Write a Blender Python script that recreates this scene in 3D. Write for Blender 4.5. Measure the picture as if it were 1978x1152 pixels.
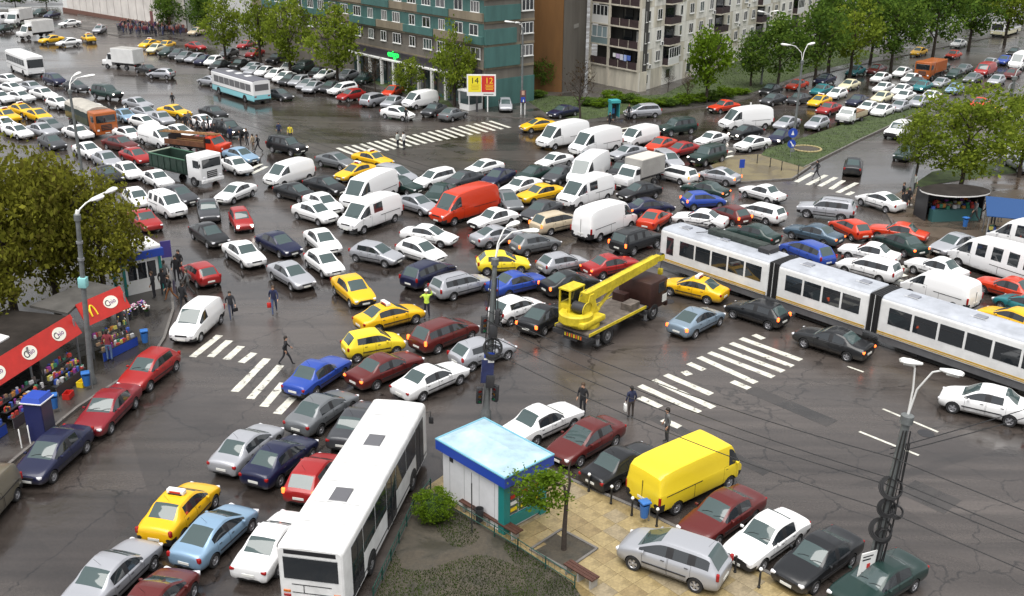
import bpy, bmesh, math, random
from mathutils import Vector, Matrix
random.seed(11)
PI = math.pi
for o in list(bpy.data.objects):
 bpy.data.objects.remove(o, do_unlink=True)
scene = bpy.context.scene
COL = scene.collection
# ------------------------------------------------------------------ camera
cam_data = bpy.data.cameras.new('camera')
cam = bpy.data.objects.new('camera', cam_data)
COL.objects.link(cam)
scene.camera = cam
PITCH, ROLL, CAM_H = math.radians(21.6), math.radians(-0.5), 24.5
cam_data.sensor_width = 36.0
cam_data.lens = 1960.0 / 1978.0 * 36.0
cam_data.clip_start, cam_data.clip_end = 0.5, 2000.0
_f = Vector((0, math.cos(PITCH), -math.sin(PITCH)))
_r = Vector((1, 0, 0))
_d = Vector((0, -math.sin(PITCH), -math.cos(PITCH)))
_r2 = _r * math.cos(ROLL) + _d * math.sin(ROLL)
_d2 = -_r * math.sin(ROLL) + _d * math.cos(ROLL)
_m = Matrix((( _r2.x, -_d2.x, -_f.x), (_r2.y, -_d2.y, -_f.y), (_r2.z, -_d2.z, -_f.z))).to_4x4()
_m.translation = Vector((0, 0, CAM_H))
cam.matrix_world = _m
# ------------------------------------------------------------------ sky and sun (overcast, after rain)
SUN_EL, SUN_AZ = math.radians(72), math.radians(200)      # azimuth of the sun, clockwise from +Y
world = bpy.data.worlds.new('World')
scene.world = world
world.use_nodes = True
nt = world.node_tree
bg = nt.nodes['Background']
sky = nt.nodes.new('ShaderNodeTexSky')
sky.sky_type = 'NISHITA'
sky.sun_disc = False
sky.sun_elevation = SUN_EL
sky.sun_rotation = SUN_AZ
sky.air_density, sky.dust_density, sky.ozone_density = 1.0, 1.5, 0.6
hsv = nt.nodes.new('ShaderNodeHueSaturation')
hsv.inputs['Saturation'].default_value = 0.12
nt.links.new(sky.outputs[0], hsv.inputs['Color'])
nt.links.new(hsv.outputs[0], bg.inputs['Color'])
bg.inputs['Strength'].default_value = 0.07
sun_d = bpy.data.lights.new('sun', 'SUN')
sun_d.energy = 1.5
sun_d.angle = math.radians(60)
sun_d.color = (1.0, 0.97, 0.93)
sun = bpy.data.objects.new('sun', sun_d)
COL.objects.link(sun)
_sd = Vector((math.sin(SUN_AZ) * math.cos(SUN_EL), math.cos(SUN_AZ) * math.cos(SUN_EL), math.sin(SUN_EL)))
sun.rotation_euler = _sd.to_track_quat('Z', 'Y').to_euler()
scene.view_settings.view_transform = 'Standard'
scene.view_settings.look = 'None'
scene.view_settings.exposure = 1.5
scene.view_settings.gamma = 1.0
scene.view_settings.use_curve_mapping = False
scene.render.engine = 'CYCLES'
scene.cycles.use_denoising = True
scene.cycles.max_bounces = 5
scene.cycles.diffuse_bounces = 2
scene.cycles.glossy_bounces = 3
scene.cycles.transparent_max_bounces = 6
scene.cycles.caustics_reflective = False
scene.cycles.caustics_refractive = False
scene.cycles.sample_clamp_indirect = 6.0
# ------------------------------------------------------------------ materials
MATS = {}
def mat(name, col, rough=0.5, metal=0.0, coat=0.0, emit=0.0, var=0.0, scale=3.0, bump=0.0, bscale=20.0, spec=0.5, stretch=None, worn=None):
 if name in MATS:
  return MATS[name]
 m = bpy.data.materials.new(name)
 m.use_nodes = True
 n = m.node_tree
 p = n.nodes['Principled BSDF']
 c = (col[0], col[1], col[2], 1)
 p.inputs['Base Color'].default_value = c
 p.inputs['Roughness'].default_value = rough
 p.inputs['Metallic'].default_value = metal
 p.inputs['Specular IOR Level'].default_value = spec
 p.inputs['Coat Weight'].default_value = coat
 p.inputs['Coat Roughness'].default_value = 0.08
 if emit:
  p.inputs['Emission Color'].default_value = c
  p.inputs['Emission Strength'].default_value = emit
 if var or bump:
  tc = n.nodes.new('ShaderNodeTexCoord')
 if var:
  nz = n.nodes.new('ShaderNodeTexNoise')
  nz.inputs['Scale'].default_value = scale
  nz.inputs['Detail'].default_value = 5
  nz.inputs['Roughness'].default_value = 0.65
  if stretch:
   mp = n.nodes.new('ShaderNodeMapping')
   mp.inputs['Scale'].default_value = (1, 1, stretch)
   n.links.new(tc.outputs['Object'], mp.inputs['Vector'])
   n.links.new(mp.outputs[0], nz.inputs['Vector'])
  else:
   n.links.new(tc.outputs['Object'], nz.inputs['Vector'])
  rp = n.nodes.new('ShaderNodeValToRGB')
  rp.color_ramp.elements[0].position = 0.3
  rp.color_ramp.elements[1].position = 0.72
  rp.color_ramp.elements[0].color = tuple(v * (1 - var) for v in col[:3]) + (1,)
  rp.color_ramp.elements[1].color = tuple(min(1, v * (1 + var)) for v in col[:3]) + (1,)
  n.links.new(nz.outputs['Fac'], rp.inputs['Fac'])
  if worn:
   e = rp.color_ramp.elements.new(worn[3])
   e.color = rp.color_ramp.elements[0].color
   rp.color_ramp.elements[0].color = tuple(worn[:3]) + (1,)
   rp.color_ramp.elements[0].position = worn[3] - 0.05
  n.links.new(rp.outputs['Color'], p.inputs['Base Color'])
 if bump:
  nb = n.nodes.new('ShaderNodeTexNoise')
  nb.inputs['Scale'].default_value = bscale
  nb.inputs['Detail'].default_value = 4
  n.links.new(tc.outputs['Object'], nb.inputs['Vector'])
  b = n.nodes.new('ShaderNodeBump')
  b.inputs['Strength'].default_value = bump
  b.inputs['Distance'].default_value = 0.02
  n.links.new(nb.outputs['Fac'], b.inputs['Height'])
  n.links.new(b.outputs['Normal'], p.inputs['Normal'])
 MATS[name] = m
 return m
def wet(name, col_dry, col_wet, scale=0.16, rough=(0.12, 0.5), grain=0.12, patch=(0.42, 0.62), streak=None, spec=0.8):
 """wet ground: shiny darker puddled film against rougher drier parts, fine aggregate grain"""
 if name in MATS:
  return MATS[name]
 m = bpy.data.materials.new(name)
 m.use_nodes = True
 n = m.node_tree
 L = n.links
 p = n.nodes['Principled BSDF']
 p.inputs['Specular IOR Level'].default_value = spec
 tc = n.nodes.new('ShaderNodeTexCoord')
 src = tc.outputs['Object']
 if streak:
  mp = n.nodes.new('ShaderNodeMapping')
  mp.inputs['Rotation'].default_value = (0, 0, streak[0])
  mp.inputs['Scale'].default_value = (streak[1], 1, 1)
  L.new(src, mp.inputs['Vector'])
  vec = mp.outputs['Vector']
 else:
  vec = src
 nz = n.nodes.new('ShaderNodeTexNoise')
 nz.inputs['Scale'].default_value = scale
 nz.inputs['Detail'].default_value = 7
 nz.inputs['Roughness'].default_value = 0.62
 nz.inputs['Distortion'].default_value = 0.7
 L.new(vec, nz.inputs['Vector'])
 rp = n.nodes.new('ShaderNodeMapRange')
 rp.inputs['From Min'].default_value = patch[0]
 rp.inputs['From Max'].default_value = patch[1]
 rp.interpolation_type = 'SMOOTHSTEP'
 L.new(nz.outputs['Fac'], rp.inputs['Value'])
 gn = n.nodes.new('ShaderNodeTexNoise')
 gn.inputs['Scale'].default_value = 9.0
 gn.inputs['Detail'].default_value = 6
 gn.inputs['Roughness'].default_value = 0.8
 L.new(src, gn.inputs['Vector'])
 gr = n.nodes.new('ShaderNodeMapRange')
 gr.inputs['From Min'].default_value = 0.3
 gr.inputs['From Max'].default_value = 0.7
 gr.inputs['To Min'].default_value = 1 - grain * 2.2
 gr.inputs['To Max'].default_value = 1 + grain * 2.2
 L.new(gn.outputs['Fac'], gr.inputs['Value'])
 mx = n.nodes.new('ShaderNodeMix')
 mx.data_type = 'RGBA'
 mx.inputs[6].default_value = tuple(col_dry) + (1,)
 mx.inputs[7].default_value = tuple(col_wet) + (1,)
 L.new(rp.outputs[0], mx.inputs[0])
 vm = n.nodes.new('ShaderNodeVectorMath')
 vm.operation = 'SCALE'
 tone = gr.outputs[0]
 if streak:
  vo = n.nodes.new('ShaderNodeTexVoronoi')
  vo.inputs['Scale'].default_value = 0.16
  vo.inputs['Randomness'].default_value = 0.9
  L.new(vec, vo.inputs['Vector'])
  sv = n.nodes.new('ShaderNodeSeparateColor')
  L.new(vo.outputs['Color'], sv.inputs[0])
  tn = n.nodes.new('ShaderNodeMapRange')
  tn.inputs['To Min'].default_value = 0.80
  tn.inputs['To Max'].default_value = 1.22
  L.new(sv.outputs[0], tn.inputs['Value'])
  ck = n.nodes.new('ShaderNodeTexVoronoi')
  ck.feature = 'DISTANCE_TO_EDGE'
  ck.inputs['Scale'].default_value = 0.22
  dn = n.nodes.new('ShaderNodeTexNoise')
  dn.inputs['Scale'].default_value = 1.3
  dn.inputs['Detail'].default_value = 4
  L.new(src, dn.inputs['Vector'])
  dv = n.nodes.new('ShaderNodeVectorMath')
  dv.operation = 'ADD'
  L.new(src, dv.inputs[0])
  L.new(dn.outputs['Color'], dv.inputs[1])
  L.new(dv.outputs[0], ck.inputs['Vector'])
  cr = n.nodes.new('ShaderNodeMapRange')
  cr.inputs['From Min'].default_value = 0.004
  cr.inputs['From Max'].default_value = 0.011
  cr.inputs['To Min'].default_value = 0.45
  cr.inputs['To Max'].default_value = 1.0
  L.new(ck.outputs['Distance'], cr.inputs['Value'])
  ty = n.nodes.new('ShaderNodeTexNoise')
  mp2 = n.nodes.new('ShaderNodeMapping')
  mp2.inputs['Rotation'].default_value = (0, 0, math.radians(49))
  mp2.inputs['Scale'].default_value = (0.05, 1.3, 1)
  L.new(src, mp2.inputs['Vector'])
  L.new(mp2.outputs[0], ty.inputs['Vector'])
  ty.inputs['Scale'].default_value = 1.0
  ty.inputs['Detail'].default_value = 3
  tr = n.nodes.new('ShaderNodeMapRange')
  tr.inputs['From Min'].default_value = 0.35
  tr.inputs['From Max'].default_value = 0.65
  tr.inputs['To Min'].default_value = 0.78
  tr.inputs['To Max'].default_value = 1.2
  L.new(ty.outputs['Fac'], tr.inputs['Value'])
  for other in (tn, cr, tr):
   mm = n.nodes.new('ShaderNodeMath')
   mm.operation = 'MULTIPLY'
   L.new(tone, mm.inputs[0])
   L.new(other.outputs[0], mm.inputs[1])
   tone = mm.outputs[0]
 L.new(mx.outputs[2], vm.inputs[0])
 L.new(tone, vm.inputs['Scale'])
 L.new(vm.outputs[0], p.inputs['Base Color'])
 rr = n.nodes.new('ShaderNodeMapRange')
 rr.inputs['To Min'].default_value = rough[1]
 rr.inputs['To Max'].default_value = rough[0]
 L.new(rp.outputs[0], rr.inputs['Value'])
 L.new(rr.outputs[0], p.inputs['Roughness'])
 bp = n.nodes.new('ShaderNodeBump')
 bp.inputs['Strength'].default_value = 0.25
 bp.inputs['Distance'].default_value = 0.01
 L.new(gn.outputs['Fac'], bp.inputs['Height'])
 b2 = n.nodes.new('ShaderNodeBump')
 b2.inputs['Strength'].default_value = 0.5
 b2.inputs['Distance'].default_value = 0.02
 wv = n.nodes.new('ShaderNodeTexNoise')
 wv.inputs['Scale'].default_value = 1.6
 wv.inputs['Detail'].default_value = 3
 L.new(src, wv.inputs['Vector'])
 L.new(wv.outputs['Fac'], b2.inputs['Height'])
 L.new(bp.outputs['Normal'], b2.inputs['Normal'])
 L.new(b2.outputs['Normal'], p.inputs['Normal'])
 MATS[name] = m
 return m
def paint(name, col, metal=0.0, rough=0.32, coat=0.35):
 """car paint with road grime rising unevenly from the sills"""
 m = mat('paint_' + name, col, rough=rough, metal=metal, coat=coat, spec=0.4)
 n = m.node_tree
 L = n.links
 p = n.nodes['Principled BSDF']
 tc = n.nodes.new('ShaderNodeTexCoord')
 sp = n.nodes.new('ShaderNodeSeparateXYZ')
 L.new(tc.outputs['Object'], sp.inputs[0])
 nz = n.nodes.new('ShaderNodeTexNoise')
 nz.inputs['Scale'].default_value = 2.6
 nz.inputs['Detail'].default_value = 5
 L.new(tc.outputs['Object'], nz.inputs['Vector'])
 ma = n.nodes.new('ShaderNodeMath')
 ma.operation = 'MULTIPLY_ADD'
 ma.inputs[1].default_value = -0.55
 L.new(nz.outputs['Fac'], ma.inputs[0])
 L.new(sp.outputs['Z'], ma.inputs[2])
 rg = n.nodes.new('ShaderNodeMapRange')
 rg.inputs['From Min'].default_value = 0.32
 rg.inputs['From Max'].default_value = -0.08
 rg.inputs['To Max'].default_value = 0.75
 L.new(ma.outputs[0], rg.inputs['Value'])
 mx = n.nodes.new('ShaderNodeMix')
 mx.data_type = 'RGBA'
 mx.inputs[6].default_value = (col[0], col[1], col[2], 1)
 mx.inputs[7].default_value = (0.075, 0.065, 0.055, 1)
 L.new(rg.outputs[0], mx.inputs[0])
 L.new(mx.outputs[2], p.inputs['Base Color'])
 return m
PAINT = {
 'white': paint('white', (0.80, 0.80, 0.80)), 'cream': paint('cream', (0.66, 0.62, 0.42)), 'beige': paint('beige', (0.50, 0.42, 0.30)),
 'silver': paint('silver', (0.40, 0.41, 0.44), 0.35, 0.34), 'grey': paint('grey', (0.17, 0.18, 0.19), 0.3), 'darkgrey': paint('darkgrey', (0.055, 0.058, 0.065), 0.2),
 'black': paint('black', (0.012, 0.013, 0.015)), 'navy': paint('navy', (0.009, 0.012, 0.042)), 'blue': paint('blue', (0.02, 0.06, 0.32)),
 'lightblue': paint('lightblue', (0.22, 0.34, 0.47), 0.2), 'steel': paint('steel', (0.07, 0.11, 0.15), 0.3), 'steellight': paint('steellight', (0.22, 0.29, 0.36), 0.3),
 'paleblue': paint('paleblue', (0.25, 0.60, 0.66), 0.0, 0.4), 'teal': paint('teal', (0.02, 0.16, 0.18)), 'darkgreen': paint('darkgreen', (0.012, 0.032, 0.028)),
 'green': paint('green', (0.02, 0.12, 0.05), 0, 0.5), 'olive': paint('olive', (0.05, 0.06, 0.035), 0, 0.6), 'greyolive': paint('greyolive', (0.13, 0.115, 0.085)),
 'red': paint('red', (0.30, 0.014, 0.014)), 'darkred': paint('darkred', (0.20, 0.012, 0.02)), 'maroon': paint('maroon', (0.10, 0.014, 0.013)),
 'orangered': paint('orangered', (0.52, 0.036, 0.008)), 'orange': paint('orange', (0.34, 0.085, 0.012), 0, 0.5), 'yellow': paint('yellow', (0.76, 0.43, 0.008)),
 'lemon': paint('lemon', (0.80, 0.60, 0.025), 0, 0.42), 'crane_yellow': paint('crane_yellow', (0.62, 0.52, 0.03), 0, 0.5),
}
GLASS = mat('window_glass', (0.018, 0.022, 0.026), rough=0.04, spec=0.9)
GLASS_W = mat('windscreen_glass', (0.05, 0.075, 0.075), rough=0.04, spec=0.9)  # teal tint in the base colour stands in for reflections on the screen
TRIM = mat('black_plastic', (0.016, 0.016, 0.018), rough=0.55)
UNDER = mat('underbody', (0.006, 0.006, 0.006), rough=0.9)
RUBBER = mat('tyre_rubber', (0.014, 0.014, 0.015), rough=0.75)
RIM = mat('wheel_rim', (0.38, 0.38, 0.40), rough=0.35, metal=0.6)
HEAD = mat('headlight_lens', (0.75, 0.75, 0.78), rough=0.1, spec=0.9)
HEADON = mat('headlight_lit', (1.0, 0.9, 0.8), emit=3.0)
TAIL = mat('tail_light_lens', (0.30, 0.01, 0.01), rough=0.15)
TAILON = mat('tail_light_lit', (1.0, 0.12, 0.02), emit=1.6)
PLATE = mat('number_plate', (0.72, 0.72, 0.68), rough=0.5)
STEEL = mat('galvanised_steel', (0.30, 0.31, 0.32), rough=0.45, metal=0.6)
POLE = mat('pole_paint', (0.13, 0.14, 0.14), rough=0.6, var=0.3, scale=4)
LAMPW = mat('lamp_head_white', (0.78, 0.78, 0.76), rough=0.35)
DARK = mat('dark_metal', (0.03, 0.03, 0.033), rough=0.5)
BLACKR = mat('cable_black', (0.012, 0.012, 0.013), rough=0.6)
CONC = mat('concrete', (0.30, 0.285, 0.26), rough=0.85, var=0.25, scale=1.2)
WHITEP = mat('white_panel', (0.78, 0.78, 0.76), rough=0.5, var=0.05)
BLUEP = mat('blue_panel', (0.02, 0.06, 0.36), rough=0.4)
REDP = mat('red_panel', (0.50, 0.02, 0.015), rough=0.45)
TEALP = mat('teal_panel', (0.015, 0.20, 0.19), rough=0.4)
YEL = mat('yellow_print', (0.85, 0.62, 0.02), rough=0.5)
PURP = mat('purple_print', (0.14, 0.02, 0.18), rough=0.5)
BLK = mat('black_print', (0.01, 0.01, 0.012), rough=0.5)
# ------------------------------------------------------------------ mesh helpers
class MB:
 def __init__(self):
  self.v, self.f, self.mi, self.mats, self.sm = [], [], [], [], []
 def m(self, material):
  if material not in self.mats:
   self.mats.append(material)
  return self.mats.index(material)
 def add(self, verts, faces, material, M=None, smooth=False):
  b = len(self.v)
  k = self.m(material)
  for p in verts:
   p = Vector(p)
   self.v.append(tuple(M @ p) if M is not None else tuple(p))
  for f in faces:
   self.f.append([b + i for i in f])
   self.mi.append(k)
   self.sm.append(smooth)
  return self
 def box(self, c, s, material, rz=0.0, M=None, taper=(1, 1)):
  hx, hy, hz = s[0] / 2, s[1] / 2, s[2] / 2
  vs = []
  for z, tx, ty in ((-hz, 1, 1), (hz, taper[0], taper[1])):
   for x, y in ((-hx, -hy), (hx, -hy), (hx, hy), (-hx, hy)):
    x, y = x * tx, y * ty
    if rz:
     x, y = x * math.cos(rz) - y * math.sin(rz), x * math.sin(rz) + y * math.cos(rz)
    vs.append((c[0] + x, c[1] + y, c[2] + z))
  return self.add(vs, [(3, 2, 1, 0), (4, 5, 6, 7), (0, 1, 5, 4), (1, 2, 6, 5), (2, 3, 7, 6), (3, 0, 4, 7)], material, M)
 def rbox(self, c, s, material, r=0.08, seg=2, M=None, rz=0.0):
  bm = bmesh.new()
  bmesh.ops.create_cube(bm, size=1)
  bmesh.ops.scale(bm, vec=s, verts=bm.verts)
  bmesh.ops.bevel(bm, geom=list(bm.edges), offset=r, segments=seg, profile=0.5, affect='EDGES')
  R = Matrix.Translation(c) @ Matrix.Rotation(rz, 4, 'Z')
  if M is not None:
   R = M @ R
  vs = [tuple(v.co) for v in bm.verts]
  fs = [[v.index for v in f.verts] for f in bm.faces]
  bm.free()
  return self.add(vs, fs, material, R, smooth=True)
 def tube(self, pts, r, material, n=8, cap=True, M=None):
  """tube along points; r number or list"""
  pts = [Vector(p) for p in pts]
  rs = r if isinstance(r, (list, tuple)) else [r] * len(pts)
  vs, fs = [], []
  up = Vector((0, 0, 1))
  prev = None
  for i, p in enumerate(pts):
   d = (pts[min(i + 1, len(pts) - 1)] - pts[max(i - 1, 0)]).normalized()
   if prev is None:
    a = d.orthogonal().normalized()
   else:
    a = (prev - d * prev.dot(d)).normalized()
   prev = a
   b = d.cross(a)
   for k in range(n):
    t = 2 * PI * k / n
    vs.append(p + (a * math.cos(t) + b * math.sin(t)) * rs[i])
  for i in range(len(pts) - 1):
   for k in range(n):
    k2 = (k + 1) % n
    fs.append((i * n + k, i * n + k2, (i + 1) * n + k2, (i + 1) * n + k))
  if cap:
   fs.append(tuple(reversed(range(n))))
   fs.append(tuple((len(pts) - 1) * n + k for k in range(n)))
  return self.add(vs, fs, material, M, smooth=True)
 def lathe(self, prof, material, n=20, M=None, axis='Z', close=False):
  vs, fs = [], []
  for (r, z) in prof:
   for k in range(n):
    t = 2 * PI * k / n
    if axis == 'Z':
     vs.append((r * math.cos(t), r * math.sin(t), z))
    else:
     vs.append((r * math.cos(t), z, r * math.sin(t)))
  q = len(prof)
  for i in range(q - 1 if not close else q):
   for k in range(n):
    k2 = (k + 1) % n
    j = (i + 1) % q
    fs.append((i * n + k, i * n + k2, j * n + k2, j * n + k))
  return self.add(vs, fs, material, M, smooth=True)
 def prism(self, poly, z0, z1, material, M=None, side=None):
  n = len(poly)
  vs = [(p[0], p[1], z0) for p in poly] + [(p[0], p[1], z1) for p in poly]
  area = sum(poly[i][0] * poly[(i + 1) % n][1] - poly[(i + 1) % n][0] * poly[i][1] for i in range(n))
  top, bot = list(range(n, 2 * n)), list(range(n))[::-1]
  sd = [(i, (i + 1) % n, n + (i + 1) % n, n + i) for i in range(n)]
  if area < 0:
   top, bot = top[::-1], bot[::-1]
   sd = [s[::-1] for s in sd]
  self.add(vs, [top, bot] if side is None else [top, bot], material, M)
  return self.add(vs, sd, side or material, M)
 def mesh(self, name, angle=35):
  me = bpy.data.meshes.new(name)
  me.from_pydata(self.v, [], self.f)
  for mt in self.mats:
   me.materials.append(mt)
  if self.f:
   me.polygons.foreach_set('material_index', self.mi)
   me.polygons.foreach_set('use_smooth', self.sm)
  me.update()
  if any(self.sm):
   me.set_sharp_from_angle(angle=math.radians(angle))
  return me
 def build(self, name, parent=None, **kw):
  return obj(name, self.mesh(name), parent, **kw)
def obj(name, me, parent=None, loc=None, rot=None, scale=None, label=None, cat=None, group=None, kind=None):
 o = bpy.data.objects.new(name, me)
 COL.objects.link(o)
 if parent is not None:
  o.parent = parent
 if loc is not None:
  o.location = loc
 if rot is not None:
  o.rotation_euler = rot if isinstance(rot, (tuple, list)) else (0, 0, rot)
 if scale is not None:
  o.scale = scale if isinstance(scale, (tuple, list)) else (scale,) * 3
 for k, v in (('label', label), ('category', cat), ('group', group), ('kind', kind)):
  if v:
   o[k] = v
 return o
def empty(name, loc=(0, 0, 0), rot=0.0, label=None, cat=None, group=None, scale=None):
 o = obj(name, None, None, loc, rot, scale, label, cat, group)
 o.empty_display_size = 0.3
 return o
def recolour(o, old, new):
 for i, mt in enumerate(o.data.materials):
  if mt == old:
   o.material_slots[i].link = 'OBJECT'
   o.material_slots[i].material = new
def lerp(a, b, t):
 return a + (b - a) * t
def interp(pts, x):
 """piecewise linear through pts sorted by decreasing x"""
 if x >= pts[0][0]:
  return pts[0][1]
 for (x0, v0), (x1, v1) in zip(pts, pts[1:]):
  if x >= x1:
   return lerp(v0, v1, (x0 - x) / max(1e-9, x0 - x1))
 return pts[-1][1]
def text_mesh(body, size, material, extrude=0.004):
 cu = bpy.data.curves.new('lettering', 'FONT')
 cu.body = body
 cu.size = size
 cu.align_x = 'CENTER'
 cu.align_y = 'CENTER'
 cu.extrude = extrude
 cu.resolution_u = 3
 t = bpy.data.objects.new('lettering', cu)
 me = bpy.data.meshes.new_from_object(t)
 bpy.data.objects.remove(t)
 me.materials.clear()
 me.materials.append(material)
 return me
# ------------------------------------------------------------------ measured positions (metres)

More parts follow.
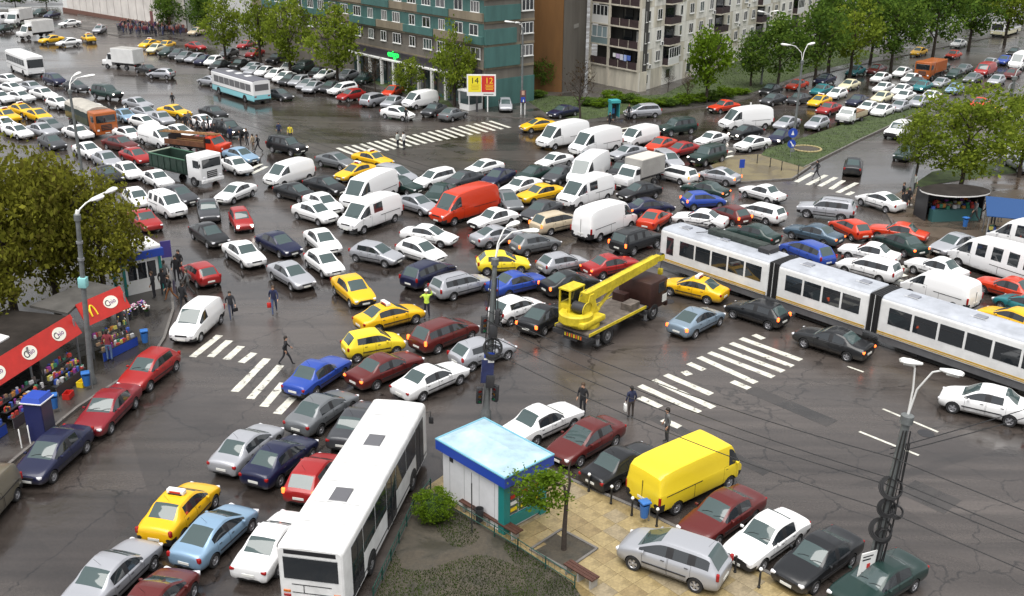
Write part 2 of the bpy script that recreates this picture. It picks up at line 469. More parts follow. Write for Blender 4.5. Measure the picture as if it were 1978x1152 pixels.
VEH = [
 ('vanl', 'white', -20.35, 89.87, -2.179, 1, '', 'white low van facing left, right of the green tipper', 4),
 ('sedan', 'grey', -17.08, 95.77, -0.628, 1, '', 'grey saloon facing right, left of the far crossing', 3),
 ('sedan', 'yellow', -13.67, 96.72, -0.654, 1, 'T', 'yellow taxi with roof sign facing right, left of the far crossing', 3),
 ('sedan', 'yellow', -14.57, 91.74, -2.239, 1, 'T', 'yellow taxi with roof sign facing left, before and left of the far crossing', 3),
 ('mpv', 'silver', -10.75, 90.35, -0.664, 1, '', 'silver people carrier facing right, before the far crossing', 3),
 ('sedan', 'black', -16.57, 86.78, -0.669, 1, '', 'black saloon facing right, before and left of the far crossing', 3),
 ('sedan', 'black', -18.74, 84.61, -0.664, 1, '', 'black saloon facing right, right of the green tipper', 3),
 ('logan', 'white', -15.77, 81.19, -0.853, 1, '', 'white saloon facing us, before and left of the far crossing', 3),
 ('logan', 'white', -15.93, 78.48, -0.707, 1, '', 'white saloon facing right, right of the green tipper', 3),
 ('vanw', 'white', -11.26, 77.15, -2.164, 0, '', 'white windowed van facing left, left of the orange red van', 3),
 ('van', 'white', -12.22, 83.72, -2.056, 0, '', 'white high van facing us, left of the orange red van', 3),
 ('sedan', 'darkgreen', -9.92, 87.29, -0.599, 1, '', 'dark green saloon facing right, left of the orange red van', 3),
 ('sedan', 'silver', -7.95, 81.32, -0.752, 1, '', 'silver saloon facing right, left of the orange red van', 3),
 ('wagon', 'white', -7.08, 89.37, -2.328, 1, '', 'white estate facing left, behind and left of the orange red van', 3),
 ('sedan', 'darkgreen', -6.32, 84.68, -1.908, 2, '', 'dark green saloon facing us, behind and left of the orange red van', 3),
 ('sedan', 'darkgrey', -4.53, 89.34, -2.352, 1, '', 'dark grey saloon facing left, behind the orange red van', 3),
 ('sedan', 'white', -2.78, 93.68, -2.353, 1, '', 'white saloon facing left, behind the orange red van', 3),
 ('van', 'orangered', -3.91, 79.56, -2.336, 0, '', 'orange red high van facing left, before the orange red van', 3),
 ('box', 'white', -1.55, 77.31, -2.392, 1, '', 'white boxy saloon facing left, right of the orange red van', 3),
 ('sedan', 'silver', -1.14, 73.02, 0.589, 0, '', 'silver saloon facing right, before and right of the orange red van', 3),
 ('sedan', 'white', -6.31, 73.08, -0.403, 0, '', 'white saloon facing right, before and left of the orange red van', 3),
 ('hatch', 'silver', -9.7, 68.65, -0.485, 0, '', 'silver hatchback facing right, behind and left of the policeman', 3),
 ('hatch', 'white', -6.57, 69.18, -0.699, 1, '', 'white hatchback facing right, before and left of the orange red van', 3),
 ('sedan', 'white', -14.07, 71.42, -1.034, 1, '', 'white saloon facing us, behind and left of the policeman', 3),
 ('hatch', 'white', -13.1, 66.66, -0.966, 1, '', 'white hatchback facing us, left of the policeman', 3),
 ('sedan', 'silver', -14.92, 64.28, -0.88, 1, '', 'silver saloon facing us, left of the policeman', 3),
 ('sedan', 'navy', -17.16, 70.71, -0.813, 1, '', 'navy saloon facing us, right of the railed white carrier', 4),
 ('sedan', 'white', -19.15, 68.47, -0.911, 1, '', 'white saloon facing us, before and right of the railed white carrier', 3),
 ('logan', 'yellow', -10.31, 61.45, -1.035, 1, '', 'yellow taxi facing us, left of the policeman', 3),
 ('mpv', 'navy', -5.67, 64.69, 0.948, 0, '', 'navy people carrier facing right, behind the policeman', 3),
 ('wagon', 'silver', -3.35, 62.62, 0.659, 0, 'R', 'silver estate facing right, behind and right of the policeman', 3),
 ('hatch', 'yellow', -0.64, 66.96, 0.149, 0, '', 'yellow hatchback facing right, before the orange red van', 3),
 ('sedan', 'blue', 0.34, 63.04, 0.611, 0, '', 'blue saloon facing right, behind the middle lamp post', 3),
 ('hatch', 'silver', 3.55, 67.12, 0.549, 0, '', 'silver hatchback facing right, behind and left of the crane lorry', 3),
 ('sedan', 'red', 6.9, 66.75, 0.53, 0, 'L', 'red saloon facing right, behind the crane lorry', 3),
 ('sedan', 'black', 3.87, 63.06, 0.524, 0, 'L', 'black saloon facing right, behind and left of the crane lorry', 3),
 ('hatch', 'white', 0.29, 58.58, 0.765, 0, '', 'white hatchback facing right, behind the middle lamp post', 3),
 ('sedan', 'black', 2.02, 57.22, 0.973, 0, 'L', 'black saloon seen from behind, left of the crane lorry', 3),
 ('mpv', 'maroon', -3.93, 54.5, 0.815, 0, 'L', 'maroon people carrier facing right, before the policeman', 3),
 ('sedan', 'yellow', -7.46, 57.19, 0.648, 0, 'T', 'yellow taxi with roof sign facing right, left of the policeman', 3),
 ('mini', 'yellow', -7.89, 52.95, 0.469, 0, '', 'yellow tiny hatchback facing right, before and left of the policeman', 3),
 ('sedan', 'maroon', -6.86, 49.85, 0.833, 0, 'L', 'maroon saloon facing right, before the policeman', 3),
 ('sedan', 'white', -4.28, 48.57, 0.823, 0, '', 'white saloon facing right, before and left of the middle lamp post', 3),
 ('hatch', 'silver', -1.62, 52.14, 0.675, 0, '', 'silver hatchback facing right, before the middle lamp post', 3),
 ('box', 'blue', -10.36, 48.95, 1.117, 0, '', 'blue boxy saloon facing right, right of the left crossing', 3),
 ('sedan', 'grey', -9.39, 44.95, 1.108, 0, '', 'grey saloon facing right, before and right of the left crossing', 3),
 ('sedan', 'darkgrey', -7.45, 43.65, 1.339, 0, '', 'dark grey saloon seen from behind, behind the city bus', 3),
 ('sedan', 'silver', -12.25, 41.33, 1.234, 0, '', 'silver saloon seen from behind, before the left crossing', 3),
 ('sedan', 'navy', -10.47, 40.25, 1.181, 0, '', 'navy saloon facing right, behind and left of the city bus', 3),
 ('hatch', 'red', -8.59, 38.8, 1.334, 0, 'L', 'red hatchback seen from behind, behind and left of the city bus', 3),
 ('logan', 'yellow', -13.72, 35.99, 1.341, 0, 'T', 'yellow taxi with roof sign seen from behind, left of the city bus', 3),
 ('sedan', 'lightblue', -11.84, 34.41, 1.217, 0, '', 'light blue saloon facing right, left of the city bus', 3),
 ('sedan', 'white', -9.36, 33.81, 1.319, 0, '', 'white saloon seen from behind, before and left of the city bus', 3),
 ('sedan', 'silver', -14.95, 31.71, 1.291, 0, '', 'silver saloon facing right, left of the city bus', 3),
 ('sedan', 'maroon', -12.83, 29.99, 1.369, 0, '', 'maroon saloon seen from behind, before and left of the city bus', 3),
 ('svan', 'greyolive', -22.14, 36.18, -1.596, 0, '', 'olive grey small van, first from the left in the row parked along the left kerb', 0),
 ('logan', 'navy', -20.9, 40.49, -1.742, 0, '', 'navy saloon, second from the left in the row parked along the left kerb', 0),
 ('sedan', 'darkred', -20.07, 44.87, -1.667, 0, '', 'dark red saloon, third from the left in the row parked along the left kerb', 0),
 ('hatch', 'red', -19.52, 49.36, -1.82, 0, '', 'red hatchback, fourth from the left in the row parked along the left kerb', 0),
 ('svan', 'white', -18.82, 55.85, -1.732, 1, '', 'white small van facing us, behind and left of the left crossing', 3),
 ('hatch', 'red', -21.21, 64.55, 2.247, 1, '', 'red hatchback seen from behind, before the railed white carrier', 3),
 ('sedan', 'black', -22.86, 72.82, -0.89, 1, '', 'black saloon facing us, before and right of the railed white carrier', 4),
 ('sedan', 'darkgrey', -24.69, 79.09, -1.236, 2, '', 'dark grey saloon facing us, right of the railed white carrier', 4),
 ('mini', 'red', -21.36, 76.38, -1.148, 2, 'H', 'red tiny hatchback facing us, right of the railed white carrier', 4),
 ('sedan', 'white', -23.85, 84.4, -1.964, 1, '', 'white saloon facing left, before and right of the green tipper', 4),
 ('sedan', 'white', -31.99, 88.71, -0.859, 2, '', 'white saloon facing us, left of the green tipper, next to a tipper', 4),
 ('sedan', 'darkgrey', -28.38, 83.44, -0.768, 1, '', 'dark grey saloon facing us, behind and right of the railed white carrier', 4),
 ('mpvw', 'white', -28.21, 79.85, -0.794, 1, 'R', 'white railed people carrier facing us, behind the railed white carrier', 4),
 ('sedan', 'red', -28.93, 76.31, -0.912, 2, '', 'red saloon facing us, before and left of the railed white carrier', 4),
 ('hatch', 'white', -31.61, 82.39, -0.921, 2, '', 'white hatchback facing us, left of the railed white carrier', 4),
 ('sedan', 'red', -36.83, 97.06, -0.75, 2, '', 'red saloon facing us, left of the green tipper', 4),
 ('sedan', 'maroon', -40.17, 102.15, -0.565, 1, '', 'maroon saloon facing us, before and right of the canvas lorry', 4),
 ('sedan', 'white', -26.17, 93.68, -0.858, 2, '', 'white saloon facing us, right of the ladder lorry', 4),
 ('sedan', 'lightblue', -26.76, 97.76, -0.68, 1, '', 'light blue saloon facing us, right of the ladder lorry', 4),
 ('suv', 'black', -22.98, 101.43, -0.611, 1, 'H', 'black off-roader facing right, right of the ladder lorry', 4),
 ('sedan', 'red', -31.42, 103.85, -0.794, 2, '', 'red saloon facing us, behind and right of the ladder lorry', 4),
 ('vanl', 'white', -37.02, 104.26, -0.7, 1, '', 'white low van facing us, left of the ladder lorry', 4),
 ('hatch', 'white', -41.37, 112.79, -0.608, 2, '', 'white hatchback facing us, right of the canvas lorry', 4),
 ('sedan', 'white', -41.03, 106.88, -0.744, 2, '', 'white saloon facing us, right of the canvas lorry', 4),
 ('sedan', 'white', -35.88, 107.93, -0.642, 1, '', 'white saloon facing us, behind and left of the ladder lorry', 4),
 ('sedan', 'yellow', -39.84, 118.85, -0.556, 1, '', 'yellow taxi facing right, behind the ladder lorry', 4),
 ('sedan', 'white', -34.88, 113.21, -0.778, 2, '', 'white saloon facing us, behind the ladder lorry', 4),
 ('suv', 'black', -31.06, 109.31, -0.786, 2, 'H', 'black off-roader facing us, behind and right of the ladder lorry', 4),
 ('sedan', 'silver', -45.88, 123.72, -0.624, 2, '', 'silver saloon facing us, right of the canvas lorry, next to a dark green off-roader', 4),
 ('suv', 'darkgreen', -51.91, 129.86, -0.576, 2, 'H', 'dark green off-roader facing us, behind and right of the canvas lorry', 4),
 ('sedan', 'darkgrey', -57.97, 135.05, -0.64, 2, '', 'dark grey saloon facing us, behind the canvas lorry', 4),
 ('mpv', 'navy', -62.76, 139.68, -0.743, 2, '', 'navy people carrier facing us, before and right of the far left bus', 4),
 ('sedan', 'lightblue', -44.87, 116.39, -0.802, 2, '', 'light blue saloon facing us, right of the canvas lorry', 4),
 ('sedan', 'white', -46.55, 107.26, -0.692, 2, '', 'white saloon facing us, before the canvas lorry, next to a grey hatchback', 4),
 ('sedan', 'silver', -50.76, 108.13, -0.603, 2, '', 'silver saloon facing us, left of the canvas lorry', 4),
 ('hatch', 'grey', -50.96, 110.63, -0.652, 2, '', 'grey hatchback facing us, left of the canvas lorry', 4),
 ('sedan', 'yellow', -57.93, 119.14, -0.641, 2, 'T', 'yellow taxi with roof sign facing us, between a yellow taxi and a yellow taxi', 4),
 ('sedan', 'yellow', -54.64, 115.95, -0.692, 2, '', 'yellow taxi facing us, left of the canvas lorry', 4),
 ('sedan', 'yellow', -58.14, 115.57, -0.644, 2, 'T', 'yellow taxi with roof sign facing us, between a white saloon and a yellow taxi', 4),
 ('sedan', 'white', -56.16, 110.91, -0.67, 2, '', 'white saloon facing us, between a yellow taxi and a white saloon', 4),
 ('sedan', 'white', -61.96, 127.54, -0.543, 2, '', 'white saloon facing us, before the far left bus', 4),
 ('sedan', 'white', -65.62, 133.34, -0.579, 2, '', 'white saloon facing us, before the far left bus, next to a white saloon', 4),
 ('sedan', 'silver', -63.44, 134.13, -0.634, 2, '', 'silver saloon facing us, before the far left bus', 4),
 ('sedan', 'white', -59.85, 129.49, -0.659, 2, '', 'white saloon facing us, before the far left bus, next to a white hatchback', 4),
 ('sedan', 'white', -69.14, 139.93, -0.586, 2, '', 'white saloon facing us, before and left of the far left bus', 4),
 ('vanw', 'white', -101.15, 205.26, -1.88, 2, '', 'white windowed van facing left, behind the far left bus', 4),
 ('sedan', 'darkgreen', -95.76, 194.98, -1.742, 2, '', 'dark green saloon facing us, behind the far left bus', 4),
 ('hatch', 'darkgreen', -100.93, 222.64, -1.678, 2, '', 'dark green hatchback facing us, behind the far left bus', 4),
 ('sedan', 'navy', -96.82, 218.93, -1.72, 2, '', 'navy saloon facing us, behind the far left bus', 4),
 ('sedan', 'white', -87.28, 204.74, -2.26, 2, '', 'white saloon facing left, left of the hall crowd, next to a navy saloon', 4),
 ('hatch', 'silver', -77.82, 195.26, -1.557, 2, 'T', 'silver hatchback facing us, left of the hall crowd', 4),
 ('sedan', 'yellow', -80.59, 180.55, -2.177, 2, '', 'yellow taxi facing left, behind and right of the far left bus', 4),
 ('sedan', 'white', -76.17, 177.14, -2.36, 1, '', 'white saloon facing left, left of the hall crowd, next to a box lorry', 4),
 ('sedan', 'yellow', -75.13, 183.07, 2.23, 2, 'T', 'yellow taxi with roof sign seen from behind, left of the hall crowd', 4),
 ('sedan', 'black', -53.6, 149.67, 2.419, 2, '', 'black saloon seen from behind, before the hall crowd', 4),
 ('hatch', 'silver', -50.15, 145.69, 2.933, 1, '', 'silver hatchback facing left, before the hall crowd', 4),
 ('sedan', 'yellow', -61.92, 175.77, -1.946, 2, 'T', 'yellow taxi with roof sign facing left, before the hall crowd', 4),
 ('sedan', 'cream', -59.1, 170.74, -1.762, 2, '', 'cream saloon facing us, before the hall crowd', 4),
 ('sedan', 'yellow', -58.95, 175.22, -1.75, 2, '', 'yellow taxi facing us, before and right of the hall crowd', 4),
 ('sedan', 'darkgreen', -56.09, 167.54, -1.762, 2, '', 'dark green saloon facing us, before and right of the hall crowd', 4),
 ('sedan', 'darkgrey', -53.73, 165.08, -1.735, 2, '', 'dark grey saloon facing us, before and right of the hall crowd', 4),
 ('sedan', 'grey', -51.63, 162.13, -1.792, 2, '', 'grey saloon facing us, before and right of the hall crowd', 4),
 ('sedan', 'silver', -49.55, 160.92, -1.964, 2, '', 'silver saloon facing left, behind and left of the pale blue bus', 4),
 ('sedan', 'navy', -47.73, 158.88, -1.851, 2, '', 'navy saloon facing us, behind and left of the pale blue bus', 4),
 ('hatch', 'white', -46.06, 157.86, -1.81, 2, '', 'white hatchback facing us, behind and left of the pale blue bus', 4),
 ('sedan', 'black', -43.86, 153.36, -1.874, 2, '', 'black saloon facing us, behind and left of the pale blue bus', 4),
 ('sedan', 'black', -41.39, 155.17, -1.829, 2, '', 'black saloon facing us, behind the pale blue bus', 4),
 ('sedan', 'silver', -38.71, 152.28, -1.905, 2, '', 'silver saloon facing us, behind the pale blue bus', 4),
 ('sedan', 'red', -53.44, 173.81, -0.652, 2, '', 'red saloon facing us, right of the hall crowd', 4),
 ('hatch', 'beige', -58.75, 192.21, -1.916, 2, '', 'beige hatchback facing us, right of the hall crowd', 4),
 ('sedan', 'red', -41.62, 165.54, -1.866, 2, '', 'red saloon facing us, between a silver saloon and a black saloon', 4),
 ('sedan', 'red', -45.38, 175.58, -1.913, 2, '', 'red saloon facing us, between a red saloon and a grey saloon', 4),
 ('sedan', 'white', -36.0, 148.59, -1.9, 2, '', 'white saloon facing us, behind and right of the pale blue bus', 4),
 ('sedan', 'white', -32.15, 143.66, -1.994, 2, '', 'white saloon facing us, right of the pale blue bus, next to a silver hatchback', 4),
 ('hatch', 'silver', -29.49, 140.42, -1.942, 2, '', 'silver hatchback facing us, right of the pale blue bus', 3),
 ('sedan', 'silver', -27.86, 138.2, -1.94, 2, '', 'silver saloon facing us, right of the pale blue bus', 3),
 ('sedan', 'darkgrey', -24.43, 136.51, -1.943, 2, '', 'dark grey saloon facing us, before and left of the green block shops', 3),
 ('wagon', 'white', -22.62, 134.68, -2.197, 1, '', 'white estate facing left, before and left of the green block shops', 3),
 ('hatch', 'red', -20.87, 130.24, -2.269, 2, '', 'red hatchback facing left, before the green block shops', 3),
 ('mpv', 'silver', -17.37, 127.21, 1.031, 2, '', 'silver people carrier facing right, before the green block shops', 3),
 ('suv', 'darkgreen', -31.12, 151.55, -1.85, 2, '', 'dark green off-roader facing us, right of the pale blue bus', 3),
 ('sedan', 'white', -26.89, 146.07, -1.962, 2, '', 'white saloon facing us, left of the green block shops', 3),
 ('sedan', 'silver', -23.5, 145.14, -1.988, 2, '', 'silver saloon facing us, before and left of the green block shops', 3),
 ('logan', 'white', -33.18, 151.42, -1.835, 2, '', 'white saloon facing us, right of the pale blue bus, next to a dark green off-roader', 4),
 ('sedan', 'darkgrey', -30.03, 130.34, -0.705, 2, '', 'dark grey saloon facing us, between a dark grey saloon and a silver hatchback', 4),
 ('sedan', 'silver', -41.59, 140.06, 2.471, 2, '', 'silver saloon seen from behind, left of the pale blue bus', 4),
 ('logan', 'white', -13.61, 118.79, -0.557, 1, '', 'white saloon facing right, behind and left of the far crossing', 3),
 ('vanl', 'white', -11.6, 125.98, -2.335, 1, '', 'white low van facing left, behind the far crossing', 3),
 ('sedan', 'silver', -14.99, 126.12, -1.928, 2, '', 'silver saloon facing us, behind and left of the far crossing', 3),
 ('sedan', 'orangered', -15.81, 133.44, -1.939, 2, '', 'orange red saloon facing us, before the green block shops', 3),
 ('sedan', 'darkgrey', -9.56, 121.47, -1.975, 2, '', 'dark grey saloon facing us, behind the far crossing', 3),
 ('sedan', 'grey', -7.11, 118.75, 0.994, 2, '', 'grey saloon seen from behind, behind and right of the far crossing', 3),
 ('hatch', 'silver', -1.0, 124.0, -1.52, 2, '', 'silver hatchback facing us, before and right of the billboard', 3),
 ('sedan', 'navy', 5.89, 120.58, -2.364, 1, '', 'navy saloon facing left, left of the teal phone booth', 3),
 ('sedan', 'yellow', 2.77, 112.96, -2.665, 1, '', 'yellow taxi facing left, before and right of the billboard', 3),
 ('mpv', 'silver', 15.41, 121.11, -2.854, 1, '', 'silver people carrier facing left, right of the teal phone booth', 3),
 ('box', 'orangered', 25.83, 124.82, -2.553, 1, '', 'orange red boxy saloon facing left, behind and left of the median signs', 3),
 ('van', 'white', 5.23, 105.71, -2.412, 0, '', 'white high van facing left, before and left of the teal phone booth', 3),
 ('van', 'white', 8.44, 102.62, -2.401, 0, '', 'white high van facing left, behind and left of the grey box lorry', 3),
 ('vanl', 'white', 13.37, 106.66, -2.348, 1, '', 'white low van facing left, behind the grey box lorry', 3),
 ('suv', 'darkgreen', 18.16, 111.96, -2.633, 1, 'H', 'dark green off-roader facing left, right of the teal phone booth', 3),
 ('van', 'white', 26.43, 114.87, -2.746, 0, '', 'white high van facing left, behind and left of the median signs', 5),
 ('sedan', 'orangered', 15.33, 103.94, -2.242, 2, '', 'orange red saloon facing us, behind the grey box lorry', 3),
 ('sedan', 'red', 17.12, 101.91, -2.433, 1, '', 'red saloon facing left, behind and right of the grey box lorry', 3),
 ('sedan', 'white', 21.03, 106.66, -2.368, 1, '', 'white saloon facing us, behind and left of the tan island', 3),
 ('suv', 'darkgreen', 19.21, 98.71, -2.387, 1, 'H', 'dark green off-roader facing us, left of the tan island', 3),
 ('sedan', 'silver', 11.46, 100.24, -2.452, 1, '', 'silver saloon facing left, behind the grey box lorry', 3),
 ('wagon', 'silver', 15.2, 97.55, -1.243, 2, '', 'silver estate facing us, behind and right of the grey box lorry', 3),
 ('wagon', 'white', 15.08, 91.8, 2.317, 1, 'L', 'white estate facing left, right of the grey box lorry', 3),
 ('sedan', 'silver', 18.92, 91.27, 2.5, 0, 'L', 'silver saloon facing left, left of the tan island', 3),
 ('sedan', 'black', 10.22, 93.33, -2.053, 2, 'H', 'black saloon facing us, left of the grey box lorry', 3),
 ('sedan', 'white', 3.99, 96.66, -2.317, 1, '', 'white saloon facing left, left of the grey box lorry', 3),
 ('sedan', 'darkgreen', 1.96, 91.45, -2.294, 1, '', 'dark green saloon facing left, behind and right of the orange red van', 3),
 ('sedan', 'darkgrey', 4.35, 91.26, -2.172, 1, '', 'dark grey saloon facing us, left of the grey box lorry', 3),
 ('van', 'white', 6.97, 91.36, -2.031, 1, '', 'white high van facing us, left of the grey box lorry', 3),
 ('vanw', 'white', 6.24, 84.13, -2.315, 0, '', 'white windowed van facing left, left of the grey box lorry', 3),
 ('sedan', 'silver', 7.4, 97.7, -2.12, 2, '', 'silver saloon facing us, left of the grey box lorry', 3),
 ('sedan', 'white', 0.68, 87.16, -2.264, 1, '', 'white saloon facing left, right of the orange red van', 3),
 ('sedan', 'yellow', 2.37, 84.83, -2.479, 1, '', 'yellow taxi facing left, right of the orange red van', 3),
 ('sedan', 'grey', -0.45, 82.7, -1.248, 2, '', 'grey saloon facing us, right of the orange red van', 3),
 ('sedan', 'darkgrey', 2.34, 79.94, -2.207, 1, '', 'dark grey saloon facing us, right of the orange red van', 3),
 ('mpv', 'beige', 3.48, 76.48, 0.658, 0, 'L', 'beige people carrier facing right, right of the orange red van', 3),
 ('van', 'white', 7.23, 75.79, 0.858, 0, '', 'white high van seen from behind, left of the tram front', 3),
 ('hatch', 'grey', 1.71, 71.32, 0.559, 0, 'L', 'grey hatchback facing right, before and right of the orange red van', 3),
 ('suv', 'black', 9.24, 71.96, 0.761, 1, 'L', 'black off-roader facing right, left of the tram front', 3),
 ('sedan', 'orangered', 11.36, 77.77, 1.047, 1, '', 'orange red saloon seen from behind, behind the tram front', 3),
 ('sedan', 'navy', 11.35, 80.99, 0.398, 0, 'L', 'navy saloon facing right, before the grey box lorry', 3),
 ('sedan', 'black', 11.01, 85.7, -2.534, 1, '', 'black saloon facing left, before the grey box lorry', 3),
 ('hatch', 'blue', 16.19, 83.22, 0.261, 1, 'L', 'blue hatchback facing right, before and left of the tan island', 3),
 ('sedan', 'darkgreen', 16.94, 86.77, 2.457, 0, 'L', 'dark green saloon facing left, left of the tan island', 3),
 ('box', 'white', 21.78, 85.76, 2.244, 1, '', 'white boxy saloon facing left, before the tan island', 3),
 ('sedan', 'white', 15.0, 77.78, 2.675, 0, '', 'white saloon facing left, behind and right of the tram front', 3),
 ('hatch', 'maroon', 17.58, 79.15, 2.116, 1, 'L', 'maroon hatchback facing left, before the tan island', 3),
 ('wagon', 'white', 20.15, 79.81, 2.328, 0, '', 'white estate facing left, before the tan island', 3),
 ('suv', 'silver', 25.86, 80.54, 2.706, 0, '', 'silver off-roader facing left, before and right of the tan island', 3),
 ('sedan', 'white', 31.29, 83.4, 2.121, 0, '', 'white saloon facing left, left of the dark market stall', 3),
 ('sedan', 'black', 32.73, 95.56, 1.219, 2, '', 'black saloon seen from behind, right of the median signs', 3),
 ('sedan', 'steel', 23.12, 74.35, 2.363, 0, 'L', 'steel blue saloon facing left, behind the tram middle', 3),
 ('hatch', 'orangered', 26.36, 75.8, 1.892, 1, '', 'orange red hatchback facing left, behind the tram middle', 3),
 ('box', 'orangered', 29.78, 74.86, 2.555, 0, '', 'orange red boxy saloon facing left, before and left of the dark market stall', 3),
 ('sedan', 'darkgreen', 28.93, 72.07, 2.02, 0, 'L', 'dark green saloon facing left, before and left of the dark market stall', 3),
 ('sedan', 'darkgreen', 18.36, 74.09, 2.359, 0, '', 'dark green saloon facing left, right of the tram front', 3),
 ('mpv', 'blue', 21.37, 69.74, 2.077, 0, '', 'blue people carrier facing left, behind the tram middle', 3),
 ('box', 'white', 25.97, 69.92, 2.512, 0, '', 'white boxy saloon facing left, behind and right of the tram middle', 3),
 ('wagon', 'white', 24.82, 66.52, 2.365, 0, '', 'white estate facing left, behind and right of the tram middle', 3),
 ('box', 'white', 29.58, 66.62, 2.26, 0, '', 'white boxy saloon facing left, before the dark market stall', 3),
 ('sedan', 'silver', 32.8, 71.66, -2.549, 1, '', 'silver saloon facing us, before the dark market stall', 3),
 ('minibus', 'white', 33.97, 67.11, 2.109, 0, '', 'white minibus facing left, before the dark market stall', 3),
 ('minibus', 'white', 38.61, 71.23, 2.196, 0, '', 'white minibus facing left, before and right of the dark market stall', 3),
 ('vanl', 'white', 27.9, 61.76, 2.258, 0, '', 'white low van facing left, behind the tram tail', 3),
 ('box', 'orangered', 32.86, 62.85, 2.239, 0, '', 'orange red boxy saloon facing left, behind and right of the tram tail', 3),
 ('sedan', 'teal', 32.69, 59.68, 2.096, 0, '', 'teal saloon facing left, behind and right of the tram tail', 3),
 ('sedan', 'yellow', 30.78, 57.52, 2.151, 0, '', 'yellow taxi facing left, right of the tram tail', 3),
 ('logan', 'white', 24.22, 46.31, 2.597, 0, '', 'white saloon facing left, before the tram tail', 3),
 ('sedan', 'black', 18.66, 53.94, 2.389, 0, 'L', 'black saloon facing left, before the tram middle', 3),
 ('hatch', 'black', 15.22, 58.39, 2.367, 0, 'L', 'black hatchback facing left, left of the tram middle', 3),
 ('sedan', 'steellight', 11.25, 56.95, 0.818, 0, 'L', 'pale steel saloon seen from behind, right of the crane lorry', 3),
 ('sedan', 'yellow', 12.0, 62.37, 2.538, 0, 'T', 'yellow taxi with roof sign facing left, before the tram front', 3),
 ('box', 'white', 1.58, 43.93, 0.746, 0, '', 'white boxy saloon, first from the left in the row parked along the plaza kerb', 1),
 ('sedan', 'maroon', 3.56, 42.22, -2.327, 0, '', 'maroon saloon, second from the left in the row parked along the plaza kerb', 1),
 ('box', 'black', 5.07, 40.06, 0.757, 0, '', 'black boxy saloon, third from the left in the row parked along the plaza kerb', 1),
 ('bigvan', 'yellow', 7.7, 38.61, 0.661, 0, '', 'bright yellow step van parked at the plaza kerb beside the maroon saloon', 2),
 ('sedan', 'maroon', 8.83, 36.04, -2.378, 0, '', 'maroon saloon, fourth from the left in the row parked along the plaza kerb', 1),
 ('box', 'white', 10.3, 34.42, -2.395, 0, '', 'white boxy saloon, fifth from the left in the row parked along the plaza kerb', 1),
 ('sedan', 'black', 12.03, 33.13, -2.415, 0, '', 'black saloon, sixth from the left in the row parked along the plaza kerb', 1),
 ('sedan', 'darkgreen', 13.91, 31.73, -2.517, 0, '', 'dark green saloon, seventh from the left in the row parked along the plaza kerb', 1),
 ('mpv', 'silver', 6.35, 32.92, 2.598, 0, '', 'silver people carrier facing left, before the yellow step van', 3),
 ('sedan', 'black', 34.48, 136.85, -2.288, 2, '', 'black saloon facing us, left of the median pickup', 5),
 ('sedan', 'darkgrey', 33.18, 130.0, -2.389, 2, '', 'dark grey saloon facing us, behind the median signs', 5),
 ('sedan', 'darkgrey', 36.66, 130.89, 3.997, 2, '', 'dark grey saloon facing us, left of the median pickup', 5),
 ('sedan', 'orangered', 39.05, 141.08, 3.997, 2, '', 'orange red saloon facing us, behind and left of the median pickup', 5),
 ('sedan', 'navy', 44.2, 145.62, 3.997, 2, '', 'navy saloon facing us, behind the median pickup, next to a teal saloon', 5),
 ('sedan', 'teal', 41.36, 137.2, 3.997, 2, '', 'teal saloon facing us, behind and left of the median pickup', 5),
 ('sedan', 'yellow', 38.85, 129.17, 3.997, 2, 'T', 'yellow taxi with roof sign facing us, behind and left of the median pickup', 5),
 ('sedan', 'cream', 46.39, 141.48, 3.997, 2, '', 'cream saloon facing us, behind the median pickup', 5),
 ('sedan', 'teal', 51.07, 153.7, 3.997, 2, '', 'teal saloon facing us, behind the median pickup', 5),
 ('sedan', 'maroon', 54.57, 154.95, 3.997, 2, '', 'maroon saloon facing us, left of the orange lorry', 5),
 ('sedan', 'white', 52.87, 147.81, 3.997, 2, '', 'white saloon facing us, behind the median pickup, next to a maroon saloon', 5),
 ('sedan', 'white', 50.49, 139.63, 3.997, 2, '', 'white saloon facing us, left of the orange lorry, next to a cream saloon', 5),
 ('sedan', 'cream', 47.76, 132.1, 3.997, 2, '', 'cream saloon facing us, behind and right of the median pickup', 5),
 ('sedan', 'white', 52.22, 137.53, 3.997, 2, '', 'white saloon facing us, before and left of the orange lorry', 5),
 ('sedan', 'white', 44.88, 123.26, 3.997, 2, '', 'white saloon facing us, right of the median pickup', 5),
 ('sedan', 'silver', 48.07, 126.35, 3.997, 2, '', 'silver saloon facing us, before and left of the orange lorry', 5),
 ('sedan', 'navy', 43.81, 129.68, 3.997, 2, '', 'navy saloon facing us, behind the median pickup, next to a white saloon', 5),
 ('sedan', 'red', 38.54, 124.1, 3.997, 2, '', 'red saloon facing us, left of the median pickup', 5),
 ('hatch', 'silver', 34.7, 115.31, 3.997, 2, '', 'silver hatchback facing us, left of the median pickup', 5),
 ('sedan', 'silver', 31.24, 115.33, 3.997, 2, '', 'silver saloon facing us, behind the median signs', 5),
 ('sedan', 'navy', 28.94, 108.37, -2.245, 2, 'H', 'navy saloon facing us, behind and left of the median signs', 5),
 ('sedan', 'black', 25.5, 110.28, -2.532, 1, 'H', 'black saloon facing left, left of the median signs', 5),
 ('sedan', 'white', 24.99, 104.66, -2.471, 1, '', 'white saloon facing left, left of the median signs', 5),
 ('sedan', 'white', 57.7, 152.69, 3.997, 2, '', 'white saloon facing us, between a dark grey saloon and a maroon saloon', 5),
 ('sedan', 'yellow', 68.36, 174.88, 3.997, 2, '', 'yellow taxi facing us, behind the orange lorry', 5),
 ('box', 'orangered', 72.83, 171.52, 3.997, 2, '', 'orange red boxy saloon facing us, behind and right of the orange lorry', 5),
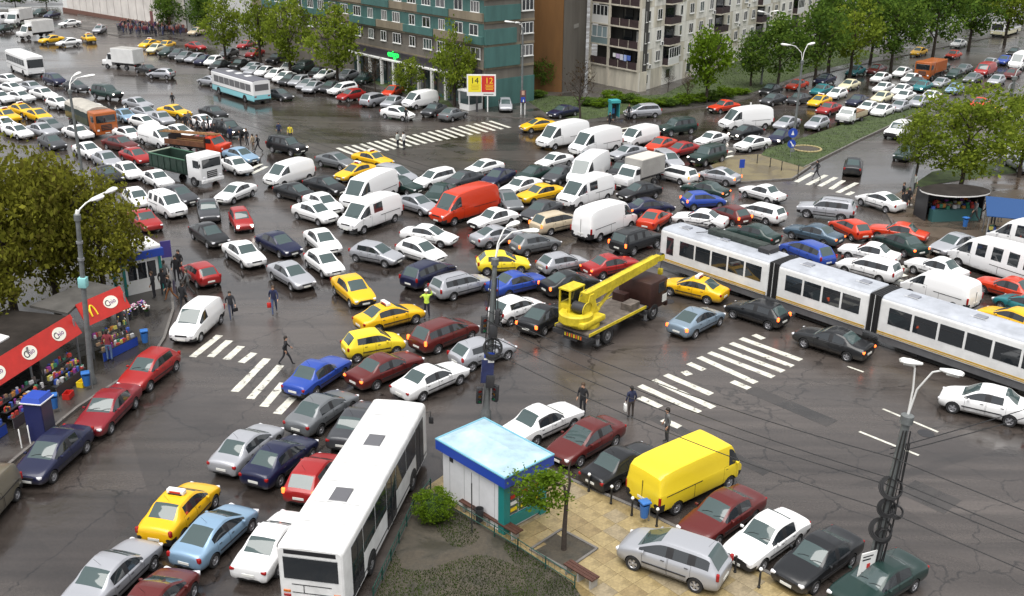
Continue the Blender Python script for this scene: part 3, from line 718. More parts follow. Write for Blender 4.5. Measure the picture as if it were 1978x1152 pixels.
 ('sedan', 'white', 79.48, 185.84, 3.997, 2, '', 'white saloon facing us, behind and right of the orange lorry', 5),
 ('sedan', 'darkgreen', 65.59, 158.27, 3.997, 2, '', 'dark green saloon facing us, behind and right of the orange lorry', 5),
 ('sedan', 'grey', 68.46, 156.7, 3.997, 2, '', 'grey saloon facing us, right of the orange lorry, next to an orange red boxy saloon', 5),
 ('vanl', 'red', 70.73, 154.43, 3.997, 2, '', 'red low van facing us, right of the orange lorry', 5),
 ('sedan', 'silver', 75.23, 163.04, 3.997, 2, '', 'silver saloon facing us, right of the orange lorry', 5),
 ('sedan', 'blue', 78.77, 165.82, 3.997, 2, '', 'blue saloon facing us, right of the orange lorry', 5),
 ('van', 'white', 79.42, 161.84, 3.997, 2, '', 'white high van facing us, right of the orange lorry', 5),
 ('sedan', 'maroon', 73.87, 152.46, 3.997, 2, '', 'maroon saloon facing us, right of the orange lorry', 5),
 ('sedan', 'black', 84.64, 175.21, 3.997, 2, '', 'black saloon facing us, right of the orange lorry', 5),
 ('hatch', 'silver', 68.73, 146.03, 3.997, 2, '', 'silver hatchback facing us, right of the orange lorry', 5),
 ('sedan', 'teal', 56.22, 140.76, 3.997, 2, 'H', 'teal saloon facing us, before the orange lorry', 5),
 ('sedan', 'silver', 59.97, 143.83, 3.997, 2, '', 'silver saloon facing us, before and right of the orange lorry', 5),
 ('hatch', 'lightblue', 59.94, 138.95, 3.997, 2, '', 'light blue hatchback facing us, before and right of the orange lorry', 5),
 ('sedan', 'white', 51.04, 133.1, 3.997, 2, '', 'white saloon facing us, right of the median pickup, next to a teal saloon', 5),
 ('sedan', 'white', 54.26, 132.68, 3.997, 2, '', 'white saloon facing us, before the orange lorry', 5),
 ('sedan', 'orangered', 58.82, 128.15, 3.997, 2, '', 'orange red saloon facing us, behind and right of the wide market tree', 5),
 ('sedan', 'yellow', 58.04, 123.39, 3.997, 2, '', 'yellow taxi facing us, behind and right of the wide market tree', 5),
 ('suv', 'white', 42.63, 111.38, 3.997, 2, '', 'white off-roader facing us, right of the median pickup', 5),
 ('sedan', 'white', 51.88, 102.49, -1.516, 2, '', 'white saloon facing us, right of the wide market tree', 5),
 ('sedan', 'silver', 49.3, 96.77, -1.565, 2, '', 'silver saloon facing us, right of the wide market tree', 3),
 ('sedan', 'darkgreen', 39.95, 101.5, -2.183, 2, '', 'dark green saloon facing us, left of the wide market tree', 5),
 ('sedan', 'silver', -37.67, 149.47, -1.88, 2, '', 'silver saloon facing us, behind and right of the pale blue bus', 4),
 ('hatch', 'white', -33.91, 145.95, -1.931, 2, '', 'white hatchback facing us, right of the pale blue bus', 4),
 ('sedan', 'darkgrey', -30.96, 141.61, -1.947, 2, '', 'dark grey saloon facing us, between a silver hatchback and a white saloon', 3),
 ('sedan', 'silver', -26.64, 136.01, -1.889, 2, '', 'silver saloon facing us, left of the green block shops', 3),
 ('sedan', 'black', -28.4, 148.27, -1.857, 2, '', 'black saloon facing us, left of the green block shops', 3),
 ('hatch', 'darkgreen', -20.89, 142.66, -1.937, 2, '', 'dark green hatchback facing us, before the green block shops', 3),
 ('sedan', 'black', -36.94, 160.25, -1.886, 2, '', 'black saloon facing us, behind and right of the pale blue bus', 4),
 ('sedan', 'grey', -45.92, 166.41, -1.806, 2, '', 'grey saloon facing us, behind the pale blue bus', 4),
 ('sedan', 'white', 43.85, 125.46, 3.997, 2, '', 'white saloon facing us, behind and right of the median pickup', 5),
 ('sedan', 'darkgrey', 56.59, 144.1, 3.997, 2, '', 'dark grey saloon facing us, before and left of the orange lorry', 5),
 ('sedan', 'silver', 51.55, 129.18, 3.997, 2, '', 'silver saloon facing us, before the orange lorry', 5),
 ('sedan', 'darkgreen', 64.99, 151.43, 3.997, 2, '', 'dark green saloon facing us, right of the orange lorry', 5),
 ('hatch', 'white', 42.58, 134.39, 3.997, 2, '', 'white hatchback facing us, behind the median pickup', 5),
 ('sedan', 'white', 57.13, 147.5, 3.997, 2, '', 'white saloon facing us, between a dark grey saloon and a teal saloon', 5),
 ('sedan', 'grey', 66.17, 147.85, 3.997, 2, '', 'grey saloon facing us, right of the orange lorry, next to a silver hatchback', 5),
 ('hatch', 'white', -48.85, 118.61, -0.699, 2, '', 'white hatchback facing us, behind and right of the canvas lorry', 4),
 ('sedan', 'black', -35.23, 118.6, -0.797, 2, '', 'black saloon facing us, before and left of the pale blue bus', 4),
 ('sedan', 'silver', -43.11, 118.25, -0.716, 2, '', 'silver saloon facing us, between a white hatchback and a light blue saloon', 4),
 ('sedan', 'navy', -1.36, 90.14, -2.067, 1, '', 'navy saloon facing us, behind and right of the orange red van', 3),
 ('sedan', 'white', -64.06, 126.63, -0.595, 2, '', 'white saloon facing us, before the far left bus, next to a grey saloon', 4),
 ('sedan', 'grey', -61.18, 118.91, -0.628, 2, '', 'grey saloon facing us, before the far left bus', 4),
 ('sedan', 'white', -53.17, 107.55, -0.654, 2, '', 'white saloon facing us, left of the canvas lorry, next to a grey hatchback', 4),
 ('sedan', 'darkgrey', -47.45, 102.79, -0.795, 2, '', 'dark grey saloon facing us, before and left of the canvas lorry', 4),
 ('sedan', 'white', -42.28, 99.12, -0.767, 2, '', 'white saloon facing us, before the canvas lorry, next to a maroon saloon', 4),
 ('sedan', 'silver', -39.04, 95.41, -0.837, 2, '', 'silver saloon facing us, before the canvas lorry', 4),
 ('sedan', 'white', -35.64, 91.4, -0.835, 2, '', 'white saloon facing us, left of the green tipper, next to a black saloon', 4),
 ('sedan', 'black', -37.01, 90.11, -0.821, 2, '', 'black saloon facing us, behind and left of the railed white carrier', 4),
 ('hatch', 'white', -55.39, 123.43, -0.663, 2, '', 'white hatchback facing us, behind and left of the canvas lorry', 4),
 ('sedan', 'silver', -40.05, 114.83, -0.873, 2, '', 'silver saloon facing us, behind and left of the ladder lorry', 4),
]

GROUPS = ['cars parked along the left kerb', 'cars parked beside the plaza', 'vehicles in the traffic jam', 'vehicles jammed in the junction', 'vehicles jammed on the left road', 'vehicles on the avenue']

G = {
 'S_bustruckbox': [[-98.15, 206.8, -1.744, 'white', 'white box lorry at the top left corner', 'vehicles in the traffic jam'], [-86.39, 187.56, -2.177, 'white', 'white box lorry left of the white hall, behind two yellow taxis', 'vehicles in the traffic jam'], [-58.44, 153.81, 2.731, 'white', 'white box lorry driving left, apart on the open road', 'vehicles in the traffic jam']],
 'S_old_bus': [[-70.75, 148.79, 5.428, 'white', 'white bus cut by the left edge above the jam', 'vehicles in the traffic jam'], [-35.27, 131.63, 2.286, 'paleblue', 'old bus with pale blue lower half and white top, passing the parked row', 'vehicles in the traffic jam']],
 'S_army': [[-46.53, 111.07, 5.428, 'orange', 'long lorry with orange cab, dark box and grey tarpaulin', 'vehicles in the traffic jam']],
 'S_tipper': [[-29.99, 90.76, -0.597, 'white', 'white cabbed tipper lorry with open green bed', 'vehicles in the traffic jam']],
 'S_flatbed': [[-31.79, 100.93, -0.375, 'orange', 'orange red flatbed lorry carrying a wooden ladder', 'vehicles in the traffic jam']],
 'S_pickup': [[39.73, 119.01, 3.997, 'white', 'white pickup with beige bed beside the grass median', 'vehicles in the traffic jam']],
 'S_smallbox': [[11.38, 89.95, -2.33, 'cream', 'small white cabbed lorry with grey cargo box amid the vans', 'vehicles in the traffic jam']],
 'S_otruck': [[61.22, 151.26, 3.997, 'orange', 'orange lorry on the avenue under the trees', 'vehicles in the traffic jam']],
 'S_far_bus': [[96.17, 204.19, 3.997, 'white', 'distant cream and white bus at the top right corner', 'vehicles in the traffic jam']],
 'S_city_bus': [[-6.09, 35.71, 1.398, 'white', 'long white city bus with two roof hatches beside the kiosk', 'vehicles in the traffic jam']],
 'S_tramsec': [[14.33, 64.49, 2.286, 'white', '', 'vehicles in the traffic jam'], [19.68, 58.33, 2.286, 'white', '', 'vehicles in the traffic jam'], [25.57, 51.56, 2.286, 'white', '', 'vehicles in the traffic jam']],
 'S_crane': [[6.09, 57.05, 0.872, 'yellow', 'yellow truck crane with maroon cab and boom over the cab', 'vehicles in the traffic jam']],
 'walk_left': [[-25.81, 31.09], [-23.12, 39.74], [-22.12, 46.0], [-20.3, 51.6], [-20.52, 54.82], [-21.38, 59.24], [-23.29, 64.78], [-26.5, 71.27], [-31.88, 77.54], [-45.59, 93.52], [-66.55, 98.94]],
 'walk_north': [[-84.72, 202.02], [-73.17, 191.05], [-55.66, 181.61], [-42.72, 165.82], [-26.32, 147.62], [-16.03, 135.7], [-6.36, 121.65], [-1.98, 120.61], [4.15, 119.06], [8.29, 116.89], [19.67, 125.02], [30.39, 133.43], [43.32, 151.28], [59.74, 168.43], [85.81, 194.32], [103.18, 211.25], [138.56, 254.38], [57.36, 288.21], [-38.25, 264.52], [-104.72, 251.87]],
 'lawn_mid': [[-22.62, 147.82], [-17.42, 148.09], [-8.92, 132.31], [-6.98, 123.84], [-15.98, 136.47]],
 'lawn_apt': [[0.52, 134.6], [4.33, 120.88], [8.4, 118.64], [20.01, 127.35], [30.95, 136.06], [44.21, 154.62], [61.31, 173.12], [61.0, 189.14], [39.11, 174.78], [19.81, 135.52], [10.69, 133.23]],
 'median_tan': [[19.34, 97.39], [19.51, 92.88], [21.03, 91.26], [26.19, 92.73], [29.29, 97.74], [27.15, 102.84], [22.62, 101.56]],
 'median_grass': [[25.33, 101.88], [28.36, 96.89], [37.78, 109.46], [48.26, 122.78], [69.48, 151.74], [70.36, 157.48], [49.32, 129.35], [30.92, 109.19], [26.5, 104.66]],
 'walk_market': [[31.91, 85.12], [29.77, 73.4], [30.59, 69.89], [32.94, 68.29], [35.38, 65.73], [46.14, 64.5], [70.57, 103.99], [51.49, 97.91], [45.44, 95.69], [38.77, 92.59], [35.27, 88.89]],
 'plaza': [[-3.76, 38.75], [-2.53, 40.53], [-0.65, 42.3], [1.17, 40.82], [3.22, 39.08], [5.45, 37.26], [9.35, 33.56], [11.28, 31.6], [12.41, 30.14], [2.54, 29.45], [0.32, 32.71], [-2.48, 35.79]],
 'garden': [[-5.05, 30.92], [-4.1, 36.91], [-3.52, 38.54], [-2.56, 37.13], [0.32, 34.32], [2.39, 32.03], [3.14, 30.02], [-1.51, 28.59]],
 'bed_market': [[35.15, 88.54], [40.37, 95.51], [46.94, 99.2], [53.28, 103.35], [49.76, 95.84], [44.6, 93.73], [38.56, 90.76]],
 'stripes': [[-18.13, 52.34, -17.43, 55.42], [-17.13, 52.36, -16.65, 54.68], [-16.13, 52.03, -15.75, 53.89], [-15.19, 51.64, -14.78, 52.97], [-14.64, 48.06, -13.86, 52.22], [-13.62, 47.25, -12.91, 51.35], [-12.72, 46.4, -12.27, 49.15], [-11.86, 45.63, -11.42, 47.46], [6.94, 49.21, 9.65, 46.19], [7.76, 49.92, 10.46, 46.72], [8.52, 50.58, 10.63, 48.24], [6.78, 47.81, 7.73, 46.75], [7.66, 45.38, 8.4, 44.61], [9.59, 51.03, 9.84, 50.55], [10.03, 52.09, 10.76, 51.22], [10.77, 52.93, 13.3, 49.65], [12.04, 49.82, 12.79, 48.96], [11.47, 53.59, 14.43, 50.4], [12.22, 54.26, 15.15, 51.12], [12.99, 54.94, 15.84, 51.79], [13.72, 55.66, 16.54, 52.63], [14.62, 56.2, 15.07, 55.59], [26.34, 91.81, 28.87, 95.31], [27.12, 90.83, 29.89, 94.47], [28.12, 90.41, 30.58, 93.63], [28.86, 89.43, 30.98, 92.52], [29.15, 88.26, 31.95, 91.72], [29.76, 87.52, 30.63, 88.57], [20.41, 98.47, 22.35, 100.24], [21.31, 101.07, 22.5, 102.0], [21.7, 103.09, 22.85, 104.05], [20.92, 99.54, 22.38, 100.89], [26.14, 65.5, 27.0, 65.93], [26.35, 66.33, 27.67, 66.98], [26.97, 67.49, 28.54, 68.28], [27.83, 68.59, 28.74, 68.84], [11.62, 113.94, 13.21, 115.11], [11.54, 111.78, 13.18, 113.18], [11.51, 110.21, 13.13, 111.58], [-24.63, 93.09, -23.85, 95.87], [-25.3, 94.23, -24.58, 96.87], [-25.98, 95.8, -25.38, 98.3], [-18.3, 103.9, -15.74, 100.37], [-17.6, 104.54, -15.05, 101.01], [-16.9, 105.18, -14.36, 101.64], [-16.19, 105.83, -13.66, 102.29], [-15.48, 106.49, -12.96, 102.94], [-14.75, 107.16, -12.24, 103.61], [-14.02, 107.84, -11.52, 104.27], [-13.28, 108.52, -10.79, 104.95], [-12.53, 109.21, -10.04, 105.64], [-11.77, 109.91, -9.29, 106.33], [-11.0, 110.61, -8.53, 107.03], [-10.22, 111.33, -7.77, 107.74], [-9.44, 112.05, -6.99, 108.46], [-8.64, 112.78, -6.2, 109.19], [-7.84, 113.53, -5.4, 109.93], [-7.02, 114.28, -4.6, 110.67], [-6.19, 115.04, -3.78, 111.43], [-5.36, 115.8, -2.95, 112.19], [-4.51, 116.58, -2.11, 112.97], [-3.66, 117.37, -1.26, 113.75], [-2.79, 118.17, -0.4, 114.55]],
 'dashes': [[19.23, 46.76, 21.16, 44.34], [17.25, 44.33, 19.36, 42.06], [18.96, 51.86, 19.63, 51.13]],
 'tree_left': [[-29.61, 55.78, 12.08, 3.72], [-25.92, 60.01, 8.81, 3.12], [-30.37, 51.4, 8.46, 3.29], [-28.67, 59.07, 10.44, 3.4]],
 'tree_row': [[-45.38, 162.35, 9.89, 3.39], [-38.69, 157.48, 11.12, 2.93], [-32.38, 149.12, 11.3, 3.63], [-24.39, 141.25, 10.58, 4.01]],
 'tree_mid': [[-7.36, 126.11, 9.78, 2.89], [-13.61, 132.09, 5.29, 2.14]],
 'tree_back': [[-62.39, 197.93, 8.68, 3.73], [-58.14, 195.1, 7.56, 3.14], [-66.26, 199.26, 7.61, 2.7], [-115.23, 242.32, 4.81, 5.5], [-109.32, 245.24, 5.21, 4.13], [-119.88, 239.56, 4.99, 4.12]],
 'tree_apt': [[24.62, 130.3, 9.06, 2.96], [1.93, 138.52, 5.72, 2.15], [4.02, 137.44, 4.53, 1.78]],
 'tree_avenue': [[35.8, 138.99, 10.25, 4.09], [42.53, 145.05, 10.91, 3.91], [49.53, 151.61, 11.42, 4.28], [57.43, 156.78, 11.84, 4.74], [68.38, 168.93, 12.81, 5.16], [79.03, 180.3, 12.91, 5.26], [89.82, 190.3, 13.2, 5.62], [33.11, 142.9, 7.62, 2.66], [47.8, 156.26, 12.09, 3.79], [56.75, 164.43, 12.27, 4.03]],
 'tree_right': [[40.2, 88.7, 9.73, 4.87], [38.39, 94.47, 6.19, 2.14], [47.98, 93.84, 8.78, 2.48]],
 'tree_far': [[73.64, 201.05, 12.39, 4.4], [83.35, 208.17, 12.02, 4.6], [100.55, 229.46, 11.87, 5.78], [115.95, 243.29, 11.19, 5.52], [69.09, 208.83, 11.86, 3.95], [61.21, 206.61, 10.97, 3.32]],
 'tree_plaza': [[2.17, 34.21, 4.21, 1.29]],
 'bare': [[7.69, 116.86, 7.79, 1.71], [-18.34, 134.83, 5.18, 1.76], [21.81, 128.44, 4.21, 1.01], [20.77, 137.48, 3.1, 0.86]],
 'lampL': [-22.4, 48.64],
 'lampR': [13.72, 32.1],
 'poleC': [-1.28, 45.38],
 'lamp_far_left': [-36.13, 78.82],
 'lamp_far_mid': [0.99, 121.97],
 'lamp_mid_right': [28.88, 103.36],
 'lamp_far_right': [34.86, 144.24],
 'pole_right': [46.71, 95.73],
 'billboard': [-3.91, 123.01],
 'phone_booth': [11.71, 118.19],
 'kiosk_behind': [-5.25, 124.89],
 'poster_post': [1.11, 121.35],
 'sign_median': [28.1, 101.1],
 'box_blue_left': [-22.46, 42.81],
 'bush': [-3.2, 36.16],
 'stall_black': [36.04, 80.23],
 'stall_blue': [39.24, 74.28],
 'flag': [33.95, 83.92],
 'kiosk_left': [-24.73, 62.79],
 'post_white': [28.33, 121.3],
 'bins': [[-22.36, 47.97], [-21.19, 53.55], [5.62, 36.21], [35.99, 77.31], [-22.99, 45.42], [21.86, 92.96], [-24.12, 66.83]],
 'bollards': [[3.46, 38.53], [4.36, 37.56], [5.16, 36.67], [6.11, 35.85], [8.77, 32.82], [9.49, 31.88], [24.14, 98.39], [25.09, 96.98], [25.87, 95.61], [27.07, 94.09]],
 'posts_white': [[-23.05, 41.82], [-22.81, 42.21]],
 'awning_front': [[-24.81, 44.14], [-23.4, 50.59]],
 'awning_side': [[-23.45, 51.45], [-22.08, 54.37]],
 'awning_left': [[-25.91, 39.24]],
 'people': [[-17.36, 57.98, 'walk', 'darkjeans'], [-14.89, 58.88, 'walk', 'navyred'], [-12.59, 51.35, 'walk', 'black'], [-5.29, 58.42, 'police', 'hivis'], [3.63, 45.75, 'stand', 'black'], [6.05, 45.52, 'stand', 'navybag'], [7.52, 43.03, 'stand', 'grey'], [-41.86, 124.56, 'stand', 'black'], [-11.97, 103.67, 'stand', 'pale'], [-11.28, 103.24, 'stand', 'white'], [-12.4, 116.6, 'stand', 'black'], [-23.43, 62.82, 'stand', 'blue'], [-22.64, 61.43, 'stand', 'black'], [-21.89, 60.55, 'walk', 'blackorange'], [-22.59, 64.0, 'stand', 'black'], [-22.75, 65.3, 'stand', 'black'], [-21.17, 61.93, 'walk', 'grey'], [-22.44, 51.42, 'stand', 'redjeans'], [28.55, 93.0, 'walk', 'black'], [32.84, 82.05, 'stand', 'black'], [34.3, 83.31, 'stand', 'beige'], [36.09, 84.3, 'stand', 'grey'], [37.49, 81.59, 'stand', 'orange'], [37.56, 79.28, 'walk', 'grey'], [35.76, 88.05, 'stand', 'pale'], [38.6, 78.2, 'stand', 'black'], [-36.39, 111.71, 'stand', 'black'], [-35.24, 110.17, 'stand', 'black'], [-34.27, 109.17, 'walk', 'black'], [-33.6, 109.19, 'stand', 'grey'], [-31.59, 109.27, 'stand', 'black'], [-27.76, 104.25, 'stand', 'black'], [-26.62, 102.2, 'stand', 'beige'], [-25.94, 101.55, 'walk', 'black'], [13.6, 119.46, 'stand', 'black'], [10.95, 115.02, 'walk', 'black'], [-23.59, 152.4, 'stand', 'black'], [33.65, 84.7, 'stand', 'black'], [-25.22, 108.0, 'stand', 'navy'], [-23.65, 106.32, 'stand', 'yellow'], [-36.53, 113.34, 'stand', 'grey'], [-33.59, 110.76, 'stand', 'black'], [-31.69, 106.75, 'walk', 'black'], [-29.9, 105.84, 'stand', 'navy'], [-28.23, 103.52, 'stand', 'black'], [33.53, 83.13, 'walk', 'black'], [34.87, 82.71, 'stand', 'darkjeans2'], [36.23, 82.15, 'walk', 'black'], [38.51, 82.82, 'stand', 'blue'], [39.25, 81.06, 'walk', 'grey'], [39.69, 79.35, 'stand', 'beige'], [-23.08, 63.21, 'walk', 'grey'], [-23.1, 60.97, 'stand', 'black'], [-20.7, 59.26, 'walk', 'black'], [-23.02, 55.15, 'stand', 'grey']],
 'crowd': [[-74.53, 193.97], [-65.71, 190.07], [-60.76, 191.89], [-63.83, 201.05], [-70.72, 202.2], [-77.89, 206.76]],
 'shrubs': [[9.32, 127.88], [10.87, 126.93], [12.88, 131.17], [14.74, 129.85], [16.21, 128.19], [17.72, 127.24], [19.4, 127.66], [21.34, 128.42], [23.41, 130.24], [25.48, 131.75], [27.79, 134.04], [29.98, 136.39], [2.88, 132.86], [1.2, 133.52]],
 'bench1': [[-2.05, 37.14], [0.4, 34.74]],
 'bench2': [[2.23, 32.8], [3.26, 31.73]],
 'fence1': [[-5.05, 30.92], [-4.09, 36.84], [-3.51, 38.46]],
 'fence2': [[-2.55, 36.86], [0.32, 34.04], [2.47, 31.72]],
 'thin_post': [-1.56, 35.25],
 'bin_garden': [-1.28, 35.88],
 'sign_island': [21.42, 92.94],
 'flower_ring': [30.71, 104.58],
 'flowers': [[-23.4, 58.18], [-23.15, 58.69], [-23.49, 57.35], [-23.58, 56.54], [-22.61, 58.03]],
}

# ------------------------------------------------------------------ vehicles: lofted bodies
PAINT0 = PAINT['white']           # slot that every vehicle repaints
BUMP0 = mat('bumper_slot', (0.02, 0.02, 0.022), rough=0.5)
def wheel_meshes(r, w, lugs=5):
 t = MB()
 t.lathe([(r * 0.62, -w / 2 + 0.01), (r * 0.93, -w / 2), (r, -w * 0.32), (r, w * 0.32), (r * 0.93, w / 2), (r * 0.62, w / 2 - 0.01)], RUBBER, n=22, axis='Y', close=True)
 k = MB()
 k.lathe([(r * 0.64, w / 2 - 0.012), (r * 0.58, w / 2 - 0.03), (r * 0.54, w / 2 - 0.05)], RIM, n=22, axis='Y')
 k.lathe([(r * 0.56, w / 2 - 0.055), (0.001, w / 2 - 0.055)], DARK, n=22, axis='Y')
 for i in range(lugs):
  a = 2 * PI * i / lugs
  M = Matrix.Rotation(a, 4, 'Y')
  k.box((0, w / 2 - 0.04, r * 0.30), (r * 0.22, 0.03, r * 0.56), RIM, M=M, taper=(1.5, 1))
 k.lathe([(r * 0.17, w / 2 - 0.03), (r * 0.13, w / 2 - 0.005), (0.001, w / 2 - 0.004)], RIM, n=12, axis='Y')
 return t.mesh('tyre'), k.mesh('rim')
WHEELS = {}
def wheels_of(r, w):
 key = (round(r, 2), round(w, 2))
 if key not in WHEELS:
  WHEELS[key] = wheel_meshes(*key)
 return WHEELS[key]
def eval_mods(me, mods):
 o = bpy.data.objects.new('work', me)
 COL.objects.link(o)
 extra = []
 for md in mods:
  if md[0] == 'SUB':
   m = o.modifiers.new('s', 'SUBSURF')
   m.levels = m.render_levels = md[1]
   m.boundary_smooth = 'PRESERVE_CORNERS'
  else:
   c = bpy.data.objects.new('cut', md[1])
   COL.objects.link(c)
   extra.append(c)
   m = o.modifiers.new('b', 'BOOLEAN')
   m.operation = 'DIFFERENCE'
   m.solver = 'EXACT'
   m.object = c
 dg = bpy.context.evaluated_depsgraph_get()
 dg.update()
 out = bpy.data.meshes.new_from_object(o.evaluated_get(dg))
 for x in extra + [o]:
  bpy.data.objects.remove(x)
 return out
def split(me, ids):
 """take the faces whose material index is in ids out of me; returns connected islands as (verts, faces, centre)"""
 faces = [p for p in me.polygons if p.material_index in ids]
 par = {}
 def find(a):
  while par[a] != a:
   par[a] = par[par[a]]
   a = par[a]
  return a
 for p in faces:
  vs = list(p.vertices)
  for v in vs:
   par.setdefault(v, v)
  for v in vs[1:]:
   par[find(v)] = find(vs[0])
 groups = {}
 for p in faces:
  groups.setdefault(find(p.vertices[0]), []).append(p)
 res = []
 for g in groups.values():
  idx = {}
  vs, fs, mi = [], [], []
  for p in g:
   f = []
   for v in p.vertices:
    if v not in idx:
     idx[v] = len(vs)
     vs.append(me.vertices[v].co.copy())
    f.append(idx[v])
   fs.append(f)
   mi.append(p.material_index)
  c = sum(vs, Vector()) / len(vs)
  res.append((vs, fs, c, mi))
 return res
def mk(vs, fs, mats_, mi=None, name='panel', angle=32, smooth=True):
 me = bpy.data.meshes.new(name)
 me.from_pydata([tuple(v) for v in vs], [], fs)
 for m in mats_:
  me.materials.append(m)
 if mi:
  me.polygons.foreach_set('material_index', mi)
 me.polygons.foreach_set('use_smooth', [smooth] * len(fs))
 me.update()
 me.set_sharp_from_angle(angle=math.radians(angle))
 return me
ROOF, WS, RW, SG, TR, BU, DF, DR, UN = range(9)
def car_kit(P):
 """P: dict of proportions. Returns kit of meshes in three levels of parts"""
 L, W, H = P['L'], P['W'], P['H']
 x0, x1 = L / 2, -L / 2
 hw = W / 2
 zl = P.get('clear', 0.19)
 zn, zh, zc = P['nose'], P['hood'], P['cowlz']
 xc, xr0, xr1, xd, zd = P['cowl'], P['roof0'], P['roof1'], P['deck'], P['deckz']
 b0, b1 = P['belt'][0] - 0.045, P['belt'][1] - 0.045
 wr = P['wr']
 ztop = [(x0, zn - 0.05), (x0 - 0.06, zn + 0.02), (x0 - P.get('round', 0.28), zh), (xc, zc), (xr0, H - P.get('rdrop', 0.05)), ((xr0 + xr1) / 2 + 0.1, H), (xr1, H - P.get('rdrop2', 0.05)), (xd, zd)]
 if xd > x1 + 0.25:
  ztop += [(x1 + 0.12, zd - 0.02), (x1 + 0.04, zd - 0.09), (x1, zd - 0.16)]
 else:
  ztop += [(x1, zd - 0.08)]
 wpts = [(x0, hw * P.get('nw', 0.74)), (x0 - 0.07, hw * 0.88), (x0 - 0.32, hw * 0.965), (xc, hw), (xr1, hw), (x1 + 0.3, hw * 0.965), (x1 + 0.05, hw * P.get('tw', 0.90)), (x1, hw * (P.get('tw', 0.90) - 0.1))]
 bpts = [(x0, zn - 0.1), (x0 - 0.07, zn - 0.05), (x0 - 0.3, zh - 0.06), (xc, zc - 0.06), (xr0, b0), (xr1, b1), (xd, zd - 0.05), (x1, zd - 0.2)]
 lpts = [(x0, zl + 0.12), (x0 - 0.08, zl + 0.03), (x0 - 0.4, zl), (x1 + 0.4, zl), (x1 + 0.06, zl + 0.05), (x1, zl + 0.14)]
 wins = [(xc - 0.07, P['wins'][0][1])] + [(a, b) for a, b in P['wins'][1:]]      # x ranges of side glass
 doors = P['doors']
 xs = {x0, x0 - 0.07, x0 - 0.32, xc, xr0, xr1, xd, x1 + 0.05, x1, (xc + x0 - 0.3) / 2, lerp(xc, xr0, 0.5)}
 if xd > x1 + 0.25:
  xs |= {x1 + 0.13, x1 + 0.32, lerp(xr1, xd, 0.5)}
 else:
  xs |= {lerp(xr1, xd, 0.5)}
 for a, b in wins:
  xs |= {a, b}
 for a, b in doors:
  xs |= {a, b}
 for a in P.get('extra', []):
  xs.add(a)
 xs = sorted(xs, reverse=True)
 xs = [x for i, x in enumerate(xs) if i == 0 or xs[i - 1] - x > 0.012]
 rings = []
 for x in xs:
  w, zt, zb, z0 = interp(wpts, x), interp(ztop, x), interp(bpts, x), interp(lpts, x)
  if x >= xc - 1e-6:
   fw, cab = 0.0, 0.0
  elif x > xr0:
   fw = (xc - x) / (xc - xr0); cab = 1.0
  elif x >= xr1 - 1e-6:
   fw, cab = 1.0, 1.0
  elif x > xd + 1e-6:
   fw = (x - xd) / (xr1 - xd); cab = 1.0
  else:
   fw, cab = 0.0, 0.0
  zb = min(zb, zt - 0.03)
  p6z = lerp(lerp(zb, zt, 0.55), max(zb + 0.005, zt - 0.035), cab)
  p7z = lerp(lerp(zb, zt, 0.8), zt - 0.015, cab)
  y6, y7, y8 = lerp(w * 0.84, wr, fw), lerp(w * 0.70, wr - 0.065, fw), lerp(w * 0.38, wr * 0.5, fw)
  if P.get('slab'):
   half = [(0, z0), (w * 0.86, z0), (w * 0.985, z0 + 0.08), (w, lerp(z0, zb, 0.5)), (w * 0.995, zb - 0.02), (w * 0.985, zb)]
  else:
   half = [(0, z0), (w * 0.84, z0), (w * 0.965, z0 + 0.09), (w, lerp(z0, zb, 0.56)), (w * 0.975, zb - 0.035), (w * 0.925, zb)]
  half += [(y6, p6z), (y7, p7z), (y8, zt), (0, zt + 0.012)]
  ring = [(x, y, z) for y, z in half] + [(x, -y, z) for y, z in half[-2:0:-1]]
  rings.append(ring)
 N = len(rings[0])
 verts = [p for r in rings for p in r]
 faces, mi = [], []
 def inside(a, b, rng):
  m = (a + b) / 2
  return any(q <= m <= p for p, q in rng)
 for i in range(len(rings) - 1):
  xa, xb = xs[i], xs[i + 1]
  xm = (xa + xb) / 2
  for k in range(N):
   kk = k if k < 9 else 17 - k
   k2 = (k + 1) % N
   faces.append((i * N + k, i * N + k2, (i + 1) * N + k2, (i + 1) * N + k))
   t = ROOF
   if kk == 0:
    t = UN
   elif kk in (1,) :
    t = BU if P.get('sill') else ROOF
   if kk in (1, 2) and (xm > x0 - 0.34 or xm < x1 + 0.30):
    t = BU
   if kk in (2, 3, 4):
    for di, (p, q) in enumerate(doors):
     if q <= xm <= p:
      t = DF if di % 2 == 0 else DR
   if kk == 5 and inside(xa, xb, wins):
    t = SG
   elif kk == 5 and P.get('pillar', not P.get('slab')) and wins[-1][1] <= xm <= wins[0][0]:
    t = TR
   if kk in (7, 8):
    if xr0 - 1e-6 <= xm <= xc:
     t = WS
    elif P.get('rglass', True) and xd <= xm <= xr1:
     t = RW
   if kk == 6 and P.get('wrapws') and xr0 <= xm <= xc:
    t = WS
   mi.append(t)
 faces.append(tuple(range(N))[::-1]); mi.append(BU if not P.get('slab') else ROOF)
 faces.append(tuple((len(rings) - 1) * N + k for k in range(N))); mi.append(ROOF)
 me = bpy.data.meshes.new('shell')
 me.from_pydata(verts, [], faces)
 mats9 = [PAINT0, GLASS_W, GLASS_W, GLASS, TRIM, BUMP0, PAINT0, PAINT0, UNDER]
 for m in mats9:
  me.materials.append(m)
 me.polygons.foreach_set('material_index', mi)
 me.update()
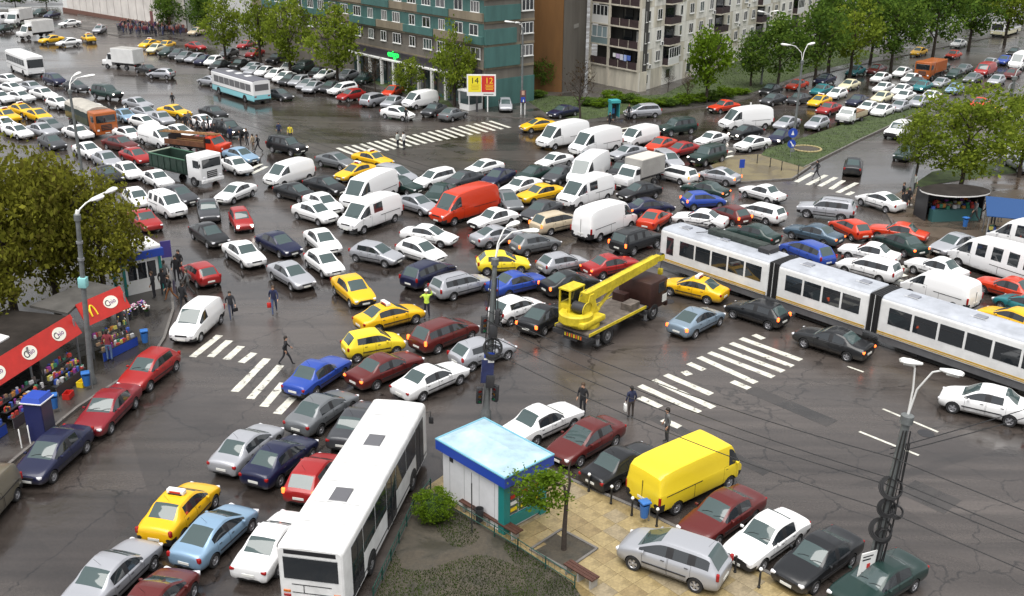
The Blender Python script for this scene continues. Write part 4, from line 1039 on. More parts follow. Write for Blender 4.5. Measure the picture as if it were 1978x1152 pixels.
 if P.get('crease'):
  at = me.attributes.new('crease_edge', 'FLOAT', 'EDGE')
  vals = []
  for e in me.edges:
   a, b = e.vertices
   same = (a // N) == (b // N)
   ka = a % N
   ka = ka if ka < 10 else 18 - ka
   kb = b % N
   kb = kb if kb < 10 else 18 - kb
   vals.append(P['crease'] if (not same and ka in (4, 5, 7)) else 0.0)
  at.data.foreach_set('value', vals)
 r, xf, xb_ = P['r'], P['axf'], P['axr']
 wy = hw - 0.02
 cut = MB()
 for x in (xf, xb_):
  for s in (-1, 1):
   R = r * 1.15
   vs, fs = [], []
   for yy in (s * (hw - 0.30), s * (hw + 0.15)):
    for k in range(18):
     t = 2 * PI * k / 18
     vs.append((x + R * math.cos(t), yy, r * 1.02 + R * math.sin(t)))
   for k in range(18):
    k2 = (k + 1) % 18
    fs.append((k, k2, 18 + k2, 18 + k))
   fs.append(tuple(range(18))[::-1]); fs.append(tuple(range(18, 36)))
   if s < 0:
    fs = [f for f in fs]
   else:
    fs = [f[::-1] for f in fs]
   cut.add(vs, fs, UNDER)
 cme = bpy.data.meshes.new('cutter')
 cme.from_pydata(cut.v, [], cut.f)
 bmx = bmesh.new(); bmx.from_mesh(cme); bmesh.ops.recalc_face_normals(bmx, faces=bmx.faces); bmx.to_mesh(cme); bmx.free()
 for m in mats9:
  cme.materials.append(m)
 cme.polygons.foreach_set('material_index', [UN] * len(cme.polygons))
 bmx = bmesh.new(); bmx.from_mesh(me); bmesh.ops.recalc_face_normals(bmx, faces=bmx.faces); bmx.to_mesh(me); bmx.free()
 full = eval_mods(me, [('SUB', 1), ('CUT', cme)])
 kit = {'P': P, 'body': {}, 'glass': [], 'doors': [], 'bumpers': []}
 def merge(isl, ids_mats):
  vs, fs, mi2 = [], [], []
  for a in isl:
   b = len(vs)
   vs += a[0]
   fs += [[b + q for q in f] for f in a[1]]
   mi2 += a[3]
  used = sorted(set(mi2))
  mats_ = []
  remap = {}
  for u in used:
   m = mats9[u]
   if m not in mats_:
    mats_.append(m)
   remap[u] = mats_.index(m)
  return vs, fs, [remap[q] for q in mi2], mats_
 inner = MB()  # unseen black box added inside the shell, stops light through the door gaps
 ix0, ix1 = xc - 0.25, max(xd + 0.2, x1 + 0.4)
 inner.box(((ix0 + ix1) / 2, 0, (zl + b0) / 2 + 0.02), (ix0 - ix1, W * 0.72, b0 - zl - 0.14), UNDER)
 for lod, ids in ((0, (ROOF, TR, UN)), (1, (ROOF, TR, UN, DF, DR, BU))):
  vs, fs, mm, ms = merge(split(full, ids), None)
  if lod == 0:
   b = len(vs)
   vs = vs + [Vector(q) for q in inner.v]
   fs = fs + [[b + i for i in f] for f in inner.f]
   mm = mm + [ms.index(UNDER)] * len(inner.f)
  kit['body'][lod] = mk(vs, fs, ms, mm, 'body')
 for idv, nm in ((WS, 'windshield'), (RW, 'rear_window'), (SG, 'side_window')):
  isl = split(full, (idv,))
  for a in isl:
   kit['glass'].append((nm, mk(a[0], a[1], [mats9[idv]], None, nm)))
 for a in split(full, (DF,)) + split(full, (DR,)):
  c = a[2]
  vs = [Vector((c.x + (v.x - c.x) * 0.976, v.y, c.z + (v.z - c.z) * 0.962)) for v in a[0]]
  ymax = max(vs, key=lambda v: abs(v.y))
  xmin, zmax = min(v.x for v in vs), max(v.z for v in vs)
  side = 1 if c.y > 0 else -1
  kit['doors'].append((mk(vs, a[1], [PAINT0], None, 'door'), (xmin + 0.17, side * (abs(ymax.y) * 0.985 + 0.008), zmax - 0.13)))
 for a in split(full, (BU,)):
  kit['bumpers'].append(mk(a[0], a[1], [BUMP0], None, 'bumper'))
 # lights, plates, mirrors, grille: small shaped blocks seated in the corners
 lights = []
 lz, ly = P.get('lampz', zn - 0.07), hw * P.get('lampy', 0.66)
 for s in (-1, 1):
  m = MB()
  m.rbox((x0 - 0.10, s * ly, lz), (0.17, P.get('lampw', 0.30), P.get('lamph', 0.13)), HEAD, r=0.045, rz=-s * 0.30)
  lights.append(('headlight', m.mesh('headlight')))
 for s in (-1, 1):
  m = MB()
  tz, tyv = P.get('tailz', zd - 0.24), hw * P.get('taily', 0.74)
  m.rbox((x1 + 0.075, s * tyv, tz), (0.13, P.get('tailw', 0.26), P.get('tailh', 0.15)), TAIL, r=0.035, rz=s * 0.22)
  lights.append(('tail_light', m.mesh('tail_light')))
 kit['lights'] = lights
 small = []
 for xx, zz in ((x0 + 0.004, zl + 0.22), (x1 - 0.006, P.get('platez', zl + 0.36))):
  m = MB()
  m.box((xx, 0, zz), (0.02, 0.50, 0.11), PLATE)
  small.append(('number_plate', m.mesh('number_plate')))
 m = MB()
 m.rbox((x0 - 0.035, 0, zn - 0.10), (0.07, hw * 0.85, 0.11), TRIM, r=0.02)
 small.append(('grille', m.mesh('grille')))
 for s in (-1, 1):
  m = MB()
  m.rbox((xc - 0.32, s * (hw + 0.045), interp(bpts, xc - 0.3) + 0.05), (0.10, 0.16, 0.11), PAINT0, r=0.035)
  small.append(('mirror', m.mesh('mirror')))
 m = MB()
 slope = math.atan2(ztop[4][1] - zc, xc - xr0)
 for s in (-0.42, 0.14):
  m.tube([(xc - 0.03, s, zc + 0.03), (xc - 0.10, s + 0.22, zc + 0.05 + 0.07 * math.tan(slope)), (xc - 0.13, s + 0.45, zc + 0.05 + 0.10 * math.tan(slope))], 0.009, TRIM, n=4)
 small.append(('wiper', m.mesh('wiper')))
 if not P.get('slab'):
  for s in (-1, 1):
   m = MB()
   m.box(((xf + xb_) / 2, s * (hw + 0.004), zl + (b0 - zl) * 0.50), (xf - xb_ - 2.5 * r, 0.022, 0.05), TRIM)
   small.append(('side_moulding', m.mesh('side_moulding')))
  m = MB()
  m.tube([(xr1 + 0.25, 0.0, H - 0.02), (xr1 - 0.05, 0.0, H + 0.42)], 0.006, TRIM, n=4)
  small.append(('aerial', m.mesh('aerial')))
 else:
  for s in (-1, 1):
   m = MB()
   m.box((xr1 * 0.45, s * (hw * 0.995 + 0.004), b0 - 0.10), (abs(xr1) * 0.85, 0.016, 0.035), TRIM)
   small.append(('door_rail', m.mesh('door_rail')))
   m = MB()
   m.box((xr1 * 0.30 + 0.25, s * (hw * 0.998 + 0.003), (zl + b0) / 2 + 0.06), (0.014, 0.012, b0 - zl - 0.28), TRIM)
   small.append(('door_seam', m.mesh('door_seam')))
  if not P.get('rglass', True):
   m = MB()
   m.box((x1 + 0.006, 0, (H + zl) / 2 - 0.25), (0.03, 0.016, (H - zl) * 0.58), TRIM)
   small.append(('rear_door_seam', m.mesh('rear_door_seam')))
 kit['small'] = small
 kit['wheels'] = [(x, s * (hw - P.get('wheelw', 0.19) / 2 - 0.012), s) for x in (xf, xb_) for s in (-1, 1)]
 kit['wm'] = wheels_of(r, P.get('wheelw', 0.19))
 h = MB()
 h.rbox((0, 0, 0), (0.16, 0.03, 0.03), TRIM, r=0.01, seg=1)
 kit['handle'] = h.mesh('handle')
 return kit
def roof_rack(P):
 m = MB()
 w = P['wr'] - 0.07
 for s in (-1, 1):
  m.tube([(P['roof0'] - 0.25, s * w, P['H'] - 0.02), (P['roof0'] - 0.35, s * w, P['H'] + 0.06), (P['roof1'] + 0.35, s * w, P['H'] + 0.06), (P['roof1'] + 0.25, s * w, P['H'] - 0.02)], 0.018, TRIM, n=6)
 return m.mesh('roof_rail')
def taxi_sign():
 m = MB()
 m.rbox((0, 0, 0.11), (0.26, 0.78, 0.2), WHITEP, r=0.03)
 m.box((0, 0, 0.03), (0.34, 0.6, 0.06), TRIM)
 for s in (-1, 1):
  m.box((s * 0.131, 0, 0.11), (0.004, 0.5, 0.09), REDP)
 return m.mesh('taxi_sign')
TAXI_SIGN = taxi_sign()
SPEC = {
 'sedan': dict(L=4.3, W=1.70, H=1.42, nose=0.64, hood=0.76, cowlz=0.93, cowl=0.98, roof0=0.20, roof1=-0.92, deck=-1.50, deckz=0.99, belt=(0.90, 0.92), wr=0.58, r=0.305, axf=1.33, axr=-1.25,
 wins=[(0.80, -0.12), (-0.22, -1.02)], doors=[(0.86, -0.16), (-0.19, -1.02)]),
 'logan': dict(L=4.25, W=1.74, H=1.52, nose=0.68, hood=0.82, cowlz=1.00, cowl=1.02, roof0=0.32, roof1=-0.98, deck=-1.45, deckz=1.09, belt=(0.96, 0.99), wr=0.61, r=0.31, axf=1.36, axr=-1.27,
 wins=[(0.86, -0.06), (-0.16, -0.98)], doors=[(0.9, -0.1), (-0.13, -1.0)], tailh=0.26, tailw=0.15, taily=0.84, tailz=0.86),
 'box': dict(L=4.3, W=1.64, H=1.42, nose=0.72, hood=0.82, cowlz=0.92, cowl=0.78, roof0=0.22, roof1=-0.86, deck=-1.28, deckz=0.94, belt=(0.89, 0.90), wr=0.58, r=0.295, axf=1.28, axr=-1.18, round=0.16, nw=0.9, tw=0.95,
 wins=[(0.62, -0.10), (-0.20, -0.92)], doors=[(0.70, -0.14), (-0.17, -0.92)], crease=0.75, lamph=0.17, lampw=0.34, lampz=0.60, tailz=0.70),
 'hatch': dict(L=3.85, W=1.66, H=1.43, nose=0.64, hood=0.78, cowlz=0.95, cowl=0.86, roof0=0.16, roof1=-1.28, deck=-1.78, deckz=0.93, belt=(0.91, 0.95), wr=0.59, r=0.30, axf=1.17, axr=-1.27,
 wins=[(0.70, -0.18), (-0.28, -1.16)], doors=[(0.76, -0.22), (-0.25, -1.05)], tailz=0.82, tailh=0.24, tailw=0.16, taily=0.82),
 'mini': dict(L=3.45, W=1.52, H=1.48, nose=0.66, hood=0.84, cowlz=1.00, cowl=0.86, roof0=0.28, roof1=-1.22, deck=-1.60, deckz=0.95, belt=(0.94, 0.97), wr=0.56, r=0.27, axf=1.08, axr=-1.20,
 wins=[(0.74, -0.06), (-0.16, -1.12)], doors=[(0.8, -0.1), (-0.13, -0.95)], tailz=0.80, tailh=0.2, tailw=0.16, taily=0.8, lampw=0.24, lamph=0.2),
 'wagon': dict(L=4.45, W=1.72, H=1.48, nose=0.66, hood=0.78, cowlz=0.95, cowl=1.05, roof0=0.36, roof1=-1.86, deck=-2.13, deckz=0.95, belt=(0.92, 0.95), wr=0.59, r=0.305, axf=1.38, axr=-1.22,
 wins=[(0.86, 0.0), (-0.10, -0.92), (-1.02, -1.80)], doors=[(0.92, -0.04), (-0.07, -0.98)], tailz=0.82, tailh=0.28, tailw=0.14, taily=0.86),
 'mpv': dict(L=4.4, W=1.78, H=1.60, nose=0.70, hood=0.90, cowlz=1.06, cowl=1.26, roof0=0.34, roof1=-1.66, deck=-2.08, deckz=1.0, belt=(1.00, 1.04), wr=0.61, r=0.315, axf=1.36, axr=-1.28,
 wins=[(1.08, -0.02), (-0.12, -1.00), (-1.10, -1.72)], doors=[(1.0, -0.06), (-0.09, -1.05)], tailz=0.9, tailh=0.3, tailw=0.15, taily=0.84),
 'mpvw': dict(L=4.1, W=1.72, H=1.80, nose=0.74, hood=0.95, cowlz=1.10, cowl=1.12, roof0=0.50, roof1=-1.88, deck=-1.99, deckz=1.05, belt=(1.06, 1.08), wr=0.68, r=0.30, axf=1.26, axr=-1.32, slab=True,
 wins=[(0.92, 0.10), (0.0, -0.86), (-0.98, -1.74)], doors=[(0.96, 0.06), (0.03, -0.9)], tailz=0.95, tailh=0.34, tailw=0.12, taily=0.9),
 'svan': dict(L=4.2, W=1.74, H=1.80, nose=0.74, hood=0.95, cowlz=1.10, cowl=1.18, roof0=0.48, roof1=-1.95, deck=-2.06, deckz=1.05, belt=(1.06, 1.08), wr=0.69, r=0.30, axf=1.30, axr=-1.38, slab=True, rglass=False,
 wins=[(0.98, 0.12)], doors=[(1.0, 0.08)], sill=True, tailz=0.9, tailh=0.34, tailw=0.12, taily=0.9),
 'suv': dict(L=4.55, W=1.85, H=1.76, clear=0.30, nose=0.90, hood=1.02, cowlz=1.12, cowl=0.98, roof0=0.42, roof1=-1.92, deck=-2.18, deckz=1.10, belt=(1.10, 1.13), wr=0.68, r=0.37, wheelw=0.23, axf=1.40, axr=-1.30, round=0.2, nw=0.86,
 wins=[(0.80, -0.02), (-0.12, -0.96), (-1.08, -1.84)], doors=[(0.86, -0.06), (-0.09, -1.0)], sill=True, tailz=0.95, tailh=0.3, tailw=0.14, taily=0.88),
 'van': dict(L=5.8, W=2.0, H=2.55, clear=0.26, nose=0.92, hood=1.10, cowlz=1.24, cowl=2.28, roof0=1.42, roof1=-2.74, deck=-2.86, deckz=1.4, belt=(1.24, 1.28), wr=0.84, r=0.34, wheelw=0.22, axf=1.90, axr=-1.80, slab=True, rglass=False, rdrop=0.22, rdrop2=0.08, round=0.25, nw=0.86,
 wins=[(2.08, 1.10)], doors=[(2.05, 1.06)], sill=True, tailz=1.0, tailh=0.42, tailw=0.12, taily=0.93, extra=[1.2, 0.0, -1.4], wrapws=False, lampz=0.84, lamph=0.2, platez=0.75),
 'vanw': dict(L=5.5, W=2.0, H=2.30, clear=0.26, nose=0.92, hood=1.10, cowlz=1.22, cowl=2.12, roof0=1.26, roof1=-2.58, deck=-2.71, deckz=1.2, belt=(1.20, 1.24), wr=0.84, r=0.33, wheelw=0.22, axf=1.80, axr=-1.65, slab=True, rdrop=0.16, rdrop2=0.08, round=0.25, nw=0.86,
 wins=[(1.90, 0.92), (0.78, -0.42)], doors=[(1.88, 0.88)], sill=True, tailz=1.0, tailh=0.42, tailw=0.12, taily=0.93, extra=[-1.3], lampz=0.84, lamph=0.2, platez=0.75),
 'vanl': dict(L=4.9, W=1.95, H=2.02, clear=0.24, nose=0.84, hood=1.02, cowlz=1.16, cowl=1.82, roof0=1.0, roof1=-2.28, deck=-2.41, deckz=1.2, belt=(1.14, 1.18), wr=0.79, r=0.32, wheelw=0.21, axf=1.55, axr=-1.50, slab=True, rglass=False, rdrop=0.10, rdrop2=0.06, round=0.25, nw=0.84,
 wins=[(1.62, 0.68)], doors=[(1.6, 0.64)], sill=True, tailz=0.95, tailh=0.4, tailw=0.12, taily=0.92, extra=[-0.5, -1.4], lampz=0.76, lamph=0.18, platez=0.7),
 'minibus': dict(L=6.6, W=2.0, H=2.55, clear=0.26, nose=0.92, hood=1.10, cowlz=1.24, cowl=2.66, roof0=1.76, roof1=-3.14, deck=-3.26, deckz=1.3, belt=(1.14, 1.18), wr=0.86, r=0.34, wheelw=0.22, axf=2.25, axr=-2.05, slab=True, rdrop=0.22, rdrop2=0.1, round=0.25, nw=0.86,
 wins=[(2.45, 1.45), (1.25, 0.2), (0.08, -1.0), (-1.12, -2.2), (-2.32, -3.0)], doors=[(2.42, 1.4)], sill=True, tailz=1.0, tailh=0.42, tailw=0.12, taily=0.93, lampz=0.84, lamph=0.2, platez=0.75),
 'bigvan': dict(L=5.4, W=2.08, H=2.32, clear=0.34, nose=1.02, hood=1.18, cowlz=1.34, cowl=2.42, roof0=1.86, roof1=-2.58, deck=-2.66, deckz=1.4, belt=(1.32, 1.36), wr=0.95, r=0.34, wheelw=0.22, axf=1.80, axr=-1.55, slab=True, rglass=False, rdrop=0.05, rdrop2=0.04, round=0.2, nw=0.92, tw=0.98, crease=0.8,
 wins=[(2.20, 1.62)], doors=[(2.18, 1.5)], sill=True, tailz=1.05, tailh=0.4, tailw=0.08, taily=0.95, extra=[0.4, -1.1], lampz=0.86, lamph=0.2, platez=0.8),
}
SPEC['sedan2'] = dict(L=4.4, W=1.69, H=1.40, nose=0.69, hood=0.80, cowlz=0.93, cowl=0.90, roof0=0.28, roof1=-0.84, deck=-1.34, deckz=0.99, belt=(0.91, 0.93), wr=0.60, r=0.30, axf=1.36, axr=-1.26, round=0.2, nw=0.84, tw=0.94,
 wins=[(0.74, -0.10), (-0.18, -0.98)], doors=[(0.80, -0.14), (-0.16, -1.0)], crease=0.45, tailw=0.38, tailh=0.13, taily=0.68, lampw=0.36, lamph=0.12)
SPEC['sedan3'] = dict(L=4.22, W=1.72, H=1.45, nose=0.64, hood=0.80, cowlz=0.97, cowl=1.06, roof0=0.22, roof1=-0.72, deck=-1.56, deckz=1.02, belt=(0.93, 0.97), wr=0.58, r=0.31, axf=1.33, axr=-1.24, nw=0.70,
 wins=[(0.84, -0.10), (-0.18, -1.10)], doors=[(0.88, -0.14), (-0.16, -1.0)], tailh=0.22, tailw=0.20, taily=0.80, lampw=0.34, lamph=0.17)
NSED = [0]
SCALE = {'van': (1.10, 1.03, 1.03), 'vanw': (1.07, 1.03, 1.04), 'minibus': (1.04, 1.02, 1.0)}
KITS = {}
def kit_of(t):
 if t not in KITS:
  KITS[t] = car_kit(SPEC[t])
 return KITS[t]
NAMES = {'sedan': 'sedan_car', 'logan': 'sedan_car', 'box': 'sedan_car', 'hatch': 'hatchback_car', 'mini': 'small_hatchback_car', 'wagon': 'estate_car', 'mpv': 'people_carrier', 'mpvw': 'people_carrier',
 'svan': 'small_van', 'suv': 'off_road_car', 'van': 'panel_van', 'vanw': 'window_van', 'vanl': 'panel_van', 'minibus': 'minibus', 'bigvan': 'step_van'}
CATS = {'sedan': 'car', 'logan': 'car', 'box': 'car', 'hatch': 'car', 'mini': 'car', 'wagon': 'car', 'mpv': 'car', 'mpvw': 'car', 'svan': 'van', 'suv': 'car', 'van': 'van', 'vanw': 'van', 'vanl': 'van', 'minibus': 'minibus', 'bigvan': 'van'}
def spawn(t, colour, x, y, a, lod, flags, label, group):
 t0 = t
 NSED[0] += 1
 if t == 'sedan':
  t = ('sedan', 'sedan2', 'sedan3')[(NSED[0] * 7 + int(x * 3)) % 3]
 K = kit_of(t)
 P = K['P']
 t = t0
 pm = PAINT['lemon' if colour == 'yellow' and t in ('bigvan', 'mini', 'hatch') else colour]
 zg = 0.012
 for key, zz in (('plaza', 0.12), ('walk_left', 0.125), ('walk_north', 0.115), ('walk_market', 0.125)):
  if in_poly(x, y, G[key]):
   zg = zz
 nm = 'taxi_car' if 'T' in flags or colour == 'yellow' and t in ('sedan', 'logan') else NAMES[t]
 root = empty(nm, (x, y, zg), a, label, 'taxi' if nm == 'taxi_car' else CATS[t], GROUPS[group])
 j1, j2 = math.sin(NSED[0] * 12.9), math.sin(NSED[0] * 7.7)
 root.scale = SCALE.get(t, (1 + 0.03 * j1, 1 + 0.015 * j2, 1 + 0.03 * j2))
 dark_b = t in ('svan', 'van', 'vanw', 'vanl', 'bigvan', 'suv', 'box', 'minibus') or (t == 'logan' and colour == 'yellow')
 bm_ = TRIM if dark_b else pm
 def part(name, me, parent=root, loc=None, rot=None):
  o = obj(name, me, parent, loc, rot)
  recolour(o, PAINT0, pm)
  recolour(o, BUMP0, bm_)
  return o
 if lod == 0:
  part('body', K['body'][0])
  for me, hp in K['doors']:
   d = part('door', me)
   obj('handle', K['handle'], d, hp)
  for me in K['bumpers']:
   part('bumper', me)
  for n, me in K['small']:
   part(n, me)
 else:
  part('body', K['body'][1])
  if lod == 1:
   for n, me in K['small'][:3] + K['small'][6:8]:
    part(n, me)
 for n, me in K['glass']:
  part(n, me)
 for n, me in K['lights']:
  o = part(n, me)
  if 'L' in flags and n == 'tail_light':
   recolour(o, TAIL, TAILON)
  if 'H' in flags and n == 'headlight':
   recolour(o, HEAD, HEADON)
 ty, rm = K['wm']
 for wx, wy, s in K['wheels']:
  w = obj('wheel', ty, root, (wx, wy, P['r'] - 0.006), (0, random.uniform(0, 1.2), 0 if s > 0 else PI))
  obj('rim', rm, w)
 if 'T' in flags:
  obj('taxi_sign', TAXI_SIGN, root, (P['roof0'] - 0.45, 0, P['H'] - 0.015))
 if 'R' in flags or t == 'suv':
  if 'rack' not in K:
   K['rack'] = roof_rack(P)
  obj('roof_rail', K['rack'], root)
 return root
# ------------------------------------------------------------------ ground, roads, pavements
ASPH = wet('wet_asphalt', (0.060, 0.050, 0.044), (0.030, 0.024, 0.021), scale=0.085, rough=(0.09, 0.34), streak=(math.radians(45), 0.4), patch=(0.38, 0.62), spec=1.0, grain=0.16)
WALK = wet('wet_pavement', (0.062, 0.056, 0.050), (0.030, 0.027, 0.024), scale=0.25, rough=(0.15, 0.5))
TAN = wet('wet_tan_paving', (0.30, 0.23, 0.11), (0.17, 0.125, 0.055), scale=0.35, rough=(0.30, 0.55), grain=0.16)
SOIL = wet('bare_soil', (0.050, 0.040, 0.026), (0.028, 0.024, 0.014), scale=0.5, rough=(0.5, 0.9), grain=0.2)
TURF = mat('turf', (0.040, 0.060, 0.016), rough=0.9, var=0.55, scale=1.1, bump=0.6, bscale=14)
KERB = mat('kerb_stone', (0.15, 0.14, 0.13), rough=0.6, var=0.25, scale=2)
LINE = mat('road_paint', (0.60, 0.59, 0.52), rough=0.45, var=0.22, scale=2.6, worn=(0.10, 0.085, 0.075, 0.40))
g_ = MB()
g_.add([(-700, -80, 0), (700, -80, 0), (700, 1200, 0), (-700, 1200, 0)], [(0, 1, 2, 3)], ASPH)
g_.build('road', kind='structure')
def sheet(name, poly, z, top, side=None):
 m = MB()
 m.prism(poly, -0.05, z, top, side=side or KERB)
 return m.build(name, kind='structure')
def kerb(name, poly, z, w=0.16):
 """kerb stones along a polygon edge, each stone its own piece"""
 root = empty(name)
 root['kind'] = 'structure'
 me = {}
 for (a, b) in zip(poly, poly[1:]):
  a, b = Vector(a), Vector(b)
  d = b - a
  n = max(1, int(d.length / 1.0))
  ln = d.length / n
  key = round(ln, 2)
  if key not in me:
   k = MB()
   k.box((0, 0, 0), (ln - 0.02, w, 0.2), KERB)
   me[key] = k.mesh('kerb_stone')
  ang = math.atan2(d.y, d.x)
  for i in range(n):
   p = a + d * ((i + 0.5) / n)
   obj('kerb_stone', me[key], root, (p.x, p.y, z - 0.095 + random.uniform(-0.006, 0.006)), (0, 0, ang + random.uniform(-0.01, 0.01)))
sheet('pavement_left', G['walk_left'], 0.12, WALK)
sheet('pavement_north', G['walk_north'], 0.11, WALK)
sheet('lawn_middle', G['lawn_mid'], 0.135, TURF)
sheet('lawn_apartments', G['lawn_apt'], 0.13, TURF)
sheet('island_paving', G['median_tan'], 0.12, wet('wet_island_paving', (0.155, 0.125, 0.06), (0.10, 0.075, 0.035), scale=0.35, rough=(0.3, 0.55), grain=0.16))
sheet('median_lawn', G['median_grass'], 0.15, TURF)
sheet('market_pavement', G['walk_market'], 0.12, wet('wet_market_paving', (0.10, 0.075, 0.055), (0.05, 0.035, 0.026), scale=0.3, rough=(0.1, 0.4)))
sheet('flower_bed', G['bed_market'], 0.16, TURF)
sheet('plaza_base', G['plaza'], 0.085, TAN)
sheet('garden', G['garden'], 0.15, SOIL)
kerb('kerb_left', [(p[0], p[1]) for p in G['walk_left'][1:8]], 0.14)
kerb('kerb_plaza', G['plaza'][2:8], 0.13)
kerb('kerb_median', G['median_grass'][1:5], 0.165)
kerb('kerb_island', G['median_tan'][0:5], 0.135)
# paving slabs of the plaza, laid one by one
def in_poly(x, y, poly):
 c = False
 n = len(poly)
 for i in range(n):
  x1, y1 = poly[i]
  x2, y2 = poly[(i + 1) % n]
  if (y1 > y) != (y2 > y) and x < (x2 - x1) * (y - y1) / (y2 - y1) + x1:
   c = not c
 return c
slab_root = empty('plaza_paving')
slab_root['kind'] = 'structure'
k = MB()
k.box((0, 0, 0), (0.79, 0.79, 0.05), TAN)
SLAB = k.mesh('slab')
TAN2 = wet('wet_tan_paving_dark', (0.25, 0.185, 0.085), (0.145, 0.10, 0.045), scale=0.35, rough=(0.26, 0.55), grain=0.16)
TAN3 = wet('wet_tan_paving_grey', (0.26, 0.21, 0.13), (0.15, 0.12, 0.07), scale=0.35, rough=(0.26, 0.55), grain=0.16)
au = math.radians(131)
ux, uy, vx, vy = math.cos(au), math.sin(au), math.cos(au - PI / 2), math.sin(au - PI / 2)
cnt = 0
for i in range(-26, 26):
 for j in range(-30, 30):
  a, b = i * 0.8, j * 0.8
  x, y = 5 + ux * a + vx * b, 36 + uy * a + vy * b
  if all(in_poly(x + ux * e + vx * f, y + uy * e + vy * f, G['plaza']) and not in_poly(x + ux * e + vx * f, y + uy * e + vy * f, G['garden']) for e in (-0.4, 0.4) for f in (-0.4, 0.4)) and y > 30.5 and cnt < 300:
   if (x - G['tree_plaza'][0][0]) ** 2 + (y - G['tree_plaza'][0][1]) ** 2 < 1.25:
    continue
   s = obj('slab', SLAB, slab_root, (x, y, 0.085 + random.uniform(-0.002, 0.004)), (random.uniform(-0.004, 0.004), random.uniform(-0.004, 0.004), au))
   s.material_slots[0].link = 'OBJECT'
   s.material_slots[0].material = random.choice((TAN, TAN, TAN2, TAN3))
   cnt += 1
# painted markings
for name, key, w in (('crosswalk_stripes', 'stripes', 0.46), ('lane_dashes', 'dashes', 0.16)):
 root = empty(name)
 root['kind'] = 'structure'
 for x1, y1, x2, y2 in G[key]:
  d = Vector((x2 - x1, y2 - y1))
  if d.length < 0.3:
   continue
  m = MB()
  nn = max(2, int(d.length / 0.5))
  pl, prr = [], []
  n = Vector((-d.y, d.x)).normalized()
  for i in range(nn + 1):
   c = Vector((x1, y1)) + d * (i / nn)
   e = w / 2 * random.uniform(0.93, 1.05)
   pl.append(c + n * e)
   prr.append(c - n * e * random.uniform(0.95, 1.05))
  vs = [(p.x, p.y, 0.005) for p in pl] + [(p.x, p.y, 0.005) for p in prr]
  fs = [(i, nn + 1 + i, nn + 2 + i, i + 1) for i in range(nn)]
  m.add(vs, [f[::-1] for f in fs], LINE)
  m.build('stripe' if w > 0.3 else 'dash', root)
# tram rails sunk in the road, along the tram's own track and its twin
RAIL = mat('rail_steel', (0.05, 0.045, 0.045), rough=0.3, metal=0.6)
ta = math.radians(131.0)
tu, tn = Vector((math.cos(ta), math.sin(ta))), Vector((math.sin(ta), -math.cos(ta)))
T0 = Vector((21.1, 54.9))          # near side of the tram where its second and third cars meet
rr = empty('tram_rails')
rr['kind'] = 'structure'
for off in (1.18 - 0.72, 1.18 + 0.72, 1.18 + 2.46, 1.18 + 3.9):
 c = T0 + tn * off
 k = MB()
 k.box((c.x, c.y, 0.004), (170, 0.09, 0.008), RAIL, rz=ta)
 k.build('rail', rr)
# square repairs cut into the road
PATCH = wet('wet_patch', (0.040, 0.035, 0.032), (0.022, 0.019, 0.017), scale=0.4, rough=(0.12, 0.4), spec=0.9)
pr0 = empty('road_repairs')
pr0['kind'] = 'structure'
for x, y, w, h, a in ((-12.5, 41.0, 2.4, 1.1, 80), (4.5, 55.5, 3.2, 1.4, 131), (14.5, 47.0, 5.0, 1.0, 131), (-8.5, 56.0, 1.6, 1.6, 41), (18.5, 38.5, 2.2, 1.6, 131), (9.5, 43.0, 7.0, 0.7, 131), (-15.5, 34.0, 1.4, 3.8, -10), (-6.0, 104.0, 5.0, 2.0, 131)):
 k = MB()
 k.box((x, y, 0.001), (w, h, 0.006), PATCH, rz=math.radians(a))
 k.build('patch', pr0)
# manholes
for i, (x, y) in enumerate(((-15.2, 37.5), (10.2, 61.5), (-9.0, 52.5), (20.5, 44.2), (-3.2, 98.0))):
 k = MB()
 k.lathe([(0.40, 0.002), (0.40, 0.010), (0.32, 0.011), (0.30, 0.007), (0.001, 0.008)], DARK, n=24, M=Matrix.Translation((x, y, 0)))
 k.build('manhole_cover', label=['round iron manhole cover in the road beside the yellow taxi at lower left', 'round manhole cover in the road near the grey saloon by the tram', 'round manhole cover in open wet road near the walking man', 'round manhole cover in the bare road beside the tall lamp post', 'round manhole cover near the far zebra crossing'][i], cat='manhole cover', group='manhole covers in the road')
# stuff: grass blades over the lawns
def blades(name, poly, n, h, label, z, keep=None):
 xs = [p[0] for p in poly]; ys = [p[1] for p in poly]
 vs, fs = [], []
 tries = 0
 while len(fs) < n and tries < n * 6:
  tries += 1
  x, y = random.uniform(min(xs), max(xs)), random.uniform(min(ys), max(ys))
  if not in_poly(x, y, poly) or (keep and not keep(x, y)):
   continue
  a = random.uniform(0, 2 * PI)
  w, hh = random.uniform(0.02, 0.05) * (h / 0.12), h * random.uniform(0.5, 1.5)
  dx, dy = math.cos(a) * w, math.sin(a) * w
  lx, ly = random.uniform(-1, 1) * hh * 0.6, random.uniform(-1, 1) * hh * 0.6
  b = len(vs)
  vs += [(x - dx, y - dy, z), (x + dx, y + dy, z), (x + lx, y + ly, z + hh)]
  fs.append((b, b + 1, b + 2))
 me = bpy.data.meshes.new(name)
 me.from_pydata(vs, [], fs)
 me.materials.append(LEAFG)
 return obj(name, me, label=label, cat='grass', kind='stuff')
